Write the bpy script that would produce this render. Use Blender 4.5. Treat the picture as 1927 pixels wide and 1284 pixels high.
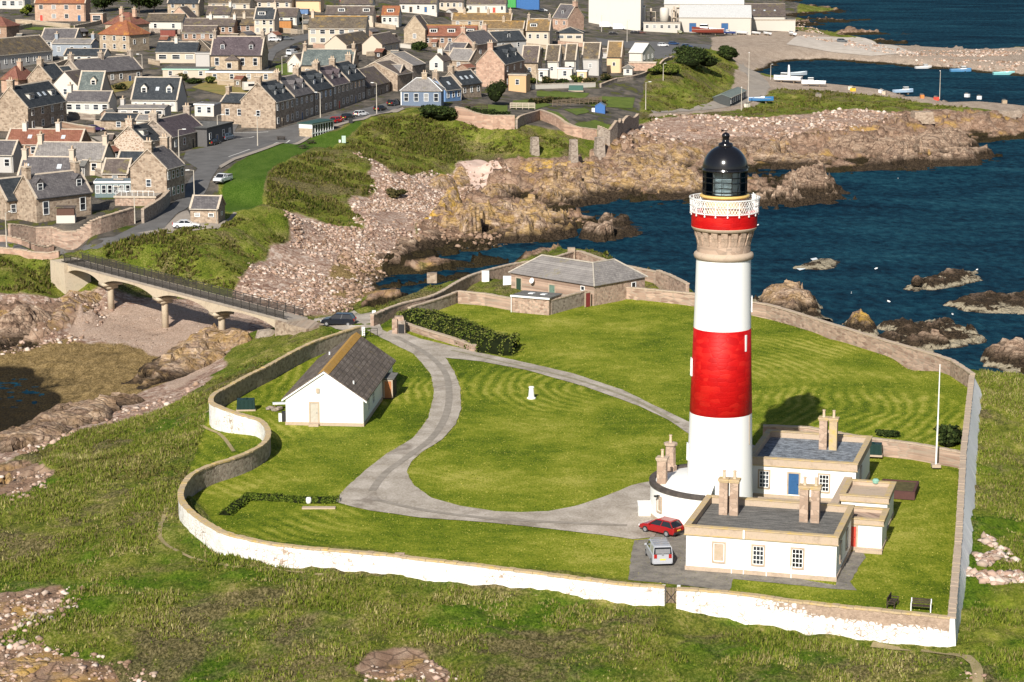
import bpy, bmesh, math, random
import numpy as np
from mathutils import Vector, Matrix
from mathutils.geometry import delaunay_2d_cdt
for o in list(bpy.data.objects): bpy.data.objects.remove(o)
SC = bpy.context.scene; COL = SC.collection
R = math.radians
# ------------------------------------------------------------------ camera, sky, sun, exposure
CF, CCX, CCY, CH, CYH = 4300.0, 963.5, 642.0, 58.0, -200.0      # focal length (survey px), centre, height, horizon row
PIT = math.atan((CCY-CYH)/CF); cP, sP = math.cos(PIT), math.sin(PIT)
cam = bpy.data.cameras.new('camera'); camo = bpy.data.objects.new('camera', cam); COL.objects.link(camo)
cam.sensor_width = 36; cam.lens = CF/1927*36; cam.clip_start = 1; cam.clip_end = 60000
camo.location = (0, 0, CH); camo.rotation_euler = (R(90)-PIT, 0, 0); SC.camera = camo
SUN_EL, SUN_AZ = R(33), R(16)                                  # sun behind the camera, a little to the left
w = bpy.data.worlds.new('World'); SC.world = w; w.use_nodes = True
nt = w.node_tree; bg = nt.nodes['Background']; sk = nt.nodes.new('ShaderNodeTexSky')
sk.sky_type = 'NISHITA'; sk.sun_disc = False; sk.sun_elevation = SUN_EL; sk.sun_rotation = R(180)+SUN_AZ
nt.links.new(sk.outputs[0], bg.inputs[0]); bg.inputs[1].default_value = 0.062
sl = bpy.data.lights.new('sun', 'SUN'); sl.energy = 5.0; sl.angle = R(0.5); sl.color = (1, 0.95, 0.86)
so = bpy.data.objects.new('sun', sl); COL.objects.link(so)
sdir = Vector((math.sin(SUN_AZ)*math.cos(SUN_EL), math.cos(SUN_AZ)*math.cos(SUN_EL), -math.sin(SUN_EL)))
so.rotation_euler = sdir.to_track_quat('-Z', 'Y').to_euler(); so.location = (0, 0, 100)
SC.view_settings.view_transform = 'Standard'; SC.view_settings.look = 'None'
SC.view_settings.exposure = 0.42; SC.view_settings.gamma = 1.0; SC.view_settings.use_curve_mapping = False
SC.render.engine = 'CYCLES'
rnd = random.Random(7); RG = np.random.default_rng(5)
# ------------------------------------------------------------------ survey helpers
def ray(px, py):
    u = (px-CCX)/CF; v = (CCY-py)/CF
    return u, cP+v*sP, -sP+v*cP
def P(px, py, z=0.0):
    dx, dy, dz = ray(px, py); t = (z-CH)/dz
    return Vector((dx*t, dy*t, z))
def PY(px, py, Y):
    dx, dy, dz = ray(px, py); t = Y/dy
    return Vector((dx*t, Y, CH+dz*t))
def scale_at(x, y, z): return CF/(y*cP+(CH-z)*sP)                # survey px per metre
# ------------------------------------------------------------------ object helpers
def tag(o, label=None, cat=None, group=None, kind=None):
    if label: o['label'] = label
    if cat: o['category'] = cat
    if group: o['group'] = group
    if kind: o['kind'] = kind
    return o
def empty(name, loc=(0, 0, 0), rz=0.0, label=None, cat=None, group=None):
    o = bpy.data.objects.new(name, None); COL.objects.link(o); o.location = loc; o.rotation_euler = (0, 0, rz)
    o.empty_display_size = 0.3
    return tag(o, label, cat, group)
def mesh_obj(name, verts, faces, mats, parent=None, midx=None, smooth=False, loc=None):
    me = bpy.data.meshes.new(name); me.from_pydata([tuple(v) for v in verts], [], faces)
    for m in (mats if isinstance(mats, (list, tuple)) else [mats]): me.materials.append(m)
    if midx is not None: me.polygons.foreach_set('material_index', midx)
    if smooth: me.polygons.foreach_set('use_smooth', [True]*len(me.polygons))
    me.update()
    o = bpy.data.objects.new(name, me); COL.objects.link(o)
    if parent is not None: o.parent = parent
    if loc is not None: o.location = loc
    return o
class MB:
    def __init__(s): s.v = []; s.f = []; s.m = []; s.mi = 0
    def add(s, vs, fs):
        n = len(s.v); s.v += [tuple(v) for v in vs]; s.f += [tuple(i+n for i in f) for f in fs]; s.m += [s.mi]*len(fs); return s
    def box(s, c, d, rz=0.0, taper=1.0):
        hx, hy, hz = d[0]/2, d[1]/2, d[2]/2; ca, sa = math.cos(rz), math.sin(rz); vs = []
        for k, zz in ((1, -hz), (taper, hz)):
            for x, y in ((-hx, -hy), (hx, -hy), (hx, hy), (-hx, hy)):
                x *= k; y *= k; vs.append((c[0]+x*ca-y*sa, c[1]+x*sa+y*ca, c[2]+zz))
        return s.add(vs, [(3, 2, 1, 0), (4, 5, 6, 7), (0, 1, 5, 4), (1, 2, 6, 5), (2, 3, 7, 6), (3, 0, 4, 7)])
    def bx(s, x0, x1, y0, y1, z0, z1): return s.box(((x0+x1)/2, (y0+y1)/2, (z0+z1)/2), (x1-x0, y1-y0, z1-z0))
    def prism(s, poly, z0, z1):
        n = len(poly); vs = [(p[0], p[1], z0) for p in poly]+[(p[0], p[1], z1) for p in poly]
        return s.add(vs, [tuple(range(n))[::-1], tuple(range(n, 2*n))]+[(i, (i+1) % n, (i+1) % n+n, i+n) for i in range(n)])
    def prismx(s, poly, x0, x1):                                   # polygon in (y,z) extruded along x
        n = len(poly); vs = [(x0, p[0], p[1]) for p in poly]+[(x1, p[0], p[1]) for p in poly]
        return s.add(vs, [tuple(range(n)), tuple(range(n, 2*n))[::-1]]+[((i+1) % n, i, i+n, (i+1) % n+n) for i in range(n)])
    def prismy(s, poly, y0, y1):                                   # polygon in (x,z) extruded along y
        n = len(poly); vs = [(p[0], y0, p[1]) for p in poly]+[(p[0], y1, p[1]) for p in poly]
        return s.add(vs, [tuple(range(n)), tuple(range(n, 2*n))[::-1]]+[((i+1) % n, i, i+n, (i+1) % n+n) for i in range(n)])
    def tube(s, a, b, r, n=6, r2=None):
        a = Vector(a); b = Vector(b); d = (b-a).normalized(); r2 = r if r2 is None else r2
        p = d.orthogonal().normalized(); q = d.cross(p); vs = []
        for c, rr in ((a, r), (b, r2)):
            for i in range(n):
                t = 2*math.pi*i/n; vs.append(c+(p*math.cos(t)+q*math.sin(t))*rr)
        return s.add(vs, [(i, (i+1) % n, (i+1) % n+n, i+n) for i in range(n)]+[tuple(range(n))[::-1], tuple(range(n, 2*n))])
    def lathe(s, prof, n=48, c=(0, 0), a0=0.0, a1=2*math.pi, cap=True):
        full = abs(a1-a0-2*math.pi) < 1e-6; k = n if full else n+1; vs = []; fs = []
        for r, z in prof:
            for i in range(k):
                t = a0+(a1-a0)*i/n; vs.append((c[0]+r*math.cos(t), c[1]+r*math.sin(t), z))
        for j in range(len(prof)-1):
            for i in range(n if full else n):
                i2 = (i+1) % k
                fs.append((j*k+i, j*k+i2, (j+1)*k+i2, (j+1)*k+i))
        if cap and full:
            fs.append(tuple(range(k))[::-1]); fs.append(tuple(range((len(prof)-1)*k, len(prof)*k)))
        return s.add(vs, fs)
    def quad(s, a, b, c, d): return s.add([a, b, c, d], [(0, 1, 2, 3)])
    def build(s, name, mats, parent=None, smooth=False, loc=None, label=None):
        o = mesh_obj(name, s.v, s.f, mats, parent, s.m, smooth, loc)
        if label: o['label'] = label
        return o
def share(src, name, parent, loc, rz=0.0, scale=None):             # another object on the same mesh data
    o = bpy.data.objects.new(name, src.data); COL.objects.link(o); o.parent = parent; o.location = loc; o.rotation_euler = (0, 0, rz)
    if scale: o.scale = scale
    return o
def copy_tree(o, parent=None):
    c = o.copy(); COL.objects.link(c)
    if parent is not None: c.parent = parent
    for ch in list(o.children): copy_tree(ch, c)
    return c
# ------------------------------------------------------------------ material helpers
class N:
    def __init__(s, name):
        s.mat = bpy.data.materials.new(name); s.mat.use_nodes = True; s.t = s.mat.node_tree; s.b = s.t.nodes['Principled BSDF']
        s.b.inputs['Specular IOR Level'].default_value = 0.3
    def nd(s, typ, **kw):
        n = s.t.nodes.new(typ)
        for k, v in kw.items(): setattr(n, k, v)
        return n
    def put(s, sock, v):
        if hasattr(v, 'is_output') or hasattr(v, 'links'): s.t.links.new(v, sock)
        elif isinstance(v, (tuple, list)) and len(v) == 3 and sock.type == 'RGBA': sock.default_value = (*v, 1)
        else: sock.default_value = v
    def pos(s): return s.nd('ShaderNodeNewGeometry').outputs['Position']
    def obj(s): return s.nd('ShaderNodeTexCoord').outputs['Object']
    def mapv(s, v, scale=(1, 1, 1), rot=(0, 0, 0)):
        n = s.nd('ShaderNodeMapping'); s.put(n.inputs[0], v); n.inputs['Scale'].default_value = scale; n.inputs['Rotation'].default_value = rot; return n.outputs[0]
    def noise(s, v, scale, detail=4, rough=0.55, dist=0.0):
        n = s.nd('ShaderNodeTexNoise'); s.put(n.inputs['Vector'], v); n.inputs['Scale'].default_value = scale; n.inputs['Detail'].default_value = detail
        n.inputs['Roughness'].default_value = rough; n.inputs['Distortion'].default_value = dist; return n.outputs['Fac']
    def voro(s, v, scale, feature='F1', out='Distance', rand=1.0):
        n = s.nd('ShaderNodeTexVoronoi', feature=feature); s.put(n.inputs['Vector'], v); n.inputs['Scale'].default_value = scale; n.inputs['Randomness'].default_value = rand; return n.outputs[out]
    def ramp(s, f, stops, interp='LINEAR'):
        n = s.nd('ShaderNodeValToRGB'); s.put(n.inputs[0], f); r = n.color_ramp; r.interpolation = interp
        while len(r.elements) < len(stops): r.elements.new(0.5)
        for e, (p, c) in zip(r.elements, stops): e.position = p; e.color = (*c, 1) if len(c) == 3 else c
        return n.outputs[0]
    def rng(s, f, a, b, c=0.0, d=1.0):
        n = s.nd('ShaderNodeMapRange'); s.put(n.inputs[0], f)
        for i, x in enumerate((a, b, c, d)): n.inputs[i+1].default_value = x
        return n.outputs[0]
    def mix(s, f, a, b, blend='MIX'):
        n = s.nd('ShaderNodeMix', data_type='RGBA', blend_type=blend); s.put(n.inputs[0], f); s.put(n.inputs[6], a); s.put(n.inputs[7], b); return n.outputs[2]
    def math(s, op, a, b=None, c=None):
        n = s.nd('ShaderNodeMath', operation=op); s.put(n.inputs[0], a)
        if b is not None: s.put(n.inputs[1], b)
        if c is not None: s.put(n.inputs[2], c)
        return n.outputs[0]
    def sep(s, v):
        n = s.nd('ShaderNodeSeparateXYZ'); s.put(n.inputs[0], v); return n.outputs
    def attr(s, name):
        n = s.nd('ShaderNodeAttribute', attribute_name=name); return n
    def bump(s, h, strength=0.5, dist=0.1):
        n = s.nd('ShaderNodeBump'); s.put(n.inputs['Height'], h); n.inputs['Strength'].default_value = strength; n.inputs['Distance'].default_value = dist
        s.t.links.new(n.outputs[0], s.b.inputs['Normal'])
    def done(s, col, rough=0.85, spec=None, metal=None):
        s.put(s.b.inputs['Base Color'], col); s.put(s.b.inputs['Roughness'], rough)
        if spec is not None: s.b.inputs['Specular IOR Level'].default_value = spec
        if metal is not None: s.b.inputs['Metallic'].default_value = metal
        return s.mat
def mottled(name, c1, c2, c3=None, scale=1.0, fine=6.0, rough=0.85, bump=0.3, bdist=0.03, spec=0.25, world=True):
    n = N(name); v = n.pos() if world else n.obj()
    f = n.math('ADD', n.math('MULTIPLY', n.noise(v, scale, 5), 0.6), n.math('MULTIPLY', n.noise(v, fine, 3, 0.7), 0.4))
    st = [(0.36, c1), (0.62, c2)] if c3 is None else [(0.33, c1), (0.5, c2), (0.66, c3)]
    if bump: n.bump(n.noise(v, fine*1.6, 3, 0.7), bump, bdist)
    return n.done(n.ramp(f, st), rough, spec)
def plain(name, c, rough=0.5, spec=0.4, metal=0.0, var=0.12):
    n = N(name); v = n.pos(); f = n.noise(v, 3.0, 4, 0.65)
    col = n.ramp(f, [(0.3, tuple(x*(1-var) for x in c)), (0.7, tuple(min(1, x*(1+var)) for x in c))])
    return n.done(col, rough, spec, metal)
def masonry(name, stone, stone2, mortar, sx=2.2, sz=3.2, amount=1.0, mort_w=0.09, bump=0.5):
    """coursed rubble: stretched cells in the wall plane (object axes), each stone its own tone, recessed joints"""
    n = N(name); v = n.obj(); s3 = n.sep(v)
    c = n.nd('ShaderNodeCombineXYZ'); n.put(c.inputs[0], n.math('ADD', s3[0], s3[1])); n.put(c.inputs[1], s3[2])
    m = n.mapv(c.outputs[0], (sx, sz, 1))
    ed = n.voro(m, 1.0, 'DISTANCE_TO_EDGE', 'Distance', 0.75); cc = n.voro(m, 1.0, 'F1', 'Color', 0.75)
    tone = n.math('ADD', n.math('MULTIPLY', n.sep(cc)[0], 0.65), n.math('MULTIPLY', n.noise(n.pos(), 0.9, 4), 0.45))
    col = n.ramp(tone, [(0.25, stone2), (0.75, stone)])
    col = n.mix(n.rng(ed, 0.0, mort_w, 1.0, 0.0), col, mortar)
    n.bump(n.math('ADD', n.math('MULTIPLY', n.rng(ed, 0, mort_w*1.6), 1.0), n.noise(v, 9, 3)), bump, 0.03)
    return n.done(col, 0.9, 0.15)
# ------------------------------------------------------------------ noise (numpy)
def _h(ix, iy, s):
    n = (ix.astype(np.int64)*374761393+iy.astype(np.int64)*668265263+s*974634777) & 0x7fffffff
    n = ((n ^ (n >> 13))*1274126177) & 0x7fffffff
    return ((n ^ (n >> 16)) & 0xffff)/65535.0
def vnoise(x, y, s=0):
    ix = np.floor(x); iy = np.floor(y); fx = x-ix; fy = y-iy; fx = fx*fx*(3-2*fx); fy = fy*fy*(3-2*fy)
    a = _h(ix, iy, s); b = _h(ix+1, iy, s); c = _h(ix, iy+1, s); d = _h(ix+1, iy+1, s)
    return (a+(b-a)*fx)*(1-fy)+(c+(d-c)*fx)*fy
def fbm(x, y, s=0, o=4, g=0.5):
    r = 0; a = 1; t = 0
    for k in range(o):
        r = r+a*vnoise(x*2**k+k*17.3, y*2**k+k*9.1, s+k); t += a; a *= g
    return r/t
def blocks(x, y, sc, seed, tilt=0.5, ang=0.5, asp=2.0):
    """broken rock: jittered cells, each a tilted slab at its own height, stretched along the strata"""
    ca, sa = math.cos(ang), math.sin(ang)
    wx = x+1.2*(vnoise(x/3, y/3, seed+5)-.5)*sc*.3; wy = y+1.2*(vnoise(x/3, y/3, seed+6)-.5)*sc*.3
    u = (wx*ca+wy*sa)/(sc*asp); v = (-wx*sa+wy*ca)/sc; iu = np.floor(u); iv = np.floor(v)
    best = np.full(x.shape, 1e9); hh = np.zeros(x.shape)
    for di in (-1, 0, 1):
        for dj in (-1, 0, 1):
            cu = iu+di; cv = iv+dj; px = cu+_h(cu, cv, seed); py = cv+_h(cu, cv, seed+1)
            d = np.abs(u-px)+np.abs(v-py)
            h = _h(cu, cv, seed+2)+(u-px)*tilt*(_h(cu, cv, seed+3)-.3)*2+(v-py)*tilt*(_h(cu, cv, seed+4)-.25)*2
            m = d < best; best = np.where(m, d, best); hh = np.where(m, h, hh)
    return hh
# ------------------------------------------------------------------ ground heights: survey points (px, py, z) joined by triangles
SEA = -7.5
def ztown(x, y):
    ys = [-100, 0, 60, 130, 200, 250, 300, 350, 420, 470]; zs = [26, 18, 13, 8.5, 5.5, 4.2, 3.4, 2.8, 1.7, .3]
    z = float(np.interp(y, ys, zs)); t = min(1, max(0, (x-700)/400)); t = t*t*(3-2*t)
    return z*(1-.75*t)
CP = [(700,610,0),(560,640,-.3),(860,700,0),(1100,640,0),(1000,560,0),(975,520,0),(1075,500,0),(1220,545,0),(1300,575,0),(1420,590,0),(1550,630,0),(1700,690,0),(1820,740,0),(1000,900,0),(1400,1000,0),(1700,1000,0),(1780,1180,0),(1250,1130,0),(750,1075,0),(500,1040,0),(345,975,0),(400,780,0),(500,800,0),(650,800,0),(480,720,0),(600,665,0),(800,600,0),(900,540,0),
(1000,1300,-1),(1000,1500,-3),(400,1200,-.8),(100,1100,-1.2),(0,1250,-1.5),(-300,1150,-3),(-300,1400,-4),(200,1500,-3),(1500,1260,-.8),(1927,1284,-.5),(1927,1000,-.4),(1927,800,-.8),(2300,1500,-3),(2300,1000,-3),(2300,750,-6),(700,1180,-.5),(1250,1200,-.4),(1880,1150,-.2),(1860,900,-.2),
(540,662,-1.5),(430,700,-4),(360,725,-4.8),(300,772,-5),(240,795,-5.3),(150,815,-5.3),(60,845,-5.5),(0,872,-5.5),(-200,950,-6),
(420,735,-1),(330,815,-1.8),(250,860,-2),(150,900,-2),(0,960,-1.8),(-200,1050,-3),(500,680,-.8),
(0,800,-7),(120,770,-7),(-200,850,-7),(-200,700,-7.3),(200,715,-7),(260,740,-6.4),(350,700,-6.6),(100,660,-6.8),(250,650,-6.95),(302,627,-6.9),(190,592,-6.5),(420,600,-6),(460,620,-5.2),(520,600,-5),(560,575,-4.6),(480,545,-5),(440,555,-5.2),(560,520,-4.6),(620,540,-5.6),(660,560,-6.5),(600,480,-4),(560,460,-3.2),(560,420,-1.5),(640,440,-3),(700,400,-2),(740,360,-1),(690,300,1),(720,540,-8),(760,470,-6.5),(820,400,-4),(760,420,-3.5),(700,480,-5.5),(690,540,-7),
(0,478,0),(100,478,.2),(112,482,.2),(114,515,-5),(60,600,-5.5),(0,600,-5),(-200,500,.5),(-200,620,-5),(60,530,-2),(95,548,-5),(20,455,.5),(60,462,.4),(90,470,.3),(150,474,.3),(60,476,.2),(0,466,.3),(-120,474,.3),
(195,462,.8),(300,432,1.6),(400,425,2),(415,402,2.4),(500,385,3),(480,400,2.5),(540,395,2.5),(200,490,-1),(300,530,-4.5),(440,548,-5),(500,500,-4),(548,455,-2.5),(350,470,0),(450,440,.5),
(500,340,3.6),(505,325,3.8),(560,297,4),(640,277,4.3),(672,285,4),(555,402,-1),(610,422,-2),(685,427,-2.5),(655,378,-1),(700,362,-1),(580,350,1.5),(640,340,1.3),
(700,230,5.2),(760,325,-1.5),(900,290,-2),(870,225,5),(990,290,-1.8),(970,240,3.5),(1070,300,-2.5),(1060,245,2),(790,205,5.3),(820,300,-1.2),
(900,340,-5),(900,400,-6),(1000,440,-7),(900,470,-7.8),(905,325,-3.2),(1000,475,-8.5),(1100,460,-8.5),(1200,440,-8.5),(800,480,-8),
(1100,330,-4),(1200,300,-4),(1300,340,-5.5),(1150,260,-2.5),(1250,260,-3.5),(1400,280,-5),(1500,260,-4.5),(1600,240,-4.2),(1750,230,-4.2),(1927,225,-4.4),(1700,290,-6),(1850,300,-7.8),(1600,330,-7.9),(1500,385,-8.5),(1350,385,-8),(1220,395,-8),(1200,360,-6.5),(1000,380,-6),(1100,400,-7),
(1300,450,-10),(1700,400,-10),(1927,350,-10),(1920,285,-9),(1500,500,-10),(1000,490,-9),(1927,600,-10),(1700,560,-10),(2300,600,-10),(2300,320,-10),
(1420,200,-4),(1850,200,-4.4),(1380,200,-3.6),(1440,165,-4),(1300,205,-3),(1220,235,-1.5),(1200,210,0),
(1000,200,3.5),(1100,215,2.2),(1180,235,1),(1060,235,2.4),(1130,165,3),(1200,180,1.5),(1250,150,3.5),(1290,115,5.5),(1320,100,5.5),(1345,90,4.5),(1340,185,-2.5),(1385,140,-3),(1350,160,-1.5),(1400,115,-4),
(1480,165,-4.5),(1600,178,-4.5),(1750,190,-4.6),(1927,205,-4.7),(2300,240,-4.7),
(1360,85,-1),(1450,85,-3.2),(1380,118,-5.5),
(1480,70,-3),(1560,84,-3.8),(1640,94,-4.2),(1700,104,-4.4),(1800,112,-4.6),(1927,118,-4.8),(2300,150,-5),(1700,40,-11),(1927,50,-11),(1600,0,-11),(2300,80,-11),(1560,0,-9.5),
(1120,60,0),(1200,60,-1),(1300,65,-2),(1400,68,-2.8),(1480,55,-3),(1250,90,2),(1200,105,3.2),(1300,85,1),(1100,0,2),(1300,0,-1),(1480,0,-3),(1440,-60,-4),(1300,-60,0),(880,368,-7.4),(960,376,-7.9),(1040,388,-8.3),(1120,398,-8.6),(1180,404,-8.8),(960,470,-8.6),(1340,328,-7.8),(1440,326,-8),(1540,334,-8.2),(1250,385,-8.3),(60,735,-7.45),(0,745,-7.5),(0,715,-7.5),(100,720,-7.4),(60,770,-7.4),(-100,720,-7.5)]
for y in (-100, 0, 60, 100, 130, 170, 205):
    for x in range(-300, 1100, 117):
        if y >= 205 and x > 600: continue
        if y >= 170 and x > 900: continue
        if y >= 100 and x > 1010: continue
        CP.append((x, y, ztown(x, y)))
for y in (250, 300, 350, 400, 430, 455):
    for x in (-300, -100, 40, 170, 290, 380):
        if x < 400-(y-300)*.9 or x < 200: CP.append((x, y, ztown(x, y)))
CW = [P(*c) for c in CP]
for x, y in [(620,592),(700,570),(760,547),(812,528),(870,515),(950,488),(1020,468),(1080,462),(1150,470),(1235,502),(1300,528),(1430,565),(1560,612),(1660,648),(1840,692),(1950,700),(2300,715)]:
    q = P(x, y, -.3); CW.append(q); CW.append(Vector((q.x, q.y+10+3*math.sin(x*.05), -9)))
for x, y in [(1430,132),(1490,114),(1560,113),(1640,119),(1700,124),(1760,129),(1850,136),(1927,143),(2300,178)]:
    q = P(x, y, SEA); CW += [Vector((q.x, q.y-9, -9.6)), Vector((q.x, q.y+6, -4.8)), Vector((q.x*.985, q.y-30, -9.8))]
for x, y in [(1420,134),(1450,143),(1500,150),(1560,156),(1640,164),(1700,172),(1760,181),(1850,190),(1927,197),(2300,232)]:
    q = P(x, y, -4.6); CW += [Vector((q.x, q.y+5, -4.5)), Vector((q.x, q.y+15, -9.6))]
for x, y in [(1506,-60),(1506,-20),(1506,10),(1508,36),(1560,60),(1640,76),(1720,90),(1820,95),(1927,90),(2300,120)]:
    q = P(x, y, SEA); CW += [Vector((q.x-(3 if y < 40 else 0), q.y-5, -6.2)), Vector((q.x+(8 if y < 40 else 0), q.y+9, -9.8))]
# out of frame fringe
CW += [Vector(v) for v in [(-120,90,-4),(120,90,-4),(-30,90,-3),(40,90,-3),(-500,1700,30),(0,1700,22),(150,1700,-11),(600,1700,-11),(-450,900,20),(600,900,-11),(400,400,-11)]]
Y0, LR, U0, DU, NR, NC = 105.0, math.log(1.0028), -.30, .00092, 950, 652
rows = np.arange(NR); cols = np.arange(NC)
GY = (Y0*np.exp(LR*rows))[:, None]*np.ones(NC)[None, :]; GX = (U0+DU*cols)[None, :]*GY
GZ = np.full((NR, NC), np.nan)
_, _, TF, _, _, _ = delaunay_2d_cdt([Vector((v.x, v.y)) for v in CW], [], [], 0, 1e-4)[:6]
_cv = delaunay_2d_cdt([Vector((v.x, v.y)) for v in CW], [], [], 0, 1e-4)
CV2 = [(v.x, v.y) for v in _cv[0]]; TF = _cv[2]; ORG = _cv[3]
CZ = [CW[o[0]].z for o in ORG]
def gidx(x, y): return (math.log(max(y, 1)/Y0)/LR, (x/y-U0)/DU)
for tri in TF:
    (x0, y0), (x1, y1), (x2, y2) = [CV2[i] for i in tri]; z0, z1, z2 = [CZ[i] for i in tri]
    det = (y1-y2)*(x0-x2)+(x2-x1)*(y0-y2)
    if abs(det) < 1e-9: continue
    r = [math.log(max(y, 1)/Y0)/LR for y in (y0, y1, y2)]; us = [x/y for x, y in ((x0, y0), (x1, y1), (x2, y2))]
    r0 = max(0, int(min(r))); r1 = min(NR, int(max(r))+2); c0 = max(0, int((min(us)-U0)/DU)-1); c1 = min(NC, int((max(us)-U0)/DU)+2)
    if r0 >= r1 or c0 >= c1: continue
    X = GX[r0:r1, c0:c1]; Y = GY[r0:r1, c0:c1]
    a = ((y1-y2)*(X-x2)+(x2-x1)*(Y-y2))/det; b = ((y2-y0)*(X-x2)+(x0-x2)*(Y-y2))/det; c = 1-a-b
    m = (a > -1e-6) & (b > -1e-6) & (c > -1e-6)
    GZ[r0:r1, c0:c1][m] = (a*z0+b*z1+c*z2)[m]
GZ = np.where(np.isnan(GZ), -6.0, GZ)
def blur(A, r):
    for ax in (0, 1):
        B = np.pad(A, [(r, r) if k == ax else (0, 0) for k in (0, 1)], mode='edge'); n = A.shape[ax]
        A = sum(np.take(B, range(k, k+n), axis=ax) for k in range(2*r+1))/(2*r+1)
    return A
GZ = blur(blur(GZ, 3), 2)
def hf(X, Y):
    X = np.asarray(X, float); Y = np.asarray(Y, float)
    r = np.clip(np.log(np.maximum(Y, 1)/Y0)/LR, 0, NR-1.001); c = np.clip((X/np.maximum(Y, 1)-U0)/DU, 0, NC-1.001)
    i = r.astype(int); j = c.astype(int); fr = r-i; fc = c-j
    return (GZ[i, j]*(1-fr)*(1-fc)+GZ[i+1, j]*fr*(1-fc)+GZ[i, j+1]*(1-fr)*fc+GZ[i+1, j+1]*fr*fc)
def hz(x, y): return float(hf(x, y))
_T = np.arange(120, 1500, .8)
def G(px, py, sea=True):
    """where the sight line of a survey point meets the ground (or the sea)"""
    dx, dy, dz = ray(px, py); z = CH+dz*_T; h = hf(dx*_T, dy*_T)
    if sea: h = np.maximum(h, SEA)
    k = int(np.argmax(z < h))
    if k == 0: k = len(_T)-1
    a, b = z[k-1]-h[k-1], z[k]-h[k]; t = _T[k-1]+.8*a/(a-b+1e-9)
    x, y = dx*t, dy*t
    return Vector((x, y, max(hz(x, y), SEA) if sea else hz(x, y)))
def inpoly(X, Y, poly):
    ins = np.zeros(X.shape, bool); n = len(poly)
    for i in range(n):
        x1, y1 = poly[i]; x2, y2 = poly[(i+1) % n]
        c = ((y1 > Y) != (y2 > Y)) & (X < (x2-x1)*(Y-y1)/(y2-y1+1e-12)+x1)
        ins ^= c
    return ins
def wpoly(pts): return [(q.x, q.y) for q in (G(*p) for p in pts)]
def gmask(polys, amp):
    m = np.zeros((NR, NC), bool); Xw = GX+(fbm(GX/7, GY/7, 77)-.5)*amp; Yw = GY+(fbm(GX/7, GY/7, 87)-.5)*amp*1.5
    for p in polys: m |= inpoly(Xw, Yw, wpoly(p))
    return m
LAWN = [(398,762),(345,930),(420,1005),(760,1050),(1250,1105),(1785,1165),(1828,712),(1660,660),(1420,590),(1145,560),(1000,580),(868,560),(760,590),(745,610),(690,628),(600,645),(500,695),(420,735)]
PARK = [(415,385),(425,402),(480,395),(498,345),(505,322),(560,290),(640,268),(680,235),(690,222),(640,243),(560,262),(480,283),(430,318)]
TOWN = [(-300,480),(100,470),(195,462),(300,432),(412,400),(412,330),(480,283),(690,222),(760,203),(860,205),(990,235),(1080,250),(1200,240),(1205,190),(1230,112),(1330,88),(1480,72),(1500,30),(1520,-90),(-300,-90)]
BEACH = [[(440,548),(500,500),(548,455),(545,415),(555,400),(610,420),(690,425),(655,378),(700,360),(690,300),(672,288),(700,300),(740,335),(800,328),(870,310),(960,300),(950,340),(880,350),(860,380),(800,420),(740,470),(700,550),(640,590),(560,600)],
 [(105,560),(180,545),(480,560),(540,600),(460,640),(400,715),(330,760),(240,790),(0,868),(-250,945),(-250,570)],
 [(1150,262),(1200,235),(1300,215),(1420,222),(1600,205),(1700,215),(1650,240),(1480,262),(1380,270),(1250,285),(1160,290)]]
WEED = [[(0,655),(120,640),(250,655),(330,690),(290,725),(200,760),(100,790),(0,820),(-200,850),(-200,660)], [(640,470),(730,480),(720,545),(640,590),(600,580)]]
ROCK = [[(700,550),(740,470),(800,420),(860,380),(880,350),(960,300),(1080,300),(1150,258),(1420,270),(1480,250),(1650,235),(1700,210),(1927,215),(2200,240),(2200,330),(1927,310),(1850,340),(1600,410),(1250,445),(1000,490),(800,500)],
 [(0,560),(60,575),(160,560),(180,600),(120,625),(30,650),(-100,650)], [(0,870),(60,855),(85,880),(70,925),(20,930),(-100,940)],
 [(-50,1130),(60,1110),(140,1110),(130,1160),(40,1185),(-60,1190)], [(-60,1200),(90,1215),(110,1240),(200,1250),(230,1330),(-60,1330)], [(700,1245),(760,1230),(850,1262),(860,1300),(700,1300)]]
GRAV = [[(1398,112),(1430,140),(1470,150),(1560,157),(1760,183),(1927,198),(2300,232),(2300,250),(1927,226),(1880,216),(1860,206),(1760,196),(1700,187),(1560,172),(1455,168),(1420,200),(1230,222),(1215,215),(1370,200)],
 [(190,585),(300,570),(480,580),(465,622),(400,690),(330,735),(250,690),(200,640),(120,640),(150,605)],
 [(1340,92),(1380,118),(1420,130),(1560,112),(1927,144),(2300,180),(2300,100),(1850,92),(1600,74),(1500,58),(1340,70)]]
mk = {k: gmask(v, 6.0 if k in ('beach', 'weed', 'rock') else .8) for k, v in (('lawn', [LAWN]), ('park', [PARK]), ('town', [TOWN]), ('beach', BEACH), ('weed', WEED), ('rock', ROCK), ('grav', GRAV))}
mk['shade_wet'] = gmask([[(-250,690),(0,692),(60,698),(118,735),(110,785),(40,812),(-250,850)], [(690,545),(720,500),(760,475),(830,455),(900,462),(1000,470),(1000,486),(860,490),(760,510)]], 7.0)  # shadow painted on the dark cove edge, and dark wet ground at the inlet
mk['town'] &= ~(mk['park'] | mk['beach'] | mk['rock'])
mk['lawn'] &= ~mk['beach']
under = GZ < -7.0
mk['rock'] |= under & ~mk['beach'] & ~mk['weed']
W = {k: blur(v.astype(float), 2) for k, v in mk.items()}
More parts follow.
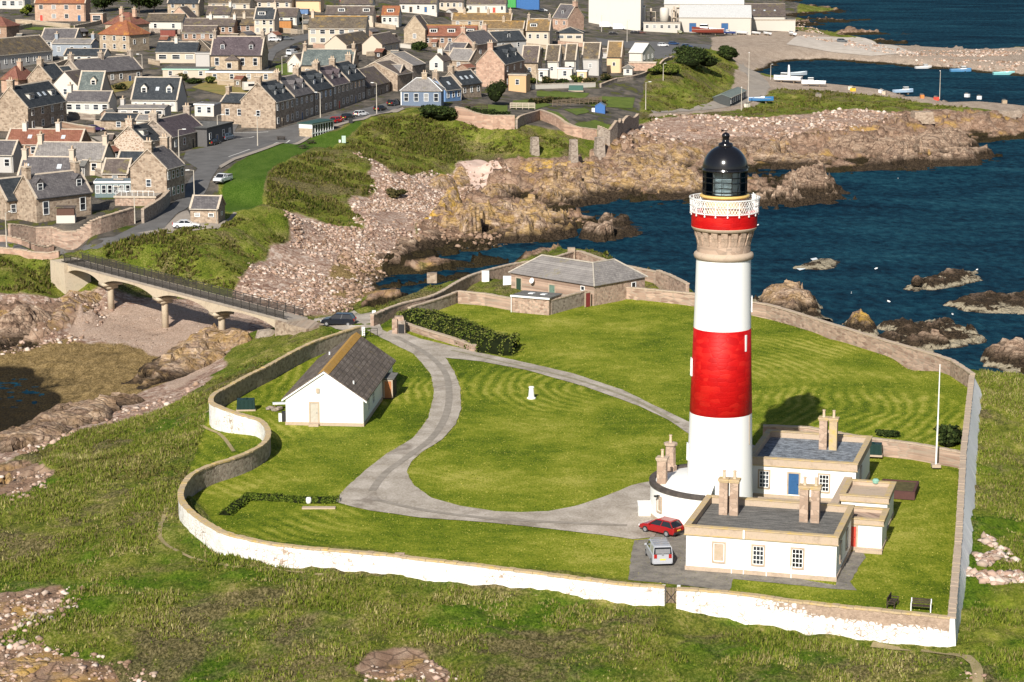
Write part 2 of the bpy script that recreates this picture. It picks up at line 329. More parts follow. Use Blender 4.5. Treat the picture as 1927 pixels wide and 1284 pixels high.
# relief
rough = np.clip(1-W['lawn']-W['park']-W['town']-W['beach']-W['grav']-W['rock'], 0, 1)
GZ0 = GZ.copy(); W['lawn'] = np.maximum(W['lawn'], .46*blur(gmask([[(1838,725),(1960,700),(2000,1300),(1870,1300),(1812,1235)]], 3).astype(float), 4))
GZ += rough*((fbm(GX/11, GY/11, 3)-.5)*2.0+(fbm(GX/1.6, GY/1.6, 9, 3)-.5)*.7)
GZ += W['lawn']*(fbm(GX/14, GY/14, 21)-.5)*.10
GZ += W['beach']*(fbm(GX/2.5, GY/2.5, 31)-.5)*.5
GZ += W['rock']*np.clip((GZ0+9.2)/1.6, 0.05, 1)*np.clip((GY-200)/90, .14, 1)*((blocks(GX, GY, 6.0, 41, .8, .45, 2.2)-.5)*2.4+(blocks(GX, GY, 2.0, 47, .8, .45, 2)-.5)*1.0)
GZ += W['weed']*(fbm(GX/1.2, GY/1.2, 51)-.5)*.35
ROUGH = rough
# ------------------------------------------------------------------ ground material (weights per kind of cover; everything else procedural)
def ground_mat():
    n = N('ground_cover'); p = n.pos(); z = n.sep(p)[2]
    A = n.attr('coverA'); B = n.attr('coverB'); sa = n.sep(A.outputs['Vector']); sb = n.sep(B.outputs['Vector'])
    pv = n.mapv(p, (1, .45, 1)); nb = n.noise(pv, 0.9, 5, 0.65); nf = n.rng(n.noise(pv, 4.5, 4, 0.75), .27, .73); nl = n.noise(p, 0.11, 4, 0.6); nm = n.noise(pv, 0.32, 5, 0.62, 0.6)
    # rough seaside grass
    g = n.ramp(n.math('ADD', n.math('MULTIPLY', nm, .62), n.math('MULTIPLY', nf, .38)), [(.30, (.032, .048, .008)), (.43, (.098, .122, .014)), (.54, (.185, .195, .030)), (.68, (.36, .30, .11))])
    g = n.mix(n.math('MULTIPLY', n.rng(n.noise(p, .06, 4, .6), .46, .56), n.rng(n.sep(p)[1], 270, 340, 1, .3)), g, n.ramp(n.math('ADD', n.math('MULTIPLY', nb, .5), n.math('MULTIPLY', nf, .5)), [(.34, (.026, .060, .003)), (.55, (.090, .155, .010)), (.7, (.16, .215, .025))]))
    g = n.mix(n.rng(n.noise(p, .055, 7, .70, .6), .50, .58, 0, .85), g, n.ramp(nf, [(.25, (.045, .036, .016)), (.5, (.125, .098, .046)), (.75, (.27, .215, .11))]))
    # mown lawn with curved mower bands
    c0 = n.nd('ShaderNodeVectorMath', operation='SUBTRACT'); n.put(c0.inputs[0], p); c0.inputs[1].default_value = (16, 268, 0)
    ln = n.nd('ShaderNodeVectorMath', operation='LENGTH'); n.put(ln.inputs[0], n.mapv(c0.outputs[0], (1, .8, 0)))
    dist = n.math('ADD', ln.outputs['Value'], n.math('ADD', n.math('MULTIPLY', n.noise(p, .05, 2), 7.0), n.math('MULTIPLY', n.noise(p, .6, 3), 1.1)))
    st = n.math('SINE', n.math('MULTIPLY', dist, 4.4))
    cs = n.sep(c0.outputs[0]); side = n.rng(n.math('SUBTRACT', n.math('ABSOLUTE', cs[0]), n.math('MULTIPLY', n.math('ABSOLUTE', cs[1]), .45)), 0, 8)
    st = n.math('MULTIPLY', st, side)
    stm = n.math('MULTIPLY', n.math('MULTIPLY', st, n.rng(n.noise(p, .035, 3), .43, .55)), .10)
    lw = n.math('ADD', n.math('ADD', n.math('MULTIPLY', n.rng(n.noise(p, .5, 4, .65), .25, .75), .20), n.math('MULTIPLY', n.rng(n.noise(pv, 5, 4, .8), .28, .72), .34)), n.math('ADD', n.math('MULTIPLY', n.rng(n.noise(p, .07, 5, .65), .25, .75), .46), stm))
    lawn = n.ramp(lw, [(.26, (.042, .074, .005)), (.42, (.112, .155, .009)), (.56, (.205, .228, .020)), (.74, (.38, .35, .075))])
    col = n.mix(n.rng(n.math('ADD', sa[0], n.math('MULTIPLY', n.math('SUBTRACT', nb, .5), .5)), .4, .6), g, lawn)
    park = n.ramp(n.math('ADD', n.math('MULTIPLY', nm, .5), n.math('MULTIPLY', nf, .5)), [(.3, (.030, .066, .006)), (.5, (.062, .115, .012)), (.7, (.115, .165, .030))])
    col = n.mix(n.rng(n.math('ADD', sa[1], n.math('MULTIPLY', n.math('SUBTRACT', nb, .5), .5)), .4, .6), col, park)
    # town: tarmac, yards, patches of grass
    t = n.ramp(n.math('ADD', n.math('MULTIPLY', nl, .55), n.math('MULTIPLY', nm, .45)), [(.34, (.045, .075, .012)), (.42, (.11, .11, .03)), (.45, (.075, .068, .060)), (.55, (.15, .13, .108)), (.66, (.25, .20, .15))], 'LINEAR')
    col = n.mix(n.rng(n.math('ADD', sa[2], n.math('MULTIPLY', n.math('SUBTRACT', nm, .5), .4)), .4, .6), col, t)
    # pink shingle and boulders
    vo = n.voro(n.mapv(p, (1, 1, 1)), 1.7, 'F1', 'Color'); v2 = n.voro(p, .62, 'F1', 'Color'); ed = n.voro(p, 1.7, 'DISTANCE_TO_EDGE', 'Distance')
    b = n.ramp(n.math('ADD', n.math('MULTIPLY', n.sep(vo)[0], .5), n.math('ADD', n.math('MULTIPLY', n.sep(v2)[1], .2), n.math('MULTIPLY', nl, .3))), [(.2, (.24, .14, .10)), (.42, (.38, .25, .185)), (.62, (.50, .36, .28)), (.85, (.60, .49, .41))])
    b = n.mix(n.rng(ed, 0, .10, .55, 0), b, (.10, .06, .045))
    col = n.mix(n.rng(n.math('ADD', sb[0], n.math('MULTIPLY', n.math('SUBTRACT', nm, .5), .6)), .35, .65), col, b)
    # rock: pink granite, ochre lichen
    rk = n.ramp(n.math('ADD', n.math('MULTIPLY', nm, .5), n.math('MULTIPLY', nb, .5)), [(.32, (.12, .075, .05)), (.46, (.27, .17, .115)), (.6, (.40, .28, .20)), (.72, (.48, .37, .28))])
    rk = n.mix(n.rng(n.noise(p, .16, 4, .6), .55, .68, 0, .7), rk, (.46, .28, .07))
    rk = n.mix(n.rng(n.voro(p, .55, 'DISTANCE_TO_EDGE', 'Distance'), 0, .06, .7, 0), rk, (.06, .04, .03))
    col = n.mix(n.rng(n.math('ADD', sb[1], n.math('MULTIPLY', n.math('SUBTRACT', nm, .5), .7)), .38, .6), col, rk)
    gr = n.ramp(n.math('ADD', n.math('MULTIPLY', nm, .5), n.math('MULTIPLY', nf, .5)), [(.35, (.27, .205, .155)), (.6, (.46, .365, .285)), (.72, (.53, .45, .37))])
    gp = n.ramp(n.math('ADD', n.math('MULTIPLY', nm, .4), n.math('MULTIPLY', nf, .6)), [(.25, (.30, .205, .15)), (.55, (.50, .365, .28)), (.8, (.62, .49, .40))])
    gr = n.mix(n.rng(n.sep(p)[1], 385, 415), gp, gr)
    col = n.mix(n.rng(n.math('ADD', sb[2], n.math('MULTIPLY', n.math('SUBTRACT', nm, .5), .6)), .4, .6), col, gr)
    wd = n.ramp(n.math('ADD', n.math('MULTIPLY', nb, .5), n.math('MULTIPLY', nf, .5)), [(.30, (.060, .042, .018)), (.5, (.25, .17, .068)), (.68, (.43, .305, .145))])
    col = n.mix(n.rng(n.math('ADD', A.outputs['Alpha'], n.math('MULTIPLY', n.math('SUBTRACT', nm, .5), .9)), .35, .65), col, wd)
    col = n.mix(n.rng(n.math('ADD', B.outputs['Alpha'], n.math('MULTIPLY', n.math('SUBTRACT', nm, .5), .9)), .3, .7), col, n.ramp(nf, [(.2, (.010, .008, .005)), (.8, (.045, .032, .015))]))  # near-black brown puts the cove shadow and the wet inlet into the colour
    # weed and wet below the tide mark
    zz = n.math('ADD', z, n.math('MULTIPLY', n.math('SUBTRACT', nm, .5), 1.6))
    zz = n.math('SUBTRACT', zz, n.math('MULTIPLY', sb[1], 1.1))
    col = n.mix(n.rng(zz, -7.6, -7.1, 1, 0), col, n.ramp(nf, [(.3, (.012, .010, .006)), (.7, (.055, .040, .018))]))
    n.bump(n.math('MULTIPLY', n.math('ADD', n.math('MULTIPLY', n.noise(p, 6, 4, .75), .7), n.math('MULTIPLY', n.noise(p, 1.2, 4, .7), .7)), n.rng(n.math('ADD', sa[0], sa[1]), 0, 1, 1, .30)), .9, .30)
    return n.done(col, .95, .08)
M_GROUND = ground_mat()
def nogrid(name, sel, kind='structure'):
    idx = np.full(NR*NC, -1, np.int64)
    f = np.argwhere(sel); i, j = f[:, 0], f[:, 1]
    q = np.stack([i*NC+j, i*NC+j+1, (i+1)*NC+j+1, (i+1)*NC+j], 1)
    u = np.unique(q); idx[u] = np.arange(len(u)); q = idx[q]
    me = bpy.data.meshes.new(name); nv, nf = len(u), len(q)
    me.vertices.add(nv); me.vertices.foreach_set('co', np.stack([GX.ravel()[u], GY.ravel()[u], GZ.ravel()[u]], 1).astype(np.float32).ravel())
    me.loops.add(nf*4); me.loops.foreach_set('vertex_index', q.astype(np.int32).ravel())
    me.polygons.add(nf); me.polygons.foreach_set('loop_start', np.arange(0, nf*4, 4, dtype=np.int32))
    me.update(calc_edges=True)
    for an, ks in (('coverA', ('lawn', 'park', 'town', 'weed')), ('coverB', ('beach', 'rock', 'grav', 'shade_wet'))):
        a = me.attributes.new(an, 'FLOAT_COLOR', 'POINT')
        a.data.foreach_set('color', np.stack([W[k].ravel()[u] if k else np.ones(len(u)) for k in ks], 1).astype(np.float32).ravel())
    if name != 'rocky_shore': me.polygons.foreach_set('use_smooth', np.ones(nf, bool))
    me.materials.append(M_GROUND)
    o = bpy.data.objects.new(name, me); COL.objects.link(o); o['kind'] = kind
    return o
_names = ['rough_grass', 'lawn', 'park_grass', 'town_ground', 'beach', 'rocky_shore', 'gravel_ground', 'seaweed_flat']
_st = np.stack([np.full((NR, NC), .5), W['lawn'], W['park'], W['town']*.99, W['beach'], W['rock'], W['grav']*1.01, W['weed']*1.05])
_cl = np.argmax(_st, 0)[:-1, :-1]
deep = (GZ[:-1, :-1] < -9.3) & (GZ[1:, 1:] < -9.3) & (GZ[:-1, 1:] < -9.3) & (GZ[1:, :-1] < -9.3)
for k, nm in enumerate(_names):
    s = (_cl == k) & ~deep
    if s.any(): nogrid(nm, s)
# ------------------------------------------------------------------ sea
def sea_mat():
    n = N('sea_water'); p = n.pos()
    m = n.mapv(p, (1.0, .55, 1), (0, 0, R(25)))
    w1 = n.noise(m, .55, 5, .62, .4); w2 = n.noise(m, .10, 4, .6); w3 = n.noise(m, 2.6, 3, .6)
    big = n.noise(n.mapv(p, (.6, 1.5, 1), (0, 0, R(-20))), .028, 4, .65, .8)
    col = n.ramp(n.math('ADD', n.math('MULTIPLY', big, .5), n.math('MULTIPLY', w1, .5)), [(.38, (.0016, .011, .023)), (.49, (.0040, .028, .050)), (.58, (.009, .050, .076)), (.70, (.022, .085, .114))])
    n.bump(n.math('ADD', n.math('MULTIPLY', w1, 1.0), n.math('ADD', n.math('MULTIPLY', w2, 1.6), n.math('MULTIPLY', w3, .28))), 1.0, .7)
    bn = [k for k in n.t.nodes if k.bl_idname == 'ShaderNodeBump'][0].outputs[0]
    df = n.nd('ShaderNodeBsdfDiffuse'); n.put(df.inputs[0], col); n.put(df.inputs['Normal'], bn)
    gl = n.nd('ShaderNodeBsdfGlossy'); gl.inputs['Roughness'].default_value = .25; n.put(gl.inputs['Normal'], bn)
    mx = n.nd('ShaderNodeMixShader'); mx.inputs[0].default_value = .035; n.put(mx.inputs[1], df.outputs[0]); n.put(mx.inputs[2], gl.outputs[0])
    n.t.links.new(mx.outputs[0], n.t.nodes['Material Output'].inputs[0]); return n.mat
mesh_obj('sea', [(-9000, 60, SEA), (30000, 60, SEA), (30000, 40000, SEA), (-9000, 40000, SEA)], [(0, 1, 2, 3)], sea_mat())['kind'] = 'structure'
# ------------------------------------------------------------------ sheets laid on the ground: drive, road, paths
def sheet(name, poly, mat, dz=.05, sp=2.0, world=False, label=None, jit=0.0):
    pts = poly if world else wpoly(poly)
    n0 = len(pts); b = []; jr = random.Random(len(pts))
    for i in range(n0):
        a = Vector(pts[i]); c = Vector(pts[(i+1) % n0]); k = max(1, int((c-a).length/sp))
        b += [tuple(a+(c-a)*j/k+Vector((jr.uniform(-1, 1), jr.uniform(-1, 1)))*jit) for j in range(k)]
    xs = [q[0] for q in b]; ys = [q[1] for q in b]
    gx, gy = np.meshgrid(np.arange(min(xs), max(xs), sp), np.arange(min(ys), max(ys), sp)); gx = gx.ravel(); gy = gy.ravel()
    gx = gx+RG.uniform(-.2, .2, gx.shape)*sp; gy = gy+RG.uniform(-.2, .2, gy.shape)*sp
    m = inpoly(gx, gy, b); v = [Vector(q) for q in b]+[Vector((x, y)) for x, y in zip(gx[m], gy[m])]
    nb = len(b); res = delaunay_2d_cdt(v, [(i, (i+1) % nb) for i in range(nb)], [], 1, 1e-4)
    V = np.array([(q.x, q.y) for q in res[0]]); Z = hf(V[:, 0], V[:, 1])+dz
    o = mesh_obj(name, np.column_stack([V, Z]), [tuple(f) for f in res[2]], mat, smooth=True); o['kind'] = 'structure'
    return o
def ribbon(name, pts, width, mat, dz=.06, sp=1.5, world=False):
    q = [Vector((x, y)) for x, y in (pts if world else wpoly(pts))]; c = smooth_path(q, sp); L = []; Rr = []
    for i, a in enumerate(c):
        d = (c[min(i+1, len(c)-1)]-c[max(i-1, 0)]).normalized(); nn = Vector((-d.y, d.x))*width/2
        L.append(a+nn); Rr.append(a-nn)
    vs = []; fs = []
    for i in range(len(c)):
        for k in range(4):
            b = L[i].lerp(Rr[i], k/3); vs.append((b.x, b.y, hz(b.x, b.y)+dz))
        if i:
            for k in range(3): fs.append(((i-1)*4+k, (i-1)*4+k+1, i*4+k+1, i*4+k))
    o = mesh_obj(name, vs, fs, mat, smooth=True); o['kind'] = 'structure'
    return o
def smooth_path(q, sp):
    out = []; n = len(q)
    for i in range(n-1):
        p0 = q[max(i-1, 0)]; p1 = q[i]; p2 = q[i+1]; p3 = q[min(i+2, n-1)]; k = max(1, int((p2-p1).length/sp))
        for j in range(k):
            t = j/k; t2 = t*t; t3 = t2*t
            out.append(.5*((2*p1)+(p2-p0)*t+(2*p0-5*p1+4*p2-p3)*t2+(3*p1-p0-3*p2+p3)*t3))
    return out+[q[-1]]
def drive_mat():
    n = N('drive_gravel'); p = n.pos()
    f = n.math('ADD', n.math('MULTIPLY', n.noise(p, .35, 4, .6), .55), n.math('MULTIPLY', n.noise(p, 5, 3, .7), .45))
    c = n.ramp(f, [(.36, (.25, .21, .165)), (.52, (.40, .35, .295)), (.66, (.54, .48, .42))])
    c = n.mix(n.rng(n.noise(p, .14, 5, .65, 1), .54, .66, 0, .6), c, (.15, .12, .095))
    n.bump(n.noise(p, 9, 3, .7), .4, .03)
    return n.done(c, .92, .15)
M_DRIVE = drive_mat()
M_ASPH = mottled('asphalt', (.10, .095, .092), (.155, .148, .143), scale=.35, fine=5)
M_PAVE = mottled('pavement_stone', (.25, .215, .18), (.36, .31, .26), scale=.5, fine=5)
M_PAVED = mottled('slab_paving', (.11, .10, .09), (.20, .18, .155), (.28, .25, .21), scale=.9, fine=4)
M_TRACK = mottled('worn_track', (.20, .165, .07), (.34, .27, .15), scale=.8, fine=5)
sheet('drive', [(713,634),(779,667),(811,705),(817,742),(806,787),(779,824),(729,854),(692,882),(655,915),(628,945),(665,955),(700,962),(790,975),(930,985),(1040,997),(1150,1010),(1192,1016),(1230,1012),(1250,985),(1245,960),(1240,930),(1232,905),(1190,914),(1131,938),(1080,954),(1032,963),(980,965),(932,963),(866,953),(812,938),(780,915),(765,890),(772,872),(792,853),(832,828),(857,800),(868,770),(866,730),(855,700),(838,674),(905,681),(990,697),(1100,728),(1200,764),(1260,792),(1300,820),(1345,850),(1400,870),(1420,840),(1350,815),(1293,793),(1240,768),(1170,734),(1080,704),(980,681),(900,664),(850,652),(790,638),(755,624),(735,622)], M_DRIVE, .06, 1.0, jit=.05)
sheet('paved_yard', [(1193,1018),(1230,1014),(1248,987),(1300,985),(1310,1060),(1480,1085),(1572,1102),(1600,1040),(1620,1030),(1628,1050),(1600,1095),(1612,1112),(1580,1110),(1480,1100),(1380,1090),(1372,1112),(1300,1104),(1182,1092),(1186,1060)], M_PAVED, .03, 1.0, jit=.08)
sheet('road', [(120,476),(165,476),(250,452),(310,430),(352,392),(392,352),(412,315),(440,298),(500,278),(600,245),(690,220),(752,203),(765,193),(730,193),(650,212),(520,245),(480,247),(440,250),(440,262),(400,275),(350,285),(345,300),(372,318),(345,365),(318,390),(270,420),(215,446),(160,462),(112,466)], M_ASPH, .07, 2.2)
sheet('pavement', [(412,314),(440,298),(500,278),(600,245),(690,220),(758,203),(763,206),(692,224),(602,249),(502,282),(443,302),(416,318)], M_PAVE, .17, 2.0)
sheet('parking_apron', [(255,440),(310,430),(352,397),(362,420),(415,420),(440,400),(446,402),(410,432),(345,436)], M_PAVE, .09, 1.5)
sheet('side_road', [(-60,440),(10,452),(118,470),(120,482),(60,476),(-60,470)], M_ASPH, .08, 2.0)
sheet('village_street', [(440,252),(520,100),(560,80),(600,70),(590,62),(540,72),(500,98),(430,245)], M_ASPH, .08, 3)
sheet('turning_place', [(590,612),(600,597),(680,592),(705,588),(720,622),(735,628),(715,634),(690,622),(640,622)], M_DRIVE, .07, 1.2)
sheet('harbour_path', [(1398,118),(1432,142),(1450,165),(1440,182),(1400,196),(1230,214),(1225,208),(1380,190),(1405,170),(1408,150),(1390,125)], M_PAVE, .08, 2.5)
sheet('car_park', [(1120,72),(1180,78),(1260,80),(1340,86),(1300,100),(1260,112),(1215,108),(1190,92),(1130,86)], M_ASPH, .10, 3)
sheet('slipway', [(1500,68),(1640,76),(1700,92),(1730,103),(1640,106),(1540,94),(1480,84)], mottled('pale_concrete', (.42,.36,.30), (.58,.51,.44), scale=.3, fine=3), .12, 3)
ribbon('worn_path', [(300,1010),(303,985),(318,948),(345,925)], .4, M_TRACK, .04)
ribbon('worn_path', [(300,1010),(330,1035),(390,1058),(440,1068),(510,1070),(620,1083)], .4, M_TRACK, .04)
ribbon('worn_path', [(395,772),(375,785),(378,800),(410,815),(440,850)], .4, M_TRACK, .04)
ribbon('worn_path', [(1640,1214),(1740,1226),(1795,1233),(1835,1250),(1840,1300)], .8, M_TRACK, .05)
ribbon('wheel_track', [(745,634),(800,665),(836,700),(845,742),(838,785),(812,826),(768,860),(724,893),(700,925)], .8, mottled('dark_worn_gravel', (.22,.19,.155), (.33,.29,.245), scale=.9, fine=6), .085)
ribbon('wheel_track', [(850,660),(980,690),(1090,717),(1190,752),(1275,797)], .55, mottled('grassy_track_centre', (.20,.18,.11), (.34,.30,.22), scale=1.2, fine=6), .085)
ribbon('wheel_track', [(700,940),(800,962),(930,978),(1060,985),(1180,990)], .7, bpy.data.materials['dark_worn_gravel'], .085)
# land going on outside the surveyed ground
_il = list(range(0, NR, 12)); _v = []; _f = []
for i in _il:
    for k in (1.0, 1.6, 3.5, 9.0): _v.append((GX[i, 0]*k, GY[i, 0], GZ[i, 0]-.02*(k > 1)+(4*(k-1) if GY[i, 0] > 420 else -.6*(k-1))))
for j in range(len(_il)-1):
    for k in range(3): _f.append((j*4+k+1, j*4+k, j*4+4+k, j*4+5+k))
_jl = list(range(0, int(NC*.6), 20)); _n = len(_v)
for j in _jl:
    for d, h in ((0, 0), (700, 25), (5000, 60)): _v.append((GX[-1, j]*(1+d/1500), GY[-1, j]+d, GZ[-1, j]+h))
for a in range(len(_jl)-1):
    for k in range(2): _f.append((_n+a*3+k, _n+a*3+3+k, _n+a*3+4+k, _n+a*3+1+k))
mesh_obj('farmland', _v, _f, mottled('far_fields', (.10,.12,.03), (.20,.19,.07), (.13,.15,.035), scale=.02, fine=.4), smooth=True)['kind'] = 'structure'
M_LINE = plain('road_paint', (.62,.60,.56), .7)
for pts in ([(418,314),(445,299),(500,280),(545,265)], [(440,250),(470,251),(505,249)], [(452,262),(478,258)], [(430,296),(470,282)]): ribbon('road_marking', pts, .28, M_LINE, .10)
# ------------------------------------------------------------------ building materials
def render_white(name, c=(.80,.79,.76), dirt=(.52,.47,.40), amt=.62):
    n = N(name); p = n.pos(); s = n.mapv(p, (1.2, 1.2, .25))
    f = n.rng(n.math('ADD', n.math('MULTIPLY', n.noise(s, 1.3, 5, .7), .6), n.math('MULTIPLY', n.noise(p, 6, 3, .7), .4)), amt, amt+.16, 0, .55)
    n.bump(n.noise(p, 14, 3), .25, .02)
    return n.done(n.mix(f, c, dirt), .7, .25)
M_WHITE = render_white('white_render')
M_TWHITE = render_white('tower_white_paint', (.80,.80,.78), (.50,.46,.40), .60)
def red_paint():
    n = N('red_tower_paint'); o = n.obj(); s = n.sep(o)
    ang = n.math('ARCTAN2', s[1], s[0])
    c = n.nd('ShaderNodeCombineXYZ'); n.put(c.inputs[0], n.math('MULTIPLY', ang, 2.7)); n.put(c.inputs[1], s[2])
    m = n.mapv(c.outputs[0], (1.1, 2.6, 1)); ed = n.voro(m, 1.0, 'DISTANCE_TO_EDGE', 'Distance', .55); cc = n.sep(n.voro(m, 1.0, 'F1', 'Color', .55))[0]
    col = n.ramp(n.math('ADD', n.math('MULTIPLY', cc, .5), n.math('MULTIPLY', n.noise(o, .8, 4), .5)), [(.2, (.37, .002, .003)), (.55, (.46, .004, .004)), (.8, (.51, .014, .009))])
    n.bump(n.math('ADD', n.rng(ed, 0, .14), n.math('MULTIPLY', n.noise(o, 5, 3), .6)), .32, .03)
    return n.done(col, .55, .22)
M_RED = red_paint()
M_STONE = masonry('pink_granite_ashlar', (.46,.34,.26), (.33,.235,.175), (.27,.21,.165), 1.6, 2.6, mort_w=.05, bump=.3)
M_COPE = mottled('granite_coping', (.34,.26,.195), (.46,.36,.275), (.40,.32,.22), scale=.9, fine=5)
M_LICHEN = mottled('lichen_coping', (.36,.27,.18), (.47,.36,.22), (.52,.36,.10), scale=1.2, fine=4)
M_RUB = masonry('pink_rubble', (.46,.325,.25), (.25,.165,.125), (.33,.265,.21), 2.0, 3.0)
M_RUBG = masonry('grey_rubble', (.38,.315,.26), (.20,.155,.125), (.32,.27,.225), 2.0, 3.2)
M_RUBT = masonry('tan_rubble', (.41,.318,.24), (.215,.155,.112), (.33,.268,.208), 1.6, 2.6)
M_RUBW = masonry('pale_pointed_rubble', (.36,.25,.18), (.26,.18,.13), (.56,.47,.38), 1.5, 2.4, mort_w=.22)
M_BLACK = plain('black_paint', (.008,.008,.010), .16, .6)
M_DARK = plain('dark_void', (.02,.02,.022), .5)
M_YEL = plain('ochre_paint', (.62,.42,.13), .5)
M_CREAM = plain('cream_paint', (.74,.64,.42), .6)
M_WPAINT = plain('white_joinery', (.80,.80,.79), .4, var=.04)
M_BLUE = plain('blue_door_paint', (.03,.10,.24), .4)
M_REDD = plain('red_door_paint', (.52,.06,.04), .45)
M_ROOFA = None
def felt(name, c1, c2, c3, streak=(1, 1, 1), rot=0):
    n = N(name); o = n.obj(); m = n.mapv(o, streak, (0, 0, rot))
    f = n.math('ADD', n.math('MULTIPLY', n.noise(m, 1.4, 5, .7), .65), n.math('MULTIPLY', n.noise(o, 7, 3, .7), .35))
    n.bump(n.noise(o, 10, 3), .3, .02)
    return n.done(n.ramp(f, [(.36, c1), (.52, c2), (.64, c3)]), .9, .15)
M_FELT = felt('grey_roof_felt', (.075,.072,.068), (.155,.15,.14), (.26,.245,.22), (.5, 2.4, 1))
M_FELTB = felt('blue_grey_roof_felt', (.05,.055,.06), (.20,.22,.25), (.34,.37,.40), (1, 1.5, 1))
def glass_mat(name, tint=(.9, .95, .97)):
    m = bpy.data.materials.new(name); m.use_nodes = True; t = m.node_tree; t.nodes.remove(t.nodes['Principled BSDF'])
    tr = t.nodes.new('ShaderNodeBsdfTransparent'); tr.inputs[0].default_value = (*tint, 1); gl = t.nodes.new('ShaderNodeBsdfGlossy'); gl.inputs['Roughness'].default_value = .02
    fr = t.nodes.new('ShaderNodeFresnel'); fr.inputs[0].default_value = 1.6; mx = t.nodes.new('ShaderNodeMixShader')
    t.links.new(fr.outputs[0], mx.inputs[0]); t.links.new(tr.outputs[0], mx.inputs[1]); t.links.new(gl.outputs[0], mx.inputs[2]); t.links.new(mx.outputs[0], t.nodes['Material Output'].inputs[0])
    return m
M_LANT = glass_mat('lantern_glass')
def pane_mat():
    n = N('window_pane'); v = n.pos(); f = n.voro(v, .45, 'F1', 'Color')
    return n.done(n.ramp(n.sep(f)[0], [(.3, (.012, .014, .018)), (.8, (.05, .06, .075))]), .06, .6)
M_PANE = pane_mat()
M_FILLP = plain('fill_panel_white', (.70,.69,.66), .6)  # for the pale panels added inside the lantern
# ------------------------------------------------------------------ windows and doors shared by every building
_WM = {}
def window(parent, c, w, h, rz, frame=M_WPAINT, bars=(1, 1), pane=M_PANE, depth=.10, name='window', surround=None):
    """a sash window: surround stands proud of the wall, the pane sits in it with glazing bars; c = centre on the wall face"""
    key = (round(w, 2), round(h, 2), frame.name, bars, pane.name, surround.name if surround else '')
    if key not in _WM:
        b = MB(); t = .09
        if surround: t = .14
        b.box((-w/2-t/2, -.03, 0), (t, depth, h+2*t)); b.box((w/2+t/2, -.03, 0), (t, depth, h+2*t))
        b.box((0, -.03, h/2+t/2), (w, depth, t)); b.box((0, -.05, -h/2-t/2), (w, depth+.04, t))
        f = b.build('window', surround or frame)
        q = MB(); q.box((0, .0, 0), (w, .03, h)); p = q.build('pane', pane)
        s = MB()
        for i in range(1, bars[0]): s.box((-w/2+w*i/bars[0], -.035, 0), (.05, .04, h))
        for i in range(1, bars[1]): s.box((0, -.036, -h/2+h*i/bars[1]), (w, .045, .06))
        if surround:
            for sx in (-1, 1): s.box((sx*(w/2-.03), -.034, 0), (.06, .038, h))
            for sz in (-1, 1): s.box((0, -.0345, sz*(h/2-.03)), (w, .037, .06))
        sb = s.build('sash', frame) if s.v else None
        for o in (f, p, sb):
            if o: COL.objects.unlink(o)
        _WM[key] = (f.data, p.data, sb.data if sb else None)
        for o in (f, p, sb):
            if o: bpy.data.objects.remove(o)
    fd, pd, sd = _WM[key]
    f = bpy.data.objects.new(name, fd); COL.objects.link(f); f.parent = parent; f.location = c; f.rotation_euler = (0, 0, rz)
    p = bpy.data.objects.new('pane', pd); COL.objects.link(p); p.parent = f
    if sd: s = bpy.data.objects.new('sash', sd); COL.objects.link(s); s.parent = f
    return f
def door(parent, c, w, h, rz, mat, surround=M_COPE, label=None):
    b = MB(); b.box((-w/2-.08, -.03, 0), (.16, .12, h)); b.box((w/2+.08, -.03, 0), (.16, .12, h)); b.box((0, -.03, h/2+.08), (w+.32, .12, .16))
    f = b.build('door_frame', surround, parent, loc=c); f.rotation_euler = (0, 0, rz)
    d = MB(); d.box((0, 0, 0), (w, .06, h))
    for i in range(4): d.box((-w/2+w*(i+.5)/4, -.035, 0), (w/4-.04, .02, h-.16))
    dd = d.build('door', mat, parent, loc=c); dd.rotation_euler = (0, 0, rz)
    if label: dd['label'] = label
    k = MB(); k.box((w/2-.12, -.08, 0), (.06, .08, .06)); k.build('handle', M_BLACK, dd)
    return dd
# ------------------------------------------------------------------ lighthouse
TW = P(1353, 968, 0); TH = R(-15.5); ctT, stT = math.cos(TH), math.sin(TH)
def LT(a, b): return Vector((TW.x+a*ctT-b*stT, TW.y+a*stT+b*ctT))
LH = empty('lighthouse', TW, 0, 'tall round lighthouse banded white and red with a black domed lantern', 'lighthouse')
MB().lathe([(3.25, -.3), (3.2, .8), (3.08, 4), (2.93, 10.06)], 72, cap=False).build('white_band', M_TWHITE, LH, True)
MB().lathe([(2.93, 10.06), (2.945, 10.07), (2.81, 14), (2.70, 18.13), (2.685, 18.14)], 72, cap=False).build('red_band', M_RED, LH, True)
MB().lathe([(2.685, 18.14), (2.60, 21.5), (2.54, 24.68)], 72, cap=False).build('white_band', M_TWHITE, LH, True)
MB().lathe([(2.54, 24.66), (2.68, 24.72), (2.77, 24.9), (2.79, 25.05), (2.72, 25.22), (2.5, 25.36)], 72, cap=False).build('string_course', M_COPE, LH, True)
MB().lathe([(2.5, 25.34), (2.46, 26.3), (2.5, 27.4)], 72, cap=False).build('stone_collar', M_STONE, LH, True)
for k in range(18):
    a = 2*math.pi*k/18+.1; b = MB()
    b.prismx([(2.38, 26.0), (2.48, 26.05), (2.56, 26.5), (2.72, 26.9), (2.80, 27.39), (2.38, 27.39)], -.30, .30)
    o = b.build('corbel', M_STONE, LH); o.rotation_euler = (0, 0, a-math.pi/2)
MB().lathe([(2.5, 27.38), (2.88, 27.4), (2.96, 27.5), (3.02, 27.62), (3.06, 27.72), (2.6, 27.73)], 72, cap=False).build('cornice', M_COPE, LH, True)
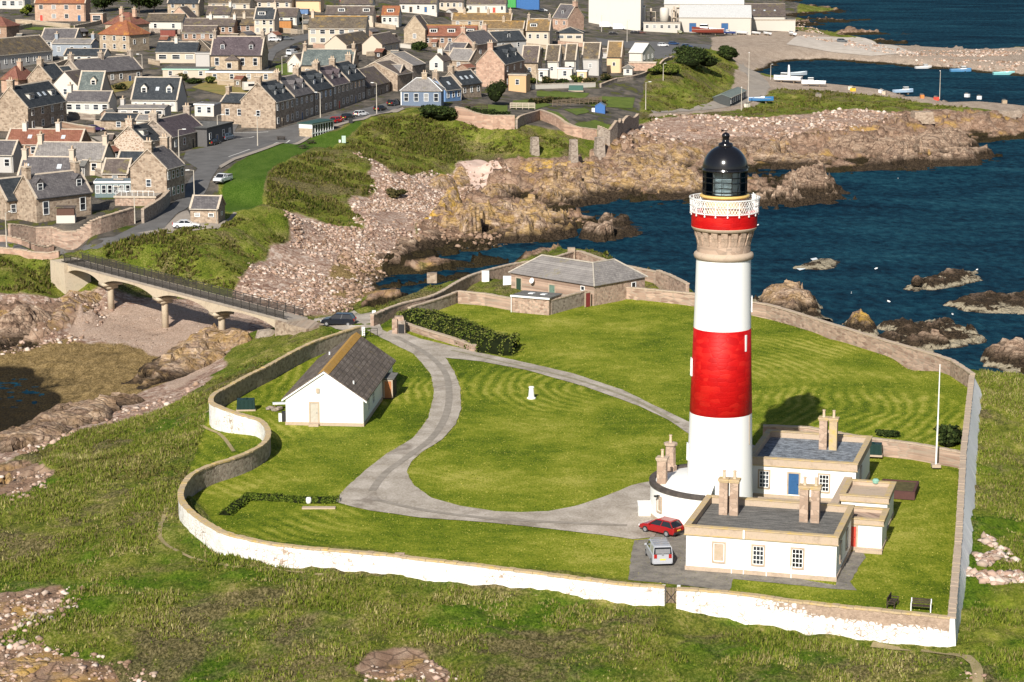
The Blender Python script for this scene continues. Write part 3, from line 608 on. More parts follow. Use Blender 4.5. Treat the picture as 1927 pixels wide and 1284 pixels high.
MB().lathe([(3.04, 27.71), (3.05, 27.74), (3.05, 28.93), (3.12, 28.94), (3.12, 29.0), (2.0, 29.0)], 72, cap=False).build('gallery', M_RED, LH)
rail = MB()
for rr, zz, th in ((3.24, 30.40, .05), (3.16, 29.12, .035), (3.20, 29.78, .02)):
    rail.lathe([(rr-th, zz-th), (rr+th, zz-th), (rr+th, zz+th), (rr-th, zz+th), (rr-th, zz-th)], 56, cap=False)
rail.build('gallery_rail', M_WPAINT, LH)
pm = MB(); pm.box((0, 0, .72), (.055, .055, 1.46)); pm.box((0, 0, -.06), (.08, .12, .16)); p0 = pm.build('rail_post', M_WPAINT, LH)
for k in range(18):
    a = 2*math.pi*(k+.5)/18; q = p0 if k == 0 else share(p0, 'rail_post', LH, (0, 0, 0))
    q.location = (3.16*math.cos(a), 3.16*math.sin(a), 28.98); q.rotation_euler = (0, 0, a)
lat = MB(); nl = 72
for k in range(nl):
    for d in (-1, 1):
        a0 = 2*math.pi*k/nl; a1 = a0+d*2*math.pi*2.6/nl
        lat.tube((3.17*math.cos(a0), 3.17*math.sin(a0), 29.12), (3.235*math.cos(a1), 3.235*math.sin(a1), 30.38), .021, 4)
tag(lat.build('lattice', M_WPAINT, LH), kind='stuff')
lad = MB(); lad.box((2.92, 1.35, 29.7), (.10, .22, 1.7)); lad.box((2.8, 1.5, 30.2), (.08, .12, .9)); lad.build('equipment_box', M_WPAINT, LH)
MB().lathe([(2.02, 28.99), (2.02, 30.30), (2.18, 30.42)], 56, cap=False).build('lantern_plinth', M_CREAM, LH, True)
MB().lathe([(2.16, 30.40), (2.30, 30.46), (2.32, 30.62), (2.25, 30.68), (1.9, 30.69)], 56, cap=False).build('plinth_ledge', M_YEL, LH, True)
NP = 14; fr = MB(); rG = 2.04
for k in range(NP):
    a = 2*math.pi*k/NP; fr.box((rG*math.cos(a), rG*math.sin(a), 31.8), (.085, .055, 2.3), a)
for zz in (30.74, 31.05, 31.85, 32.35, 32.9):
    fr.lathe([(rG-.05, zz-.035), (rG+.03, zz-.035), (rG+.03, zz+.035), (rG-.05, zz+.035), (rG-.05, zz-.035)], NP*4, cap=False)
fr.build('glazing_bars', M_BLACK, LH)
wd = 2*rG*math.sin(math.pi/NP); pmesh = MB().box((0, 0, 0), (.012, wd, 2.16)).build('pane', M_LANT, LH)
for k in range(NP):
    a = 2*math.pi*(k+.5)/NP; q = pmesh if k == 0 else share(pmesh, 'pane', LH, (0, 0, 0))
    q.location = (rG*.97*math.cos(a), rG*.97*math.sin(a), 31.82); q.rotation_euler = (0, 0, a)
M_LENS = plain('lens_prism', (.74,.79,.80), .15, .9)
lens = []; z = 30.9
while z < 32.8: lens += [(1.02, z), (1.16+.22*math.sin((z-30.9)/1.9*math.pi), z+.06)]; z += .12
MB().lathe(lens, 16).build('lens', M_LENS, LH)
MB().lathe([(1.2, 30.69), (1.2, 30.72), (.5, 30.8), (.45, 30.9)], 24).build('lens_table', M_WPAINT, LH)
for k in (2, 3, 4, 8, 11, 12):
    a = 2*math.pi*(k+.5)/NP; MB().box((1.7*math.cos(a), 1.7*math.sin(a), 31.8), (.02, .62, 2.0), a).build('lantern_fill_panel', M_FILLP, LH)  # pale panels added inside to brighten the panes, standing in for reflections
MB().lathe([(1.9, 32.86), (2.13, 32.88), (2.15, 32.98), (2.09, 33.04), (2.08, 33.3), (2.03, 33.62), (1.90, 34.0), (1.68, 34.38), (1.38, 34.72), (1.02, 34.98), (.70, 35.12), (.62, 35.16)], 64, cap=False).build('dome', M_BLACK, LH, True)
MB().lathe([(.66, 35.1), (.68, 35.34), (.58, 35.42), (.34, 35.5), (.30, 35.9), (.36, 35.96), (.38, 36.15), (.30, 36.3), (.16, 36.36), (.05, 36.4), (.03, 36.62), (0.01, 36.63)], 24, cap=False).build('ventilator', M_BLACK, LH, True)
b = MB(); b.box((-.06, 0, 36.56), (.5, .03, .05)); b.prismy([(-.42, 36.46), (-.2, 36.5), (-.2, 36.62), (-.42, 36.68)], -.015, .015); b.build('weather_vane', M_BLACK, LH)
hr = MB()
for k in range(12):
    a = 2*math.pi*k/12; hr.tube((2.1*math.cos(a), 2.1*math.sin(a), 33.05), (2.18*math.cos(a), 2.18*math.sin(a), 33.2), .02, 4)
hr.lathe([(2.17, 33.19), (2.2, 33.19), (2.2, 33.22), (2.17, 33.22), (2.17, 33.19)], 48, cap=False); hr.build('handrail', M_BLACK, LH)
def on_tower(ang, z): 
    r = 3.25-.0288*z; return (r*math.cos(ang), r*math.sin(ang), z)
for ang, z, h in ((R(-176), 14.4, 1.5), (R(-178), 6.2, 1.4), (R(-4), 20.4, 1.3), (R(90), 9, 1.4)):
    window(LH, on_tower(ang, z), .55, h, ang+math.pi/2, bars=(1, 2))
b = MB(); a = R(-42); r = 2.71; b.box((r*math.cos(a), r*math.sin(a), 16.95), (.16, .22, 1.55), a); b.build('cable_duct', M_WPAINT, LH)
b = MB(); a = R(-31); b.tube((3.02*math.cos(a), 3.02*math.sin(a), 7.2), (2.97*math.cos(a), 2.97*math.sin(a), 10.0), .035, 5); b.build('conductor', M_COPE, LH)
# ------------------------------------------------------------------ round base building and its chimneys
def chimney_stack(parent, c, w, d, h, mat, cap=M_COPE, pots=1, oct_=False, z0=0):
    b = MB(); x, y = c
    if oct_: b.lathe([(w*.78, z0), (w*.78, z0+.7), (w*.62, z0+.8), (w*.58, z0+h-.35)], 8, (x, y))
    else: b.box((x, y, z0+(h-.3)/2), (w, d, h-.3))
    s = b.build('chimney', mat, parent)
    k = MB()
    if oct_: k.lathe([(w*.6, z0+h-.36), (w*.78, z0+h-.25), (w*.8, z0+h-.05), (w*.5, z0+h)], 8, (x, y))
    else: k.box((x, y, z0+h-.24), (w+.14, d+.14, .14)); k.box((x, y, z0+h-.085), (w+.24, d+.24, .17))
    k.build('chimney_cap', cap, s)
    for i in range(pots):
        px = x+(i-(pots-1)/2)*.5; q = MB(); q.lathe([(.17, z0+h-.02), (.14, z0+h+.1), (.12, z0+h+.62), (.16, z0+h+.66), (.15, z0+h+.74)], 10, (px, y)); q.build('chimney_pot', M_POT, s)
    return s
M_POT = mottled('clay_pot', (.50,.37,.26), (.58,.45,.33), scale=2, fine=8)
BASE = empty('base_building', TW, TH, 'low round white building wrapped about the foot of the lighthouse tower', 'building')
RB = 6.55
def drum(r0, r1, z0, z1, mat, name, n=64, a0=R(92), a1=R(268), sm=False):
    b = MB(); b.lathe([(r1, z0), (r1, z1), (r0, z1), (r0, z0)], n, (0, 0), a0, a1, False); b.build(name, mat, BASE, sm); return b
drum(RB-.4, RB, 0.35, 3.05, M_WHITE, 'wall'); drum(RB-.4, RB+.08, -.2, .35, M_COPE, 'plinth')
drum(RB-.45, RB+.12, 3.05, 3.42, mottled('dark_coping', (.05,.043,.04), (.10,.085,.075), scale=1.5, fine=6), 'coping')
b = MB(); b.lathe([(RB-.44, 3.2), (3.05, 3.75)], 64, (0, 0), R(88), R(272), False); b.build('roof', M_WHITE, BASE, True)
for ang, rr in ((205, 5.6), (154, 5.9)):
    chimney_stack(BASE, (rr*math.cos(R(ang)), rr*math.sin(R(ang))), .85, .85, 2.75 if ang == 205 else 3.0, M_STONE, M_COPE, 1, ang != 205, z0=3.1)
for ang in (222, 250):
    a = R(ang)
    if ang == 222: window(BASE, (RB*math.cos(a), RB*math.sin(a), 1.75), .62, 1.3, a+math.pi/2, pane=M_COPE, bars=(1, 1), surround=M_COPE)
b = MB(); a = R(196); b.box((7.05*math.cos(a), 7.05*math.sin(a), .55), (1.3, 1.5, 1.1), a); b.box((7.05*math.cos(a), 7.05*math.sin(a), 1.13), (1.42, 1.62, .08), a); b.build('porch_step', M_WHITE, BASE)
b = MB(); a = R(222); b.tube((RB*math.cos(a), RB*math.sin(a), 2.6), ((RB+.3)*math.cos(a), (RB+.3)*math.sin(a), 2.68), .05, 6); b.box(((RB+.4)*math.cos(a), (RB+.4)*math.sin(a), 2.6), (.3, .3, .14), a); b.build('wall_lamp', M_BLACK, BASE)
# ------------------------------------------------------------------ flat roofed keepers' houses
def flat_house(name, label, a0, a1, b0, b1, h, roofm, cat='house', band=.75, plinth=.38):
    c = LT((a0+a1)/2, (b0+b1)/2); e = empty(name, (c.x, c.y, 0), TH, label, cat); w, d = a1-a0, b1-b0
    MB().box((0, 0, (h-band+plinth)/2), (w, d, h-band-plinth)).build('wall', M_WHITE, e)
    MB().box((0, 0, plinth/2-.15), (w+.16, d+.16, plinth+.3)).build('plinth', M_COPE, e)
    p = MB(); t = .42; o = .14
    for (x, y, sx, sy) in ((0, -d/2+t/2-o, w+2*o, t), (0, d/2-t/2+o, w+2*o, t), (-w/2+t/2-o, 0, t, d-2*t+2*o), (w/2-t/2+o, 0, t, d-2*t+2*o)):
        p.box((x, y, h-band/2), (sx, sy, band))
    par = p.build('parapet', M_COPE, e); q = MB(); o2 = o+.07
    for (x, y, sx, sy) in ((0, -d/2+t/2-o, w+2*o2, t+.14), (0, d/2-t/2+o, w+2*o2, t+.14), (-w/2+t/2-o, 0, t+.14, d-2*t+2*o-.14), (w/2-t/2+o, 0, t+.14, d-2*t+2*o-.14)):
        q.box((x, y, h+.05), (sx, sy, .10)); 
    q.box((0, -d/2-o+.02, h-band+.04), (w+2*o+.1, .12, .09)); q.build('coping', M_LICHEN, par)
    MB().box((0, 0, h-band+.12), (w-2*t+2*o+.02, d-2*t+2*o+.02, .12)).build('roof', roofm, e)
    return e, w, d
KH, w_, d_ = flat_house('keepers_house', 'front flat roofed white house with two pairs of stone chimneys, beside the parked van', .5, 13.6, -18.7, -8.3, 3.95, M_FELT)
window(KH, (3.4-7.05, -d_/2, 1.8), .95, 1.65, 0, pane=M_COPE, bars=(1, 1), surround=M_COPE)
for a in (6.85, 10.25): window(KH, (a-7.05, -d_/2, 1.8), .95, 1.65, 0, bars=(3, 4), surround=M_COPE)
for k, (a, bb) in enumerate(((2.55, -11.9), (3.5, -11.9), (9.85, -12.4), (10.85, -12.4))):
    chimney_stack(KH, (a-7.05, bb+13.5), .76, .76, 3.45, M_STONE, M_LICHEN, 1, z0=3.25)
for x, y in ((3.02, 1.6), (10.35, 1.1)): MB().box((x-7.05, y, 6.45), (.3, .6, .2)).build('chimney_tie', M_LICHEN, KH)
for y in (-2.6, 1.6): window(KH, (w_/2, y, 1.9), .9, 1.6, math.pi/2, bars=(2, 2), surround=M_COPE)
for a, z1 in ((4.55, 1.0), (5.6, 3.2), (7.6, 1.0), (9.75, 1.1)): MB().tube((a-7.05, -d_/2-.1, .0), (a-7.05, -d_/2-.1, z1), .05, 6).build('downpipe', M_WPAINT, KH)
MB().box((5.6-7.05, -d_/2-.28, 3.65), (.16, .1, .75)).build('rainwater_head', M_WPAINT, KH)
KB, w2, d2 = flat_house('keepers_house', 'rear flat roofed white house with a blue door, right behind the lighthouse tower', 1.6, 12.0, 7.3, 18.9, 3.95, M_FELTB)
for a in (3.1, 8.95): window(KB, (a-6.8, -d2/2, 1.85), .95, 1.65, 0, bars=(3, 4), surround=M_COPE)
door(KB, (6.0-6.8, -d2/2, 1.55), 1.0, 2.1, 0, M_BLUE, label='blue panelled front door')
for a in (7.75, 8.75): chimney_stack(KB, (a-6.8, 1.9), .78, .78, 3.4, M_STONE if a < 8 else M_LICHEN, M_LICHEN, 1, z0=3.25)
b = MB(); b.box((8.25-6.8, 1.9, 6.45), (.3, .6, .2)); b.build('chimney_tie', M_LICHEN, KB)
for y in (-2.0,): window(KB, (w2/2, y, 1.9), .9, 1.6, math.pi/2, bars=(2, 2), surround=M_COPE)
# outhouses and yard wall
O1, w3, d3 = flat_house('outhouse', 'small flat roofed white outhouse with a sunken stone roof, behind the red door', 11.75, 16.0, -1.4, 4.3, 3.1, M_COPE, 'outbuilding', .55, .25)
O2, w4, d4 = flat_house('outhouse', 'small flat roofed white outhouse with a red door, nearest the front house', 13.0, 16.35, -8.6, -4.7, 2.9, M_RUB, 'outbuilding', .5, .3)
door(O2, (-w4/2+.62, -d4/2, 1.2), .85, 1.95, 0, M_REDD, label='red plank door')
MB().box((.6, -d4/2-.4, .1), (2.4, .6, .3)).build('step', M_COPE, O2)
b = MB(); b.lathe([(.3, 3.05), (.34, 3.3), (.2, 3.45)], 10, (.4, d3/2-.2)); b.build('roof_vent', plain('verdigris', (.22,.42,.33), .6), O1)
def wall_box(name, label, a0, a1, b0, b1, h, mat, cap=M_COPE):
    c = LT((a0+a1)/2, (b0+b1)/2); e = empty(name, (c.x, c.y, 0), TH, label, 'wall')
    MB().box((0, 0, h/2-.1), (a1-a0, b1-b0, h+.2)).build('wall_face', mat, e); MB().box((0, 0, h+.06), (a1-a0+.14, b1-b0+.14, .12)).build('coping', cap, e); return e
wall_box('yard_wall', 'stone coped yard wall between the two flat roofed keepers houses', 11.0, 11.6, -8.0, 7.0, 2.6, M_WHITE)
wall_box('yard_wall', 'low stone yard wall in front of the blue door', 2.6, 10.9, 3.2, 3.6, .9, M_COPE)
# ------------------------------------------------------------------ vehicles
_PM = {}
def paint(c):
    if c not in _PM:
        n = N('car_paint_%d' % len(_PM)); n.b.inputs['Coat Weight'].default_value = .6; n.b.inputs['Coat Roughness'].default_value = .08
        _PM[c] = n.done(c, .35, .4)
    return _PM[c]
M_TYRE = plain('tyre_rubber', (.02,.02,.021), .8); M_RIM = plain('wheel_rim', (.22,.22,.23), .4); M_GLASSC = plain('car_glass', (.016,.018,.022), .05, .7)
M_TAIL = plain('tail_lamp', (.35,.015,.012), .3); M_HEAD = plain('head_lamp', (.72,.73,.74), .1); M_TRIM = plain('bumper_trim', (.03,.03,.032), .6)
M_PLY = plain('yellow_plate', (.75,.58,.08), .5)
WHEEL = {}
def car(pos, head, kind, col, label, cat='car', group=None, fine=True, bars=False):
    L, Wd, Hh = {'hatch': (4.1, 1.75, 1.47), 'saloon': (4.6, 1.8, 1.44), 'suv': (4.65, 1.88, 1.68), 'van': (4.5, 1.82, 1.86), 'pickup': (5.1, 1.85, 1.75), 'bigvan': (5.4, 2.0, 2.5)}[kind]
    e = empty('parked_'+('van' if 'van' in kind else 'pickup' if kind == 'pickup' else 'car'), (pos.x, pos.y, pos.z), head, label, cat, group)
    m = paint(col); h = L/2; w = Wd/2; zb = .28; belt = .62*Hh
    # body: cross sections (x, z bottom, z top, half width)
    if kind in ('hatch', 'suv'): sec = [(-h, .42, belt*.92, w*.86), (-h+.12, zb, belt, w*.96), (-h+.9, zb, belt+.02, w), (h-1.35, zb, belt, w), (h-.45, zb, belt*.88, w*.96), (h-.08, .34, belt*.72, w*.86), (h, .4, belt*.58, w*.78)]
    elif kind == 'saloon': sec = [(-h, .42, belt*.9, w*.82), (-h+.15, zb, belt*1.0, w*.95), (-h+1.0, zb, belt+.04, w), (h-1.45, zb, belt, w), (h-.45, zb, belt*.86, w*.95), (h-.08, .34, belt*.7, w*.85), (h, .4, belt*.58, w*.76)]
    elif kind == 'pickup': sec = [(-h, .5, belt*.95, w*.97), (-h+.05, zb+.1, belt, w), (h-1.4, zb, belt, w), (h-.4, zb, belt*.94, w*.97), (h, .4, belt*.7, w*.86)]
    else: sec = [(-h, .4, belt, w*.95), (-h+.06, zb, belt+.02, w), (h-1.1, zb, belt, w), (h-.35, zb, belt*.84, w*.96), (h, .4, belt*.62, w*.86)]
    def loft(b, sec, top_in=.0):
        vs = []
        for x, z0, z1, hw in sec: vs += [(x, -hw, z0+.08), (x, -hw*.93, z0), (x, hw*.93, z0), (x, hw, z0+.08), (x, hw, z1-.10), (x, hw*(.90-top_in), z1), (x, -hw*(.90-top_in), z1), (x, -hw, z1-.10)]
        fs = []
        for k in range(len(sec)-1):
            for i in range(8): fs.append((k*8+i, k*8+(i+1) % 8, (k+1)*8+(i+1) % 8, (k+1)*8+i))
        fs += [tuple(range(8))[::-1], tuple(range(len(sec)*8-8, len(sec)*8))]; b.add(vs, fs)
    b = MB(); loft(b, sec); body = b.build('body', m, e, False)
    # glasshouse: base and roof outlines along x
    if kind == 'saloon': x0, x1, r0, r1 = -h+.75, h-1.25, -h+1.45, h-2.05
    elif kind == 'pickup': x0, x1, r0, r1 = -.35, h-1.15, -.2, h-1.85
    elif kind in ('van', 'bigvan'): x0, x1, r0, r1 = -h+.03, h-.95, -h+.12, h-1.75
    else: x0, x1, r0, r1 = -h+.12, h-1.15, -h+.55, h-1.95
    zt = Hh; wi = w*.92; wt = w*(.74 if 'van' not in kind else .84)
    def frust(b, a0, a1, c0, c1, hw0, hw1, z0, z1):
        b.add([(a0, -hw0, z0), (a1, -hw0, z0), (a1, hw0, z0), (a0, hw0, z0), (c0, -hw1, z1), (c1, -hw1, z1), (c1, hw1, z1), (c0, hw1, z1)], [(3, 2, 1, 0), (4, 5, 6, 7), (0, 1, 5, 4), (1, 2, 6, 5), (2, 3, 7, 6), (3, 0, 4, 7)])
    b = MB(); frust(b, x0, x1, r0, r1, wi, wt, belt-.05, zt-.06); b.build('windows', M_GLASSC if kind != 'bigvan' else m, e)
    b = MB(); frust(b, r0-.04, r1+.05, r0+.08, r1-.12, wt+.015, wt-.08, zt-.075, zt); b.build('roof', m, e)
    p = MB()
    for s in (-1, 1):
        for (xa, xb) in ((x0, r0), (x1, r1), ((x0+x1)/2, (r0+r1)/2)): p.tube((xa, s*(wi+.005), belt-.02), (xb, s*(wt+.005), zt-.06), .045, 4)
    p.build('pillars', m, e)
    if kind in ('van', 'bigvan'):
        q = MB()
        for s in (-1, 1): q.add([(x0, s*(wi+.012), belt), (x0+2.0, s*(wi+.012), belt), (x0+2.0, s*(wt+.012), zt-.08), (r0, s*(wt+.012), zt-.08)], [(0, 1, 2, 3) if s < 0 else (3, 2, 1, 0)])
        q.build('side_panel', m, e)
    if fine:
        if L not in WHEEL:
            b = MB(); b.tube((0, -.1, 0), (0, .1, 0), .32, 16); b.tube((0, -.105, 0), (0, .105, 0), .2, 12); o = b.build('wheel', M_TYRE)
            b = MB(); b.tube((0, -.112, 0), (0, .112, 0), .19, 10); o2 = b.build('rim', M_RIM); WHEEL[L] = (o.data, o2.data)
            bpy.data.objects.remove(o); bpy.data.objects.remove(o2)
        for x in (-h+.8, h-.85):
            for s in (-1, 1):
                o = bpy.data.objects.new('wheel', WHEEL[L][0]); COL.objects.link(o); o.parent = e; o.location = (x, s*(w-.09), .32)
                o2 = bpy.data.objects.new('rim', WHEEL[L][1]); COL.objects.link(o2); o2.parent = o
        for s in (-1, 1):
            b = MB(); b.box((-h+.02, s*w*.72, belt*.86), (.12, .26, .34)); b.build('tail_light', M_TAIL, e)
            b = MB(); b.box((h-.06, s*w*.62, belt*.62), (.14, .4, .16)); b.build('headlight', M_HEAD, e)
            b = MB(); b.box((x1-.25, s*(w+.09), belt+.06), (.12, .2, .14)); b.build('mirror', m, e)
        b = MB(); b.box((-h-.005, 0, belt*.7 if 'van' not in kind else belt*.6), (.03, .5, .12)); b.build('number_plate', M_PLY, e)
        b = MB(); b.box((-h+.02, 0, .42), (.14, Wd*.86, .2)); b.box((h-.05, 0, .42), (.14, Wd*.8, .2)); b.build('bumper', M_TRIM if kind != 'van' else m, e)
    else:
        b = MB()
        for x in (-h+.8, h-.85): b.box((x, 0, .3), (.6, Wd*.99, .58))
        b.build('wheels', M_TYRE, e)
    if kind == 'pickup':
        b = MB(); b.bx(-h+.1, -.5, -w*.84, w*.84, belt-.0, belt+.02); b.build('load_bed', M_TRIM, e)
        b = MB(); b.box((-h+.03, 0, belt+.16), (.05, Wd*.95, .34))
        for s in (-1, 1): b.box((-1.5, s*w*.95, belt+.16), (2.0, .05, .34))
        b.build('side_boards', M_RIM, e)
    if bars:
        for k in range(4): b = MB(); b.box((-h+.75+k*.62, 0, zt+.10), (.06, wt*1.9, .05)); b.box((-h+.75+k*.62, -wt*.9, zt+.04), (.05, .05, .1)); b.box((-h+.75+k*.62, wt*.9, zt+.04), (.05, .05, .1)); b.build('roof_bar', M_RIM, e)
        b = MB(); b.box((-h-.002, 0, belt*1.25), (.03, 1.3, .42)); b.build('rear_window', M_RIM, e)
        b = MB(); b.lathe([(.11, -.01), (.11, .02)], 16); o = b.build('badge', M_RIM, e, loc=(-h-.02, 0, belt*.98)); o.rotation_euler = (0, R(90), 0)
    return e
car(G(1244, 1003), R(139), 'hatch', (.30, .006, .008), 'red hatchback parked beside the round white lighthouse base')
car(G(1239, 1054), R(96), 'van', (.40, .41, .44), 'silver van with roof bars parked beside the front flat roofed house', 'van', bars=True)
car(G(637, 612), R(172), 'suv', (.006, .008, .016), 'dark blue car at the island end of the bridge, by the gate')
# ------------------------------------------------------------------ walls
M_WALLW = None
def peeling():
    n = N('peeling_whitewash'); p = n.pos(); s = n.sep(p); o = n.obj()
    st = n.ramp(n.noise(p, 2.6, 4, .7), [(.3, (.25, .18, .135)), (.7, (.44, .33, .25))])
    ed = n.voro(n.mapv(p, (2.0, 2.0, 2.8)), 1.0, 'DISTANCE_TO_EDGE', 'Distance', .8)
    wear = n.math('ADD', n.math('MULTIPLY', n.noise(p, .22, 3), .30), n.math('ADD', n.math('MULTIPLY', n.noise(p, 1.5, 5, .75), .40), n.math('MULTIPLY', n.rng(ed, 0, .16, 1, 0), .13)))
    bare = n.math('MULTIPLY', n.rng(s[0], 18, 25), n.math('MULTIPLY', n.rng(s[2], .75, 1.2), .22))
    f = n.rng(n.math('ADD', wear, bare), .455, .52)
    wh = n.ramp(n.noise(p, 1.0, 4, .7), [(.3, (.60, .56, .52)), (.6, (.82, .80, .77))])
    n.bump(n.math('ADD', n.rng(ed, 0, .2), n.noise(p, 8, 3)), .5, .04)
    return n.done(n.mix(f, wh, st), .85, .15)
M_WALLW = peeling()
M_WALLS = render_white('weathered_grey_white', (.80,.79,.78), (.42,.38,.34), .54)
def wall(name, label, pts, h, th=.45, mL=None, mR=None, cop=M_COPE, top=None, cat='wall', sp=1.1, curve=True, world=False, group=None, copw=.12, coph=.16, batter=0.0):
    """pts: survey points of the wall top (z given by top) or of its foot; left / right face materials along the direction of travel"""
    if world: q = [Vector(p) for p in pts]
    elif top is not None: q = [P(x, y, top).to_2d() for x, y in pts]
    else: q = [G(x, y).to_2d() for x, y in pts]
    c = smooth_path(q, sp) if curve else [a.lerp(b, j/max(1, int((b-a).length/sp))) for a, b in zip(q, q[1:]) for j in range(max(1, int((b-a).length/sp)))]+[q[-1]]
    n = len(c); L = []; Rr = []; NN = []
    for i in range(n):
        d = (c[min(i+1, n-1)]-c[max(i-1, 0)]).normalized(); NN.append(Vector((-d.y, d.x)))
    org = Vector((c[0].x, c[0].y, hz(c[0].x, c[0].y))); e = empty(name, org, 0, label, cat, group)
    vs = []; fs = []; mi = []
    tops = [(top if top is not None else hz(a.x, a.y)+h) for a in c]; bots = [min(hz(a.x, a.y)-.5, t-h) for a, t in zip(c, tops)]
    for i, a in enumerate(c):
        for s in (1, -1):
            k = a+NN[i]*s*th/2; kb = k if s > 0 else a-NN[i]*(th/2+batter*min(1, .15+i/max(1, n*.35)))
            vs += [(kb.x-org.x, kb.y-org.y, bots[i]-org.z), (k.x-org.x, k.y-org.y, tops[i]-coph-org.z)]
        if i:
            j = i*4; p = j-4
            fs += [(p, j, j+1, p+1), (j+2, p+2, p+3, j+3), (p+1, j+1, j+3, p+3)]; mi += [0, 1, 0]
    fs += [(0, 1, 3, 2), (4*n-4, 4*n-2, 4*n-1, 4*n-3)]; mi += [1, 1]
    mesh_obj('wall_face', vs, fs, [mL or M_RUB, mR or mL or M_RUB], e, mi)
    # coping: single stones butted along the top, uneven
    b = MB()
    for i in range(n-1):
        a, d = c[i], c[i+1]; mpt = (a+d)/2; ln = (d-a).length; ang = math.atan2(d.y-a.y, d.x-a.x); z = (tops[i]+tops[i+1])/2-org.z; sl = math.atan2(tops[i+1]-tops[i], ln)
        k = max(1, int(ln/.55)); 
        for t in range(k):
            q2 = a.lerp(d, (t+.5)/k); zz = tops[i]+(tops[i+1]-tops[i])*(t+.5)/k-org.z
            b.box((q2.x-org.x, q2.y-org.y, zz-coph/2+rnd.uniform(-.02, .03)), (ln/k-.015, th+copw+rnd.uniform(-.05, .06), coph+rnd.uniform(-.02, .03)), ang+rnd.uniform(-.03, .03))
    tag(b.build('coping', cop, e), kind='stuff')
    return e
SW = [(676,614),(641,625),(589,643),(544,665),(499,690),(462,708),(428,727),(404,740),(397,755),(417,766),(451,778),(484,787),(499,798),(505,815),(497,832),(470,849),(436,862),(395,875),(361,892),(343,916),(341,938),(357,959),(387,981),(425,1002),(470,1013),(514,1022),(582,1030),(716,1041),(816,1053),(932,1066),(1032,1079),(1165,1096),(1231,1101),(1252,1103)]
wall('boundary_wall', 'long winding boundary wall with peeling whitewash, from the cottage to the wooden gate', SW, 2.05, .45, M_RUBG, M_WALLW, M_LICHEN, top=2.0)
wall('boundary_wall', 'front boundary wall with patchy whitewash and bare stone, right of the wooden gate', [(1274,1106),(1370,1113),(1500,1130),(1660,1147),(1788,1160)], 2.1, .45, M_RUBG, M_WALLW, M_LICHEN, top=2.0)
wall('boundary_wall', 'straight seaward boundary wall with a pale whitewashed outer face, right of the lawns', [(1791,1161),(1804,1010),(1813,850),(1829,706)], 2.3, .5, M_RUBG, M_WALLS, M_COPE, top=2.0, curve=False, batter=1.25)
wall('boundary_wall', 'long pink rubble boundary wall at the back of the mown lawn, above the sea', [(1831,703),(1802,684),(1775,671),(1648,634),(1560,607),(1459,576),(1418,568),(1306,552),(1162,538)], 2.0, .5, M_RUB, M_RUB, M_COPE, top=1.9)
wall('cross_wall', 'low pink rubble wall behind the rear flat roofed house and the dark green tank', [(1436,800),(1520,803),(1627,822),(1720,833),(1811,850)], 1.6, .4, M_RUB, M_RUB, M_COPE, top=1.5, curve=False)
wall('outer_wall', 'outer sea wall running from the gate round behind the hipped store building', [(700,592),(751,572),(803,559),(830,548),(864,528),(896,514),(960,497),(1036,485),(1082,472),(1100,475),(1158,494),(1236,511)], 1.9, .5, M_RUB, M_RUB, M_COPE, top=1.7)
wall('outer_wall', 'taller broken stretch of outer sea wall just left of the lighthouse, above the water', [(1238,508),(1262,517),(1294,533)], 2.4, .5, M_RUB, M_RUB, M_COPE, top=2.2, curve=False)
wall('inner_wall', 'rubble wall from the stone gate pillar up to the store yard', [(770,578),(829,560),(863,547)], 1.8, .45, M_RUBG, M_RUBG, M_COPE, top=1.6)
wall('inner_wall', 'pink rubble front wall of the store yard, left of the lean-to', [(863,547),(915,552),(963,561)], 1.9, .45, M_RUB, M_RUB, M_COPE, top=1.8, curve=False)
wall('garden_wall', 'low pink rubble wall beside the drive, in front of the long hedge', [(757,617),(800,632),(850,647),(893,662)], .9, .5, M_RUB, M_RUB, M_COPE, sp=.7)
# blocked gateway and wooden gate in the front wall
q = P(752, 1082); b = MB(); b.box((0, 0, .92), (.85, .62, 1.84)); o = b.build('blocked_gateway', M_RUB, None, loc=(q.x, q.y+.28, 0)); o.rotation_euler = (0, 0, R(-5)); tag(o, 'bare stone infill of a blocked gateway in the whitewashed front wall', 'gateway')
q = P(1263, 1146); e = empty('wooden_gate', (q.x, q.y+.25, 0), R(-5), 'narrow wooden gate with crossed braces between whitewashed wall ends', 'gate')
M_WOOD = mottled('weathered_wood', (.13,.095,.065), (.25,.19,.135), scale=2, fine=9)
for s in (-1, 1): MB().box((s*.62, 0, .95), (.28, .5, 1.95)).build('gate_post', M_WHITE, e)
for x in (-.42, -.14, .14, .42): MB().box((x, 0, .95), (.24, .05, 1.6)).build('plank', M_WOOD, e)
b = MB(); b.tube((-.5, -.06, .3), (.5, -.06, 1.6), .035, 4); b.tube((-.5, -.07, 1.6), (.5, -.07, .3), .035, 4); b.build('brace', M_DARK, e)
MB().box((0, 0, .05), (1.0, .55, .12)).build('sill', M_COPE, e)
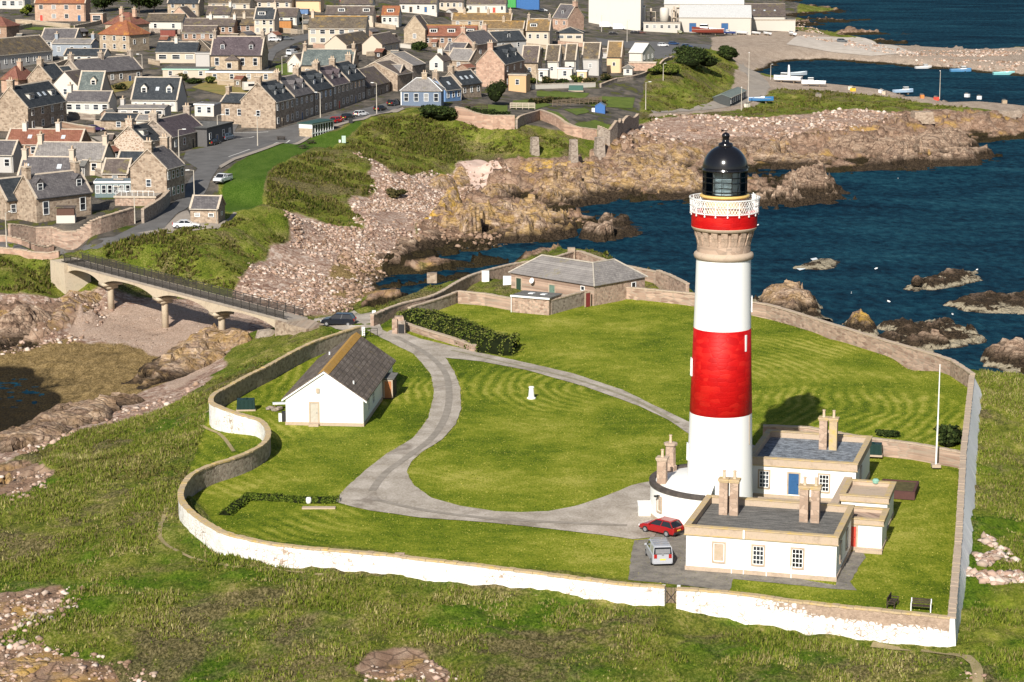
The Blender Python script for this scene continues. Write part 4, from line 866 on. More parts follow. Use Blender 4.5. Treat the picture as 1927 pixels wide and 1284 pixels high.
# ------------------------------------------------------------------ slate roofs
def slate(name, c1, c2, c3, moss=(.20,.17,.06), moss_f=.0, row=.34, bump=.5):
    n = N(name); o = n.obj(); s = n.sep(o)
    br = n.nd('ShaderNodeTexBrick'); c = n.nd('ShaderNodeCombineXYZ'); n.put(c.inputs[0], n.math('ADD', s[0], s[1])); n.put(c.inputs[1], n.math('MULTIPLY', s[2], 1.5)); n.put(br.inputs['Vector'], c.outputs[0])
    br.inputs['Color1'].default_value = (.25, .25, .25, 1); br.inputs['Color2'].default_value = (.75, .75, .75, 1); br.inputs['Mortar'].default_value = (0, 0, 0, 1)
    br.inputs['Scale'].default_value = 1; br.inputs['Mortar Size'].default_value = .025; br.inputs['Brick Width'].default_value = row*1.4; br.inputs['Row Height'].default_value = row
    f = n.math('ADD', n.math('MULTIPLY', n.sep(br.outputs[0])[0], .35), n.math('ADD', n.math('MULTIPLY', n.noise(n.pos(), .5, 5, .65), .4), n.math('MULTIPLY', n.noise(o, 5, 3, .7), .3)))
    col = n.ramp(f, [(.3, c1), (.52, c2), (.75, c3)])
    if moss_f: col = n.mix(n.rng(n.noise(n.pos(), .45, 5, .7), .62-moss_f*.25, .75-moss_f*.25, 0, .9), col, moss)
    n.bump(n.math('ADD', n.sep(br.outputs[0])[0], n.noise(o, 6, 2)), bump, .05)
    return n.done(col, .8, .25)
M_SLATE = slate('grey_slate', (.055,.050,.055), (.115,.105,.108), (.20,.185,.18))
M_SLATEC = slate('brown_grey_slate', (.060,.047,.038), (.150,.118,.096), (.29,.24,.20), moss=(.20,.15,.06), moss_f=.15, row=.42, bump=.9)
M_SLATED = slate('dark_slate', (.018,.022,.027), (.042,.048,.055), (.09,.095,.10))
M_SLATEB = slate('brown_slate', (.055,.042,.038), (.12,.095,.085), (.20,.165,.14), moss_f=.25)
M_SLATEP = slate('purple_slate', (.045,.034,.040), (.095,.074,.082), (.16,.13,.135))
M_SLATEG = slate('green_grey_slate', (.05,.062,.062), (.115,.135,.13), (.22,.24,.22))
M_SLATEL = slate('light_grey_slate', (.12,.11,.105), (.23,.21,.20), (.34,.315,.29), moss_f=.1)
M_MOSS = slate('mossy_tile', (.05,.040,.032), (.115,.092,.07), (.21,.17,.12), (.24,.17,.07), .35)
M_OCHRE = slate('ochre_lichen_tile', (.10,.070,.042), (.20,.135,.07), (.31,.205,.095), (.40,.23,.06), .35)
M_PANT = slate('orange_pantile', (.17,.062,.033), (.28,.105,.054), (.37,.18,.09), (.50,.24,.04), .2)
M_BRICKT = slate('brick_red_tile', (.13,.05,.032), (.23,.095,.062), (.34,.16,.11), moss_f=.1)
M_REDT = slate('red_brown_tile', (.12,.045,.035), (.20,.085,.062), (.30,.14,.10), moss_f=.15)
M_RIDGEO = mottled('orange_lichen_ridge', (.28,.16,.04), (.46,.25,.05), (.34,.22,.10), scale=1.5, fine=6)
M_BW = mottled('dark_bench_wood', (.03,.022,.016), (.075,.055,.04), scale=3, fine=10)
# ------------------------------------------------------------------ white cottage
Q = P(684, 803); th = R(-5.5); hw, hl, ev, ap = 4.35, 11.0, 3.15, 6.15
c = Vector((Q.x, Q.y))+Vector((-hw*math.cos(th)-hl*math.sin(th), -hw*math.sin(th)+hl*math.cos(th)))
CT = empty('cottage', (c.x, c.y, 0), th, 'white gabled cottage with a long grey slate roof and orange lichen ridge', 'cottage')
b = MB(); b.prismy([(-hw, .35), (hw, .35), (hw, ev), (0, ap-.1), (-hw, ev)], -hl, hl); b.build('wall', M_WHITE, CT)
MB().box((0, 0, .0), (2*hw+.14, 2*hl+.14, .75)).build('plinth', M_COPE, CT)
def pitched(parent, hw, hl, ev, ap, mat, oh=.3, og=.12, th=.14, axis='y', ridge=None, name='roof'):
    sl = (ap-ev)/hw; b = MB()
    pts = [(-hw-oh, ev-oh*sl), (0, ap), (hw+oh, ev-oh*sl), (hw+oh, ev-oh*sl+th), (0, ap+th*1.15), (-hw-oh, ev-oh*sl+th)]
    L = [(pts[0], pts[1], pts[4], pts[5]), (pts[1], pts[2], pts[3], pts[4])]
    for f in L:
        if axis == 'y': b.prismy(list(f), -hl-og, hl+og)
        else: b.prismx(list(f), -hl-og, hl+og)
    r = b.build(name, mat, parent)
    if ridge:
        k = MB(); pr = [(-.16, ap+th*1.15-.16*sl+.03), (0, ap+th*1.15+.05), (.16, ap+th*1.15-.16*sl+.03), (0, ap+th*.9)]
        if axis == 'y': k.prismy(pr, -hl-og-.02, hl+og+.02)
        else: k.prismx(pr, -hl-og-.02, hl+og+.02)
        k.build('ridge', ridge, r)
    return r
rf = pitched(CT, hw, hl, ev, ap, M_SLATEC, .42, .18, .14)
b = MB(); sl = (ap-ev)/hw
for s in (-1, 1): b.prismy([(0, ap+.20), (s*.62, ap+.20-.62*sl), (s*.62, ap+.165-.62*sl), (0, ap+.165)][::s], -hl-.2, hl+.2)
b.build('ridge', M_RIDGEO, rf)
b = MB()
for s in (-1, 1): b.prismy([(0, ap+.02), (s*(hw+.42), ev-.42*sl+.02), (s*(hw+.42), ev-.42*sl-.16), (0, ap-.18)][::s], -hl-.24, -hl-.14)
b.build('bargeboard', M_WPAINT, CT)
M_PALED = plain('pale_door_paint', (.46,.42,.36), .5)
door(CT, (-1.15, -hl, 1.45), .85, 2.2, 0, M_PALED, M_COPE); MB().box((-1.15, -hl-.35, .15), (1.1, .6, .35)).build('step', M_COPE, CT)
for y, wdt in ((-7.5, 1.0), (-4.0, 1.2), (6.5, 1.2)): window(CT, (hw, y, 1.9), wdt, 1.3, math.pi/2, bars=(2, 2))
for y in (-6, 0, 6): window(CT, (-hw, y, 1.9), 1.1, 1.3, -math.pi/2, bars=(2, 2))
b = MB(); b.box((hw+.6, 4.6, 1.2), (1.2, 3.0, 2.4)); b.build('side_porch', M_BW, CT); b = MB(); b.box((hw+.65, 4.6, 2.46), (1.5, 3.4, .12)); b.build('porch_roof', M_FELT, CT); door(CT, (hw+.65, 3.09, 1.15), .8, 2.0, 0, plain('orange_brown_door', (.42,.17,.07), .5))
b = MB()
for x, y in ((-2.2, 5), (2.9, -8.6)): b.tube((x, y, ap-abs(x)*sl), (x, y, ap-abs(x)*sl+.5), .09, 8)
b.build('flue', M_WPAINT, CT)
b = MB(); b.box((-.7, -hl-.1, 4.0), (.35, .2, .5)); b.build('floodlight', M_COPE, CT)
# ------------------------------------------------------------------ hipped store building with its yard
ev = 3.0; C0 = P(1118, 537, ev).to_2d(); A0 = P(962, 512, ev).to_2d(); B0 = P(1192, 518, ev).to_2d()
ST = empty('store_building', (C0.x, C0.y, 0), 0, 'pink rubble store building with L shaped hipped slate roof by the sea wall', 'building')
dA = (A0-C0); lA = dA.length; dA.normalize(); nA = Vector((dA.y, -dA.x)); 
if nA.y < 0: nA = -nA
lB = max(11.0, (B0-C0).length*.9); dB = nA; w = 6.4
def pt(a, b, z): v = dA*a+dB*b; return (v.x, v.y, z)
b = MB(); b.mi = 0
out = [(0, 0), (lA, 0), (lA, w), (w, w), (w, lB), (0, lB)]
vs = [pt(a, c2, -.3) for a, c2 in out]+[pt(a, c2, ev) for a, c2 in out]; n6 = 6
b.add(vs, [(i, (i+1) % 6, (i+1) % 6+6, i+6) for i in range(6)]); b.build('wall', M_RUB, ST)
o_ = .3; rz = ev+2.5; b = MB(); h2 = w/2
V = [pt(-o_, -o_, ev-.1), pt(lA+o_, -o_, ev-.1), pt(lA+o_, w+o_, ev-.1), pt(w+o_, w+o_, ev-.1), pt(w+o_, lB+o_, ev-.1), pt(-o_, lB+o_, ev-.1), pt(h2, h2, rz), pt(lA-h2, h2, rz), pt(h2, lB-h2, rz)]
b.add(V, [(0, 1, 7, 6), (1, 2, 7), (2, 3, 6, 7), (3, 4, 8, 6), (4, 5, 8), (5, 0, 6, 8), (5, 4, 3, 2, 1, 0)]); rf = b.build('roof', M_SLATEL, ST)
b = MB()
for i, j in ((0, 6), (1, 7), (2, 7), (6, 7), (6, 8), (4, 8), (5, 8)): b.tube(Vector(V[i])+Vector((0, 0, .04)), Vector(V[j])+Vector((0, 0, .04)), .11, 5)
b.build('hip_ridge', mottled('pale_ridge', (.36,.32,.27), (.50,.45,.38), scale=2), rf)
angA = math.atan2(-dA.y, -dA.x)
def on_a(a, z): return (dA.x*a, dA.y*a, z)
door(ST, on_a(lA-1.6, 1.2), 1.0, 2.1, angA, plain('dark_green_door', (.03,.06,.04), .6)); door(ST, on_a(lA-8.4, 1.3), 1.1, 1.5, angA, plain('grey_green_shutter', (.13,.20,.16), .6))
window(ST, on_a(2.2, 2.3), .6, .5, angA, bars=(1, 1)); 
b = MB(); b.lathe([(.02, 0), (.35, .05), (.42, .12)], 16); o = b.build('satellite_dish', M_WPAINT, ST, loc=tuple(Vector(on_a(lA-4.8, 2.3))-Vector((dB.x, dB.y, 0))*.5)); o.rotation_euler = (R(70), 0, angA)
door(ST, (dB.x*.0+dA.x*-.02+dB.x*-1.3, dB.y*-1.3+dA.y*-.02, 1.05), .9, 2.0, angA+math.pi/2-math.pi, plain('maroon_door', (.20,.03,.03), .6))
window(ST, (dB.x*8.5, dB.y*8.5, 2.0), .8, .7, angA+math.pi/2, bars=(1, 1))
# red door and lean-to
q = P(1154, 566); e = empty('yard_door', (q.x, q.y, 0), R(-12), 'bright orange red door in the rubble wall right of the store building', 'door'); door(e, (0, 0, 1.05), 1.15, 2.1, 0, plain('orange_red_paint', (.60,.10,.035), .5), M_COPE)
f0, f1, f2 = P(964, 588), P(1033, 594), P(1062, 578); th2 = math.atan2(f1.y-f0.y, f1.x-f0.x); wl = (f1-f0).length; dl = 4.2
e = empty('lean_to', (f0.x, f0.y, 0), th2, 'flat roofed pink rubble lean-to with two roof lights in front of the store', 'outbuilding')
MB().bx(0, wl, 0, dl, -.3, 2.35).build('wall', M_RUB, e); MB().bx(-.15, wl+.15, -.15, dl, 2.35, 2.5).build('roof', M_FELT, e)
b = MB(); b.bx(-.2, wl+.2, -.28, -.16, 2.28, 2.52); b.tube((-.1, -.12, 0), (-.1, -.12, 2.4), .06, 6); b.build('gutter', M_WPAINT, e)
for x in (2.0, 3.9): MB().box((x, 2.2, 2.56), (.75, .9, .1)).build('roof_light', plain('roof_light', (.72,.73,.72), .3), e)
wall('yard_wall', 'sloping rubble wall from the lean-to to the maroon door of the store', [(1036,592),(1075,581),(1112,571)], 2.1, .4, M_RUBG, M_RUBG, M_COPE, curve=False)
for k, (x, y, lb) in enumerate(((914, 527, 'white painted gateway pillar of the store yard by the sea wall'), (955, 537, 'wide white gateway pillar against the left end of the store building'))):
    q = P(x, y, 0); o = MB().box((0, 0, .95), (1.1 if k == 0 else 1.3, .5, 1.9)).build('yard_pillar', M_WHITE, None, loc=(q.x, q.y-3, 0)); tag(o, lb, 'pillar')
q = P(1075, 492); o = MB().box((0, 0, 1.1), (1.2, 1.2, 2.2)).build('stone_block', M_RUBT, None, loc=(q.x, q.y, 0)); tag(o, 'square rubble block in the corner of the sea wall behind the store roof', 'block')
q = P(813, 526); o = MB().box((0, 0, .55), (1.5, 1.2, 1.5)).build('stone_block', M_RUBT, None, loc=(q.x, q.y, -.3)); tag(o, 'squat square stone block on the grass edge above the inlet', 'block')
# ------------------------------------------------------------------ gate at the bridge end
q = P(748, 628); e = empty('gate_pillar', (q.x, q.y, 0), R(-8), 'pink stone gate pillar with a rubble top and dark bin recess', 'pillar')
MB().box((-.3, 0, 1.0), (.7, .9, 2.0)).build('pillar_shaft', M_RUB, e); MB().box((.55, .3, .85), (1.0, .8, 1.7)).build('bin_recess', M_RUBG, e); MB().box((.55, -.15, .7), (.8, .12, 1.2)).build('bin_front', M_DARK, e); b = MB(); b.box((.1, .7, 1.9), (1.3, 1.2, .7), .3, .8); b.build('pillar_head', M_RUB, e)
q = P(704, 601); o = MB().box((0, 0, .6), (.5, .5, 1.25)).build('gate_post', M_WHITE, None, loc=(q.x, q.y, 0)); tag(o, 'stubby white gate post beside the outer sea wall', 'post')
q = P(684, 633); o = MB().box((0, 0, .6), (.4, .4, 1.3)).build('gate_post', M_WHITE, None, loc=(q.x, q.y, 0)); tag(o, 'white gate post beside the open dark metal gate', 'post')
q = P(697, 635); e = empty('metal_gate', (q.x, q.y, 0), R(10), 'dark metal field gate standing open beside the cottage roof', 'gate')
for z in (.25, .55, .85, 1.15): MB().tube((-.95, 0, z), (.95, 0, z), .03, 5).build('bar', M_BLACK, e)
for x in (-.95, 0, .95): MB().tube((x, 0, .1), (x, 0, 1.2), .035, 5).build('stile', M_BLACK, e)
# ------------------------------------------------------------------ small things on the lawns
q = P(1000, 750); e = empty('white_marker', (q.x, q.y, 0), 0, 'small white tapered marker pillar standing alone on the lawn', 'marker')
MB().lathe([(.52, -.05), (.5, .12), (.36, .16), (.27, 1.25), (.33, 1.3), (.3, 1.42), (.05, 1.45)], 16).build('shaft', M_WHITE, e)
q = P(1761, 878); e = empty('flagpole', (q.x, q.y, 0), 0, 'tall white flagpole on the lawn near the seaward wall', 'flagpole')
b = MB(); b.tube((0, 0, 0), (.05, 0, 5.2), .10, 10, .085); b.tube((.05, 0, 5.2), (.05, 0, 10.6), .075, 10, .05); b.build('pole', M_WPAINT, e); MB().box((0, 0, .1), (.9, .9, .3)).build('base', M_COPE, e); b = MB(); b.lathe([(.02, 10.6), (.09, 10.66), (.02, 10.75)], 8, (.05, 0)); b.build('finial', M_WPAINT, e)
M_TANK = plain('dark_green_plastic', (.008,.030,.026), .45)
def oil_tank(px, py, rz, label):
    q = P(px, py); e = empty('oil_tank', (q.x, q.y, 0), rz, label, 'tank'); b = MB(); b.box((0, 0, .75), (2.1, 1.1, 1.15), 0, .94); b.build('tank_body', M_TANK, e)
    for x in (-.7, -.23, .23, .7): MB().box((x, -.53, .75), (.12, .1, 1.0)).build('rib', M_TANK, e)
    b = MB(); b.lathe([(.25, 1.3), (.25, 1.42), (.05, 1.45)], 12); b.build('cap', M_TANK, e); MB().box((0, 0, .08), (2.2, 1.2, .2)).build('plinth', M_COPE, e)
oil_tank(463, 772, R(4), 'dark green oil tank on the grass inside the winding wall'); oil_tank(1641, 857, R(-12), 'dark green oil tank against the cross wall behind the rear house')
b = MB(); b.box((0, 0, .5), (.1, .1, 1.0)); q = P(431, 745); tag(b.build('white_post', M_WPAINT, None, loc=(q.x, q.y, 0)), 'short white post beside the bend of the winding wall', 'post')
q = P(508, 706); e = empty('stone_bench', (q.x, q.y, 0), R(3), 'pale stone seat on the grass under the winding wall', 'bench')
MB().box((0, 0, .5), (1.9, .55, .12)).build('seat', M_COPE, e)
for x in (-.7, .7): MB().box((x, 0, .2), (.25, .45, .5)).build('leg', M_COPE, e)
q = P(534, 793); e = empty('wheelie_bin', (q.x, q.y, 0), R(10), 'dark wheelie bin with a white front at the cottage corner', 'bin'); b = MB(); b.box((.1, 0, .5), (.55, .65, 1.0), 0, 1.08); b.build('bin_body', M_TRIM, e); b = MB(); b.box((.1, 0, 1.05), (.62, .72, .09)); b.build('lid', M_TRIM, e); b = MB(); b.box((-.4, 0, .45), (.35, .4, .95)); b.build('gas_bottle', M_WPAINT, e)
q = P(520, 772); e = empty('log_store', (q.x, q.y, 0), R(8), 'low heap of grey stones and boards beside the cottage gable', 'stone heap')
for k in range(14): MB().box((rnd.uniform(-1.2, .6), rnd.uniform(-.6, .6), .12+.2*rnd.random()), (rnd.uniform(.4, .8), rnd.uniform(.3, .5), rnd.uniform(.15, .35)), rnd.uniform(0, 3)).build('stone', M_RUBG, e)
MB().box((.5, .2, .75), (1.8, .9, .08)).build('board', M_WPAINT, e)
for k in (0, 1): MB().box((-.2+1.4*k, .2, .4), (.08, .8, .7)).build('support', M_WOOD, e)
q = P(581, 948); b = MB(); b.lathe([(.2, 0), (.27, .2), (.27, .5), (.2, .62)], 14); tag(b.build('plant_tub', M_WPAINT, None, loc=(q.x, q.y, 0), smooth=True), 'small white tub by the low dark hedge near the drive', 'tub')
q = P(600, 957); tag(MB().box((0, 0, .06), (3.2, .6, .16)).build('kerb_stone', M_COPE, None, loc=(q.x, q.y, 0)), 'long pale kerb stone at the grass edge of the drive', 'kerb')
def bench(px, py, rz, label, arms=True):
    q = P(px, py); e = empty('garden_bench', (q.x, q.y, 0), rz, label, 'bench')
    for y in (-.2, 0, .2): MB().box((0, y, .46), (1.7, .16, .05)).build('slat', M_BW, e)
    for z in (.62, .78, .94): MB().box((0, .32, z), (1.7, .05, .11)).build('slat', M_BW, e)
    for x in (-.8, .8):
        b = MB(); b.box((x, -.28, .33), (.08, .08, .66)); b.box((x, .33, .5), (.08, .08, 1.0)); b.box((x, 0, .66), (.09, .66, .06)); b.build('leg', M_WPAINT if arms else M_BW, e)
bench(1680, 1142, R(70), 'dark slatted bench seen end on near the front wall corner', False); bench(1733, 1150, R(-14), 'slatted bench with pale arms facing out by the front wall corner')
def lm(a, b): v = LT(a, b); return v
q = lm(15.6, 12.6); e = empty('flower_bed', (q.x, q.y, 0), TH, 'raised dark brown flower bed on the lawn beside the outhouse', 'flower bed')
for (x, y, sx, sy) in ((0, -2.1, 3.6, .25), (0, 2.1, 3.6, .25), (-1.7, 0, .25, 4.0), (1.7, 0, .25, 4.0)): MB().box((x, y, .35), (sx, sy, .8)).build('edging', plain('maroon_brick', (.085,.035,.03), .8), e)
MB().box((0, 0, .3), (3.2, 4.0, .7)).build('soil', mottled('garden_soil', (.06,.05,.02), (.12,.10,.04), scale=2, fine=6), e)
# ------------------------------------------------------------------ rocks
def rock_mat():
    n = N('shore_rock'); p = n.pos(); z = n.sep(p)[2]
    m = n.mapv(p, (.5, 1.6, 1.2), (0, R(12), R(-25)))
    a = n.math('ADD', n.math('MULTIPLY', n.noise(m, .55, 5, .65, .4), .55), n.math('MULTIPLY', n.noise(p, 2.4, 5, .72), .45))
    c = n.ramp(a, [(.36, (.055, .034, .024)), (.44, (.165, .108, .076)), (.53, (.32, .225, .16)), (.63, (.50, .385, .29))])
    att = n.attr('lichen'); c = n.mix(n.math('MULTIPLY', n.rng(n.noise(p, .4, 5, .7), .44, .6), att.outputs['Fac']), c, (.50, .31, .065))
    ck = n.voro(m, .8, 'DISTANCE_TO_EDGE', 'Distance'); c = n.mix(n.rng(ck, 0, .03, .22, 0), c, (.06, .042, .032))
    zz = n.math('ADD', z, n.math('MULTIPLY', n.math('SUBTRACT', n.noise(p, .5, 5, .7), .5), 2.2))
    c = n.mix(n.rng(zz, -6.2, -4.9, 1, 0), c, n.ramp(n.noise(p, 3, 4, .7), [(.35, (.014, .010, .007)), (.7, (.075, .052, .032))]))
    c = n.mix(n.math('MULTIPLY', n.rng(zz, -7.55, -7.3), n.math('MULTIPLY', n.rng(zz, -6.95, -6.75, .8, 0), n.attr('barnacle').outputs['Fac'])), c, (.36, .31, .22))
    n.bump(n.math('ADD', n.noise(p, 2.2, 5, .75), n.math('MULTIPLY', n.rng(ck, 0, .1), .5)), .9, .3)
    return n.done(c, .92, .12)
M_ROCK = rock_mat()
def rock_mass(name, pts, H, seed, label=None, cat='rock', edge=5.0, sp=.55, blk=5.0, tilt=.6, ang=.45, lich=0.0, zb=None, group=None, kind=None, world=False, lean=0.0, base=True):
    poly = pts if world else ([(q.x, q.y) for q in (P(x, y, zb) for x, y in pts)] if zb is not None else wpoly(pts))
    xs = [q[0] for q in poly]; ys = [q[1] for q in poly]
    gx = np.arange(min(xs)-sp, max(xs)+2*sp, sp); gy = np.arange(min(ys)-sp, max(ys)+2*sp, sp*1.2); X, Y = np.meshgrid(gx, gy)
    X = X+(fbm(X/2.3, Y/2.3, seed+1)-.5)*sp*.8; Y = Y+(fbm(X/2.3, Y/2.3, seed+2)-.5)*sp*.8
    d = np.full(X.shape, 1e9); n = len(poly)
    for i in range(n):
        ax, ay = poly[i]; bx, by = poly[(i+1) % n]; L2 = (bx-ax)**2+(by-ay)**2+1e-9
        t = np.clip(((X-ax)*(bx-ax)+(Y-ay)*(by-ay))/L2, 0, 1); d = np.minimum(d, np.hypot(X-ax-t*(bx-ax), Y-ay-t*(by-ay)))
    ins = inpoly(X, Y, poly); d = np.where(ins, d, -d)
    d = d+(fbm(X/5, Y/5, seed+3)-.5)*edge*1.1
    pr = np.clip(d/edge, -.4, 1); pr = np.where(pr > 0, pr**.6, pr*1.2)
    big = .55+.75*fbm(X/(edge*2.2), Y/(edge*2.2), seed+4, 3)
    B = blocks(X, Y, blk, seed+5, tilt, ang, 2.3)*.75+blocks(X, Y, blk*.35, seed+9, tilt, ang, 1.8)*.28
    gz = np.full(X.shape, zb-.1) if zb is not None else blur(np.maximum(hf(X, Y), SEA-1.2), 2)
    Z = gz-(.7 if zb is None else .25)+pr*H*big*.62+np.clip(pr*1.4, 0, 1)*(B-.40)*H*(.95 if H > 1.5 else .5)+(fbm(X/.8, Y/.8, seed+6)-.5)*.55*min(1, max(.5, H/2))
    tl = .22*(X*math.cos(ang)+Y*math.sin(ang))+.5*fbm(X/6, Y/6, seed+15); st = max(.2, H*.26); v = (Z+tl)/st; fr = v-np.floor(v)
    Z = .5*Z+.5*(st*(np.floor(v)+np.clip((fr-.72)/.28, 0, 1)**1.5)-tl) if H > 1.5 else Z
    Z = Z-np.where(blocks(X, Y, blk*.8, seed+21, 0, ang, 3.5) < .16, .9, 0)*np.clip(pr, 0, 1)*min(1, H/3)
    ok = (pr > -.35); a, b2 = X.shape; keep = ok[:-1, :-1] | ok[1:, :-1] | ok[:-1, 1:] | ok[1:, 1:]
    idx = np.full(a*b2, -1); f = np.argwhere(keep); i, j = f[:, 0], f[:, 1]
    q = np.stack([i*b2+j, i*b2+j+1, (i+1)*b2+j+1, (i+1)*b2+j], 1); u = np.unique(q); idx[u] = np.arange(len(u)); q = idx[q]
    cx, cy = float(np.mean(xs)), float(np.mean(ys)); cz = max(hz(cx, cy), SEA)
    co = np.stack([X.ravel()[u]-cx, Y.ravel()[u]-cy, Z.ravel()[u]-cz], 1)
    o = mesh_obj(name, co, [tuple(int(k) for k in r) for r in q], M_ROCK, None, loc=(cx, cy, cz))
    at = o.data.attributes.new('lichen', 'FLOAT', 'POINT'); at.data.foreach_set('value', np.full(len(u), lich, np.float32))
    at = o.data.attributes.new('barnacle', 'FLOAT', 'POINT'); at.data.foreach_set('value', np.full(len(u), 1.0 if zb is not None else .0, np.float32))
    return tag(o, label, cat if label else None, group, kind)
RK = 'rock_outcrop'
rock_mass(RK, [(1128,305),(1190,280),(1270,282),(1330,292),(1320,312),(1240,322),(1150,325)], 3.4, 11, 'tan rock ledge just left of the black dome, behind the tawny ridge', edge=5, sp=.7, lich=.35)
rock_mass(RK, [(1400,300),(1460,284),(1550,290),(1590,312),(1520,324),(1430,318)], 3.4, 12, 'tan rock ledge just right of the black dome', edge=5, sp=.7, lich=.2)
rock_mass(RK, [(1540,270),(1640,268),(1780,258),(1860,280),(1885,292),(1850,312),(1700,325),(1600,322),(1640,300)], 3.8, 13, 'long pale rock point reaching out into the sea on the right', edge=6, sp=.7)
rock_mass(RK, [(1330,262),(1430,262),(1500,268),(1490,282),(1380,284),(1320,278)], 2.4, 14, 'low brown rock rib across the pink shore above the dome', edge=4, sp=.7)
rock_mass(RK, [(1400,395),(1412,365),(1470,338),(1540,325),(1600,352),(1618,375),(1560,388),(1470,395)], 5.0, 23, 'brown rock islet in the water just right of the lantern', edge=7, sp=.6, blk=3)
rock_mass(RK, [(1130,345),(1180,325),(1270,320),(1340,335),(1330,372),(1240,378),(1150,372)], 4.0, 31, 'tawny rock ridge left of the lantern', edge=6, sp=.6, lich=.4)
rock_mass(RK, [(985,365),(1040,330),(1110,318),(1150,345),(1180,380),(1100,392),(1020,385)], 4.5, 37, 'large sloping tan rock slab above the inlet', edge=6, sp=.55, lich=.3)
rock_mass(RK, [(830,420),(880,378),(960,372),(1020,395),(1090,420),(1100,450),(1000,460),(900,450)], 4.6, 43, 'knobbly rock ridge along the near side of the inlet', edge=5, sp=.5, lich=.45)
rock_mass(RK, [(1070,452),(1110,418),(1180,402),(1232,425),(1225,445),(1150,462)], 4.0, 47, 'dark weedy rock tongue pointing into the sea left of the tower', edge=5, sp=.5)
rock_mass(RK, [(900,358),(925,328),(960,330),(985,350),(960,372),(915,372)], 3.6, 53, 'rounded brown boulder knoll beside the patch of pale sand', edge=4, sp=.45, lich=.3)
rock_mass(RK, [(800,412),(820,385),(860,362),(868,395),(830,425)], 3.4, 59, 'ochre lichened rock spur above the pink boulder beach', edge=3.5, sp=.45, lich=1)
rock_mass(RK, [(950,312),(1005,305),(1080,300),(1140,318),(1080,330),(985,332)], 3.2, 61, 'lichened rocks below the ruined stone pillars', edge=5, sp=.5, lich=.8)
rock_mass(RK, [(810,330),(870,312),(890,345),(850,362),(800,352)], 2.6, 67, 'orange brown rocks left of the patch of pale sand', edge=4, sp=.45, lich=.5)
rock_mass(RK, [(700,490),(760,440),(830,428),(850,455),(790,480),(740,510)], 2.6, 71, 'dark seaweed covered rocks at the mouth of the inlet', edge=4, sp=.5)
rock_mass(RK, [(235,722),(275,690),(330,655),(350,640),(420,622),(470,622),(485,640),(430,660),(385,692),(330,716),(270,738)], 4.2, 73, 'big slanting tan rock bluff beside the right end of the footbridge', edge=4.5, sp=.45, blk=7, tilt=.35, ang=.9, lich=.35)
rock_mass(RK, [(90,600),(110,555),(160,540),(200,555),(190,580),(130,615)], 1.6, 79, 'rough ochre rocks below the left end of the bridge', edge=3, sp=.45, lich=.5)
rock_mass(RK, [(-60,650),(-20,600),(60,575),(110,600),(60,640),(0,665)], 2.6, 83, 'jumbled pink rocks at the left edge of the cove', edge=4, sp=.5)
rock_mass(RK, [(-40,830),(60,790),(180,755),(300,745),(330,735),(270,760),(200,790),(100,830),(0,862)], 2.2, 89, 'low broken rock ledge crossing the cove floor', edge=3.5, sp=.5, lich=.1)
rock_mass(RK, [(-40,1225),(30,1205),(110,1212),(160,1240),(205,1250),(215,1300),(-40,1300)], 1.2, 97, 'orange tan rock outcrop in the bottom left corner', edge=2.5, sp=.25, blk=1.8, lich=.6)
rock_mass(RK, [(-30,1150),(30,1118),(100,1108),(140,1130),(110,1165),(20,1185)], .6, 101, 'grey pink rocks in the grass at the left edge of the foreground', edge=2, sp=.25, blk=1)
rock_mass(RK, [(-30,925),(20,880),(80,868),(90,890),(60,930),(0,940)], .8, 103, 'pink rock patch on the grassy slope at the left edge', edge=2.5, sp=.35, blk=1.5, lich=.3)
rock_mass(RK, [(705,1275),(760,1255),(830,1262),(860,1290),(700,1300)], .75, 107, 'low pale rocks in the grass at the bottom edge', edge=1.6, sp=.22, blk=.9)
rock_mass(RK, [(160,925),(175,905),(200,905),(205,925),(180,935)], 1.0, 109, 'small grey rock in the rough grass left of the winding wall', edge=1.5, sp=.25, blk=1)
SK = 'sea_rock'
rock_mass(SK, [(1640,650),(1660,615),(1760,600),(1840,625),(1850,645),(1780,662),(1700,668)], 2.4, 113, 'wide dark sea rock with pale patches just beyond the back wall', zb=-7.5, edge=5, sp=.5, blk=2.5)
rock_mass(SK, [(1680,545),(1720,535),(1760,515),(1840,512),(1848,528),(1800,542),(1720,552)], 1.9, 127, 'long flat pale edged sea rock with a small pink knob', zb=-7.5, edge=3, sp=.5)
rock_mass(SK, [(1775,575),(1830,560),(1900,555),(2000,552),(2010,590),(1900,592),(1820,585)], 2.0, 131, 'long dark sea rock running out of the right edge', zb=-7.5, edge=4, sp=.5)
rock_mass(SK, [(1497,505),(1530,488),(1590,492),(1585,506),(1540,510)], 1.4, 137, 'small dark half awash sea rock with white foam', zb=-7.5, edge=3, sp=.45)
rock_mass(SK, [(1840,690),(1850,665),(1890,660),(1940,672),(2000,700),(1900,702)], 3.6, 139, 'brown shore rock at the right edge below the seaward grass', zb=-7.5, edge=4, sp=.45)
rock_mass(SK, [(1420,575),(1440,556),(1500,555),(1550,575),(1555,598),(1500,600),(1440,590)], 3.9, 149, 'pale shore rocks just behind the back wall beside the tower', zb=-7.0, edge=5, sp=.45, lich=.2)
rock_mass(SK, [(1585,615),(1595,600),(1620,598),(1635,612),(1650,632),(1610,630)], 3.1, 151, 'yellow lichened shore rock peeping over the back wall', zb=-7.3, edge=3, sp=.4, lich=1)
q = P(1725, 533, -6.6); b = MB(); b.lathe([(.9, 0), (1.0, .5), (.7, 1.2), (.3, 1.6)], 9); tag(b.build('pink_boulder', M_ROCK, None, loc=(q.x, q.y, -6.9)), 'pink boulder standing upright on the long flat sea rock', 'boulder')
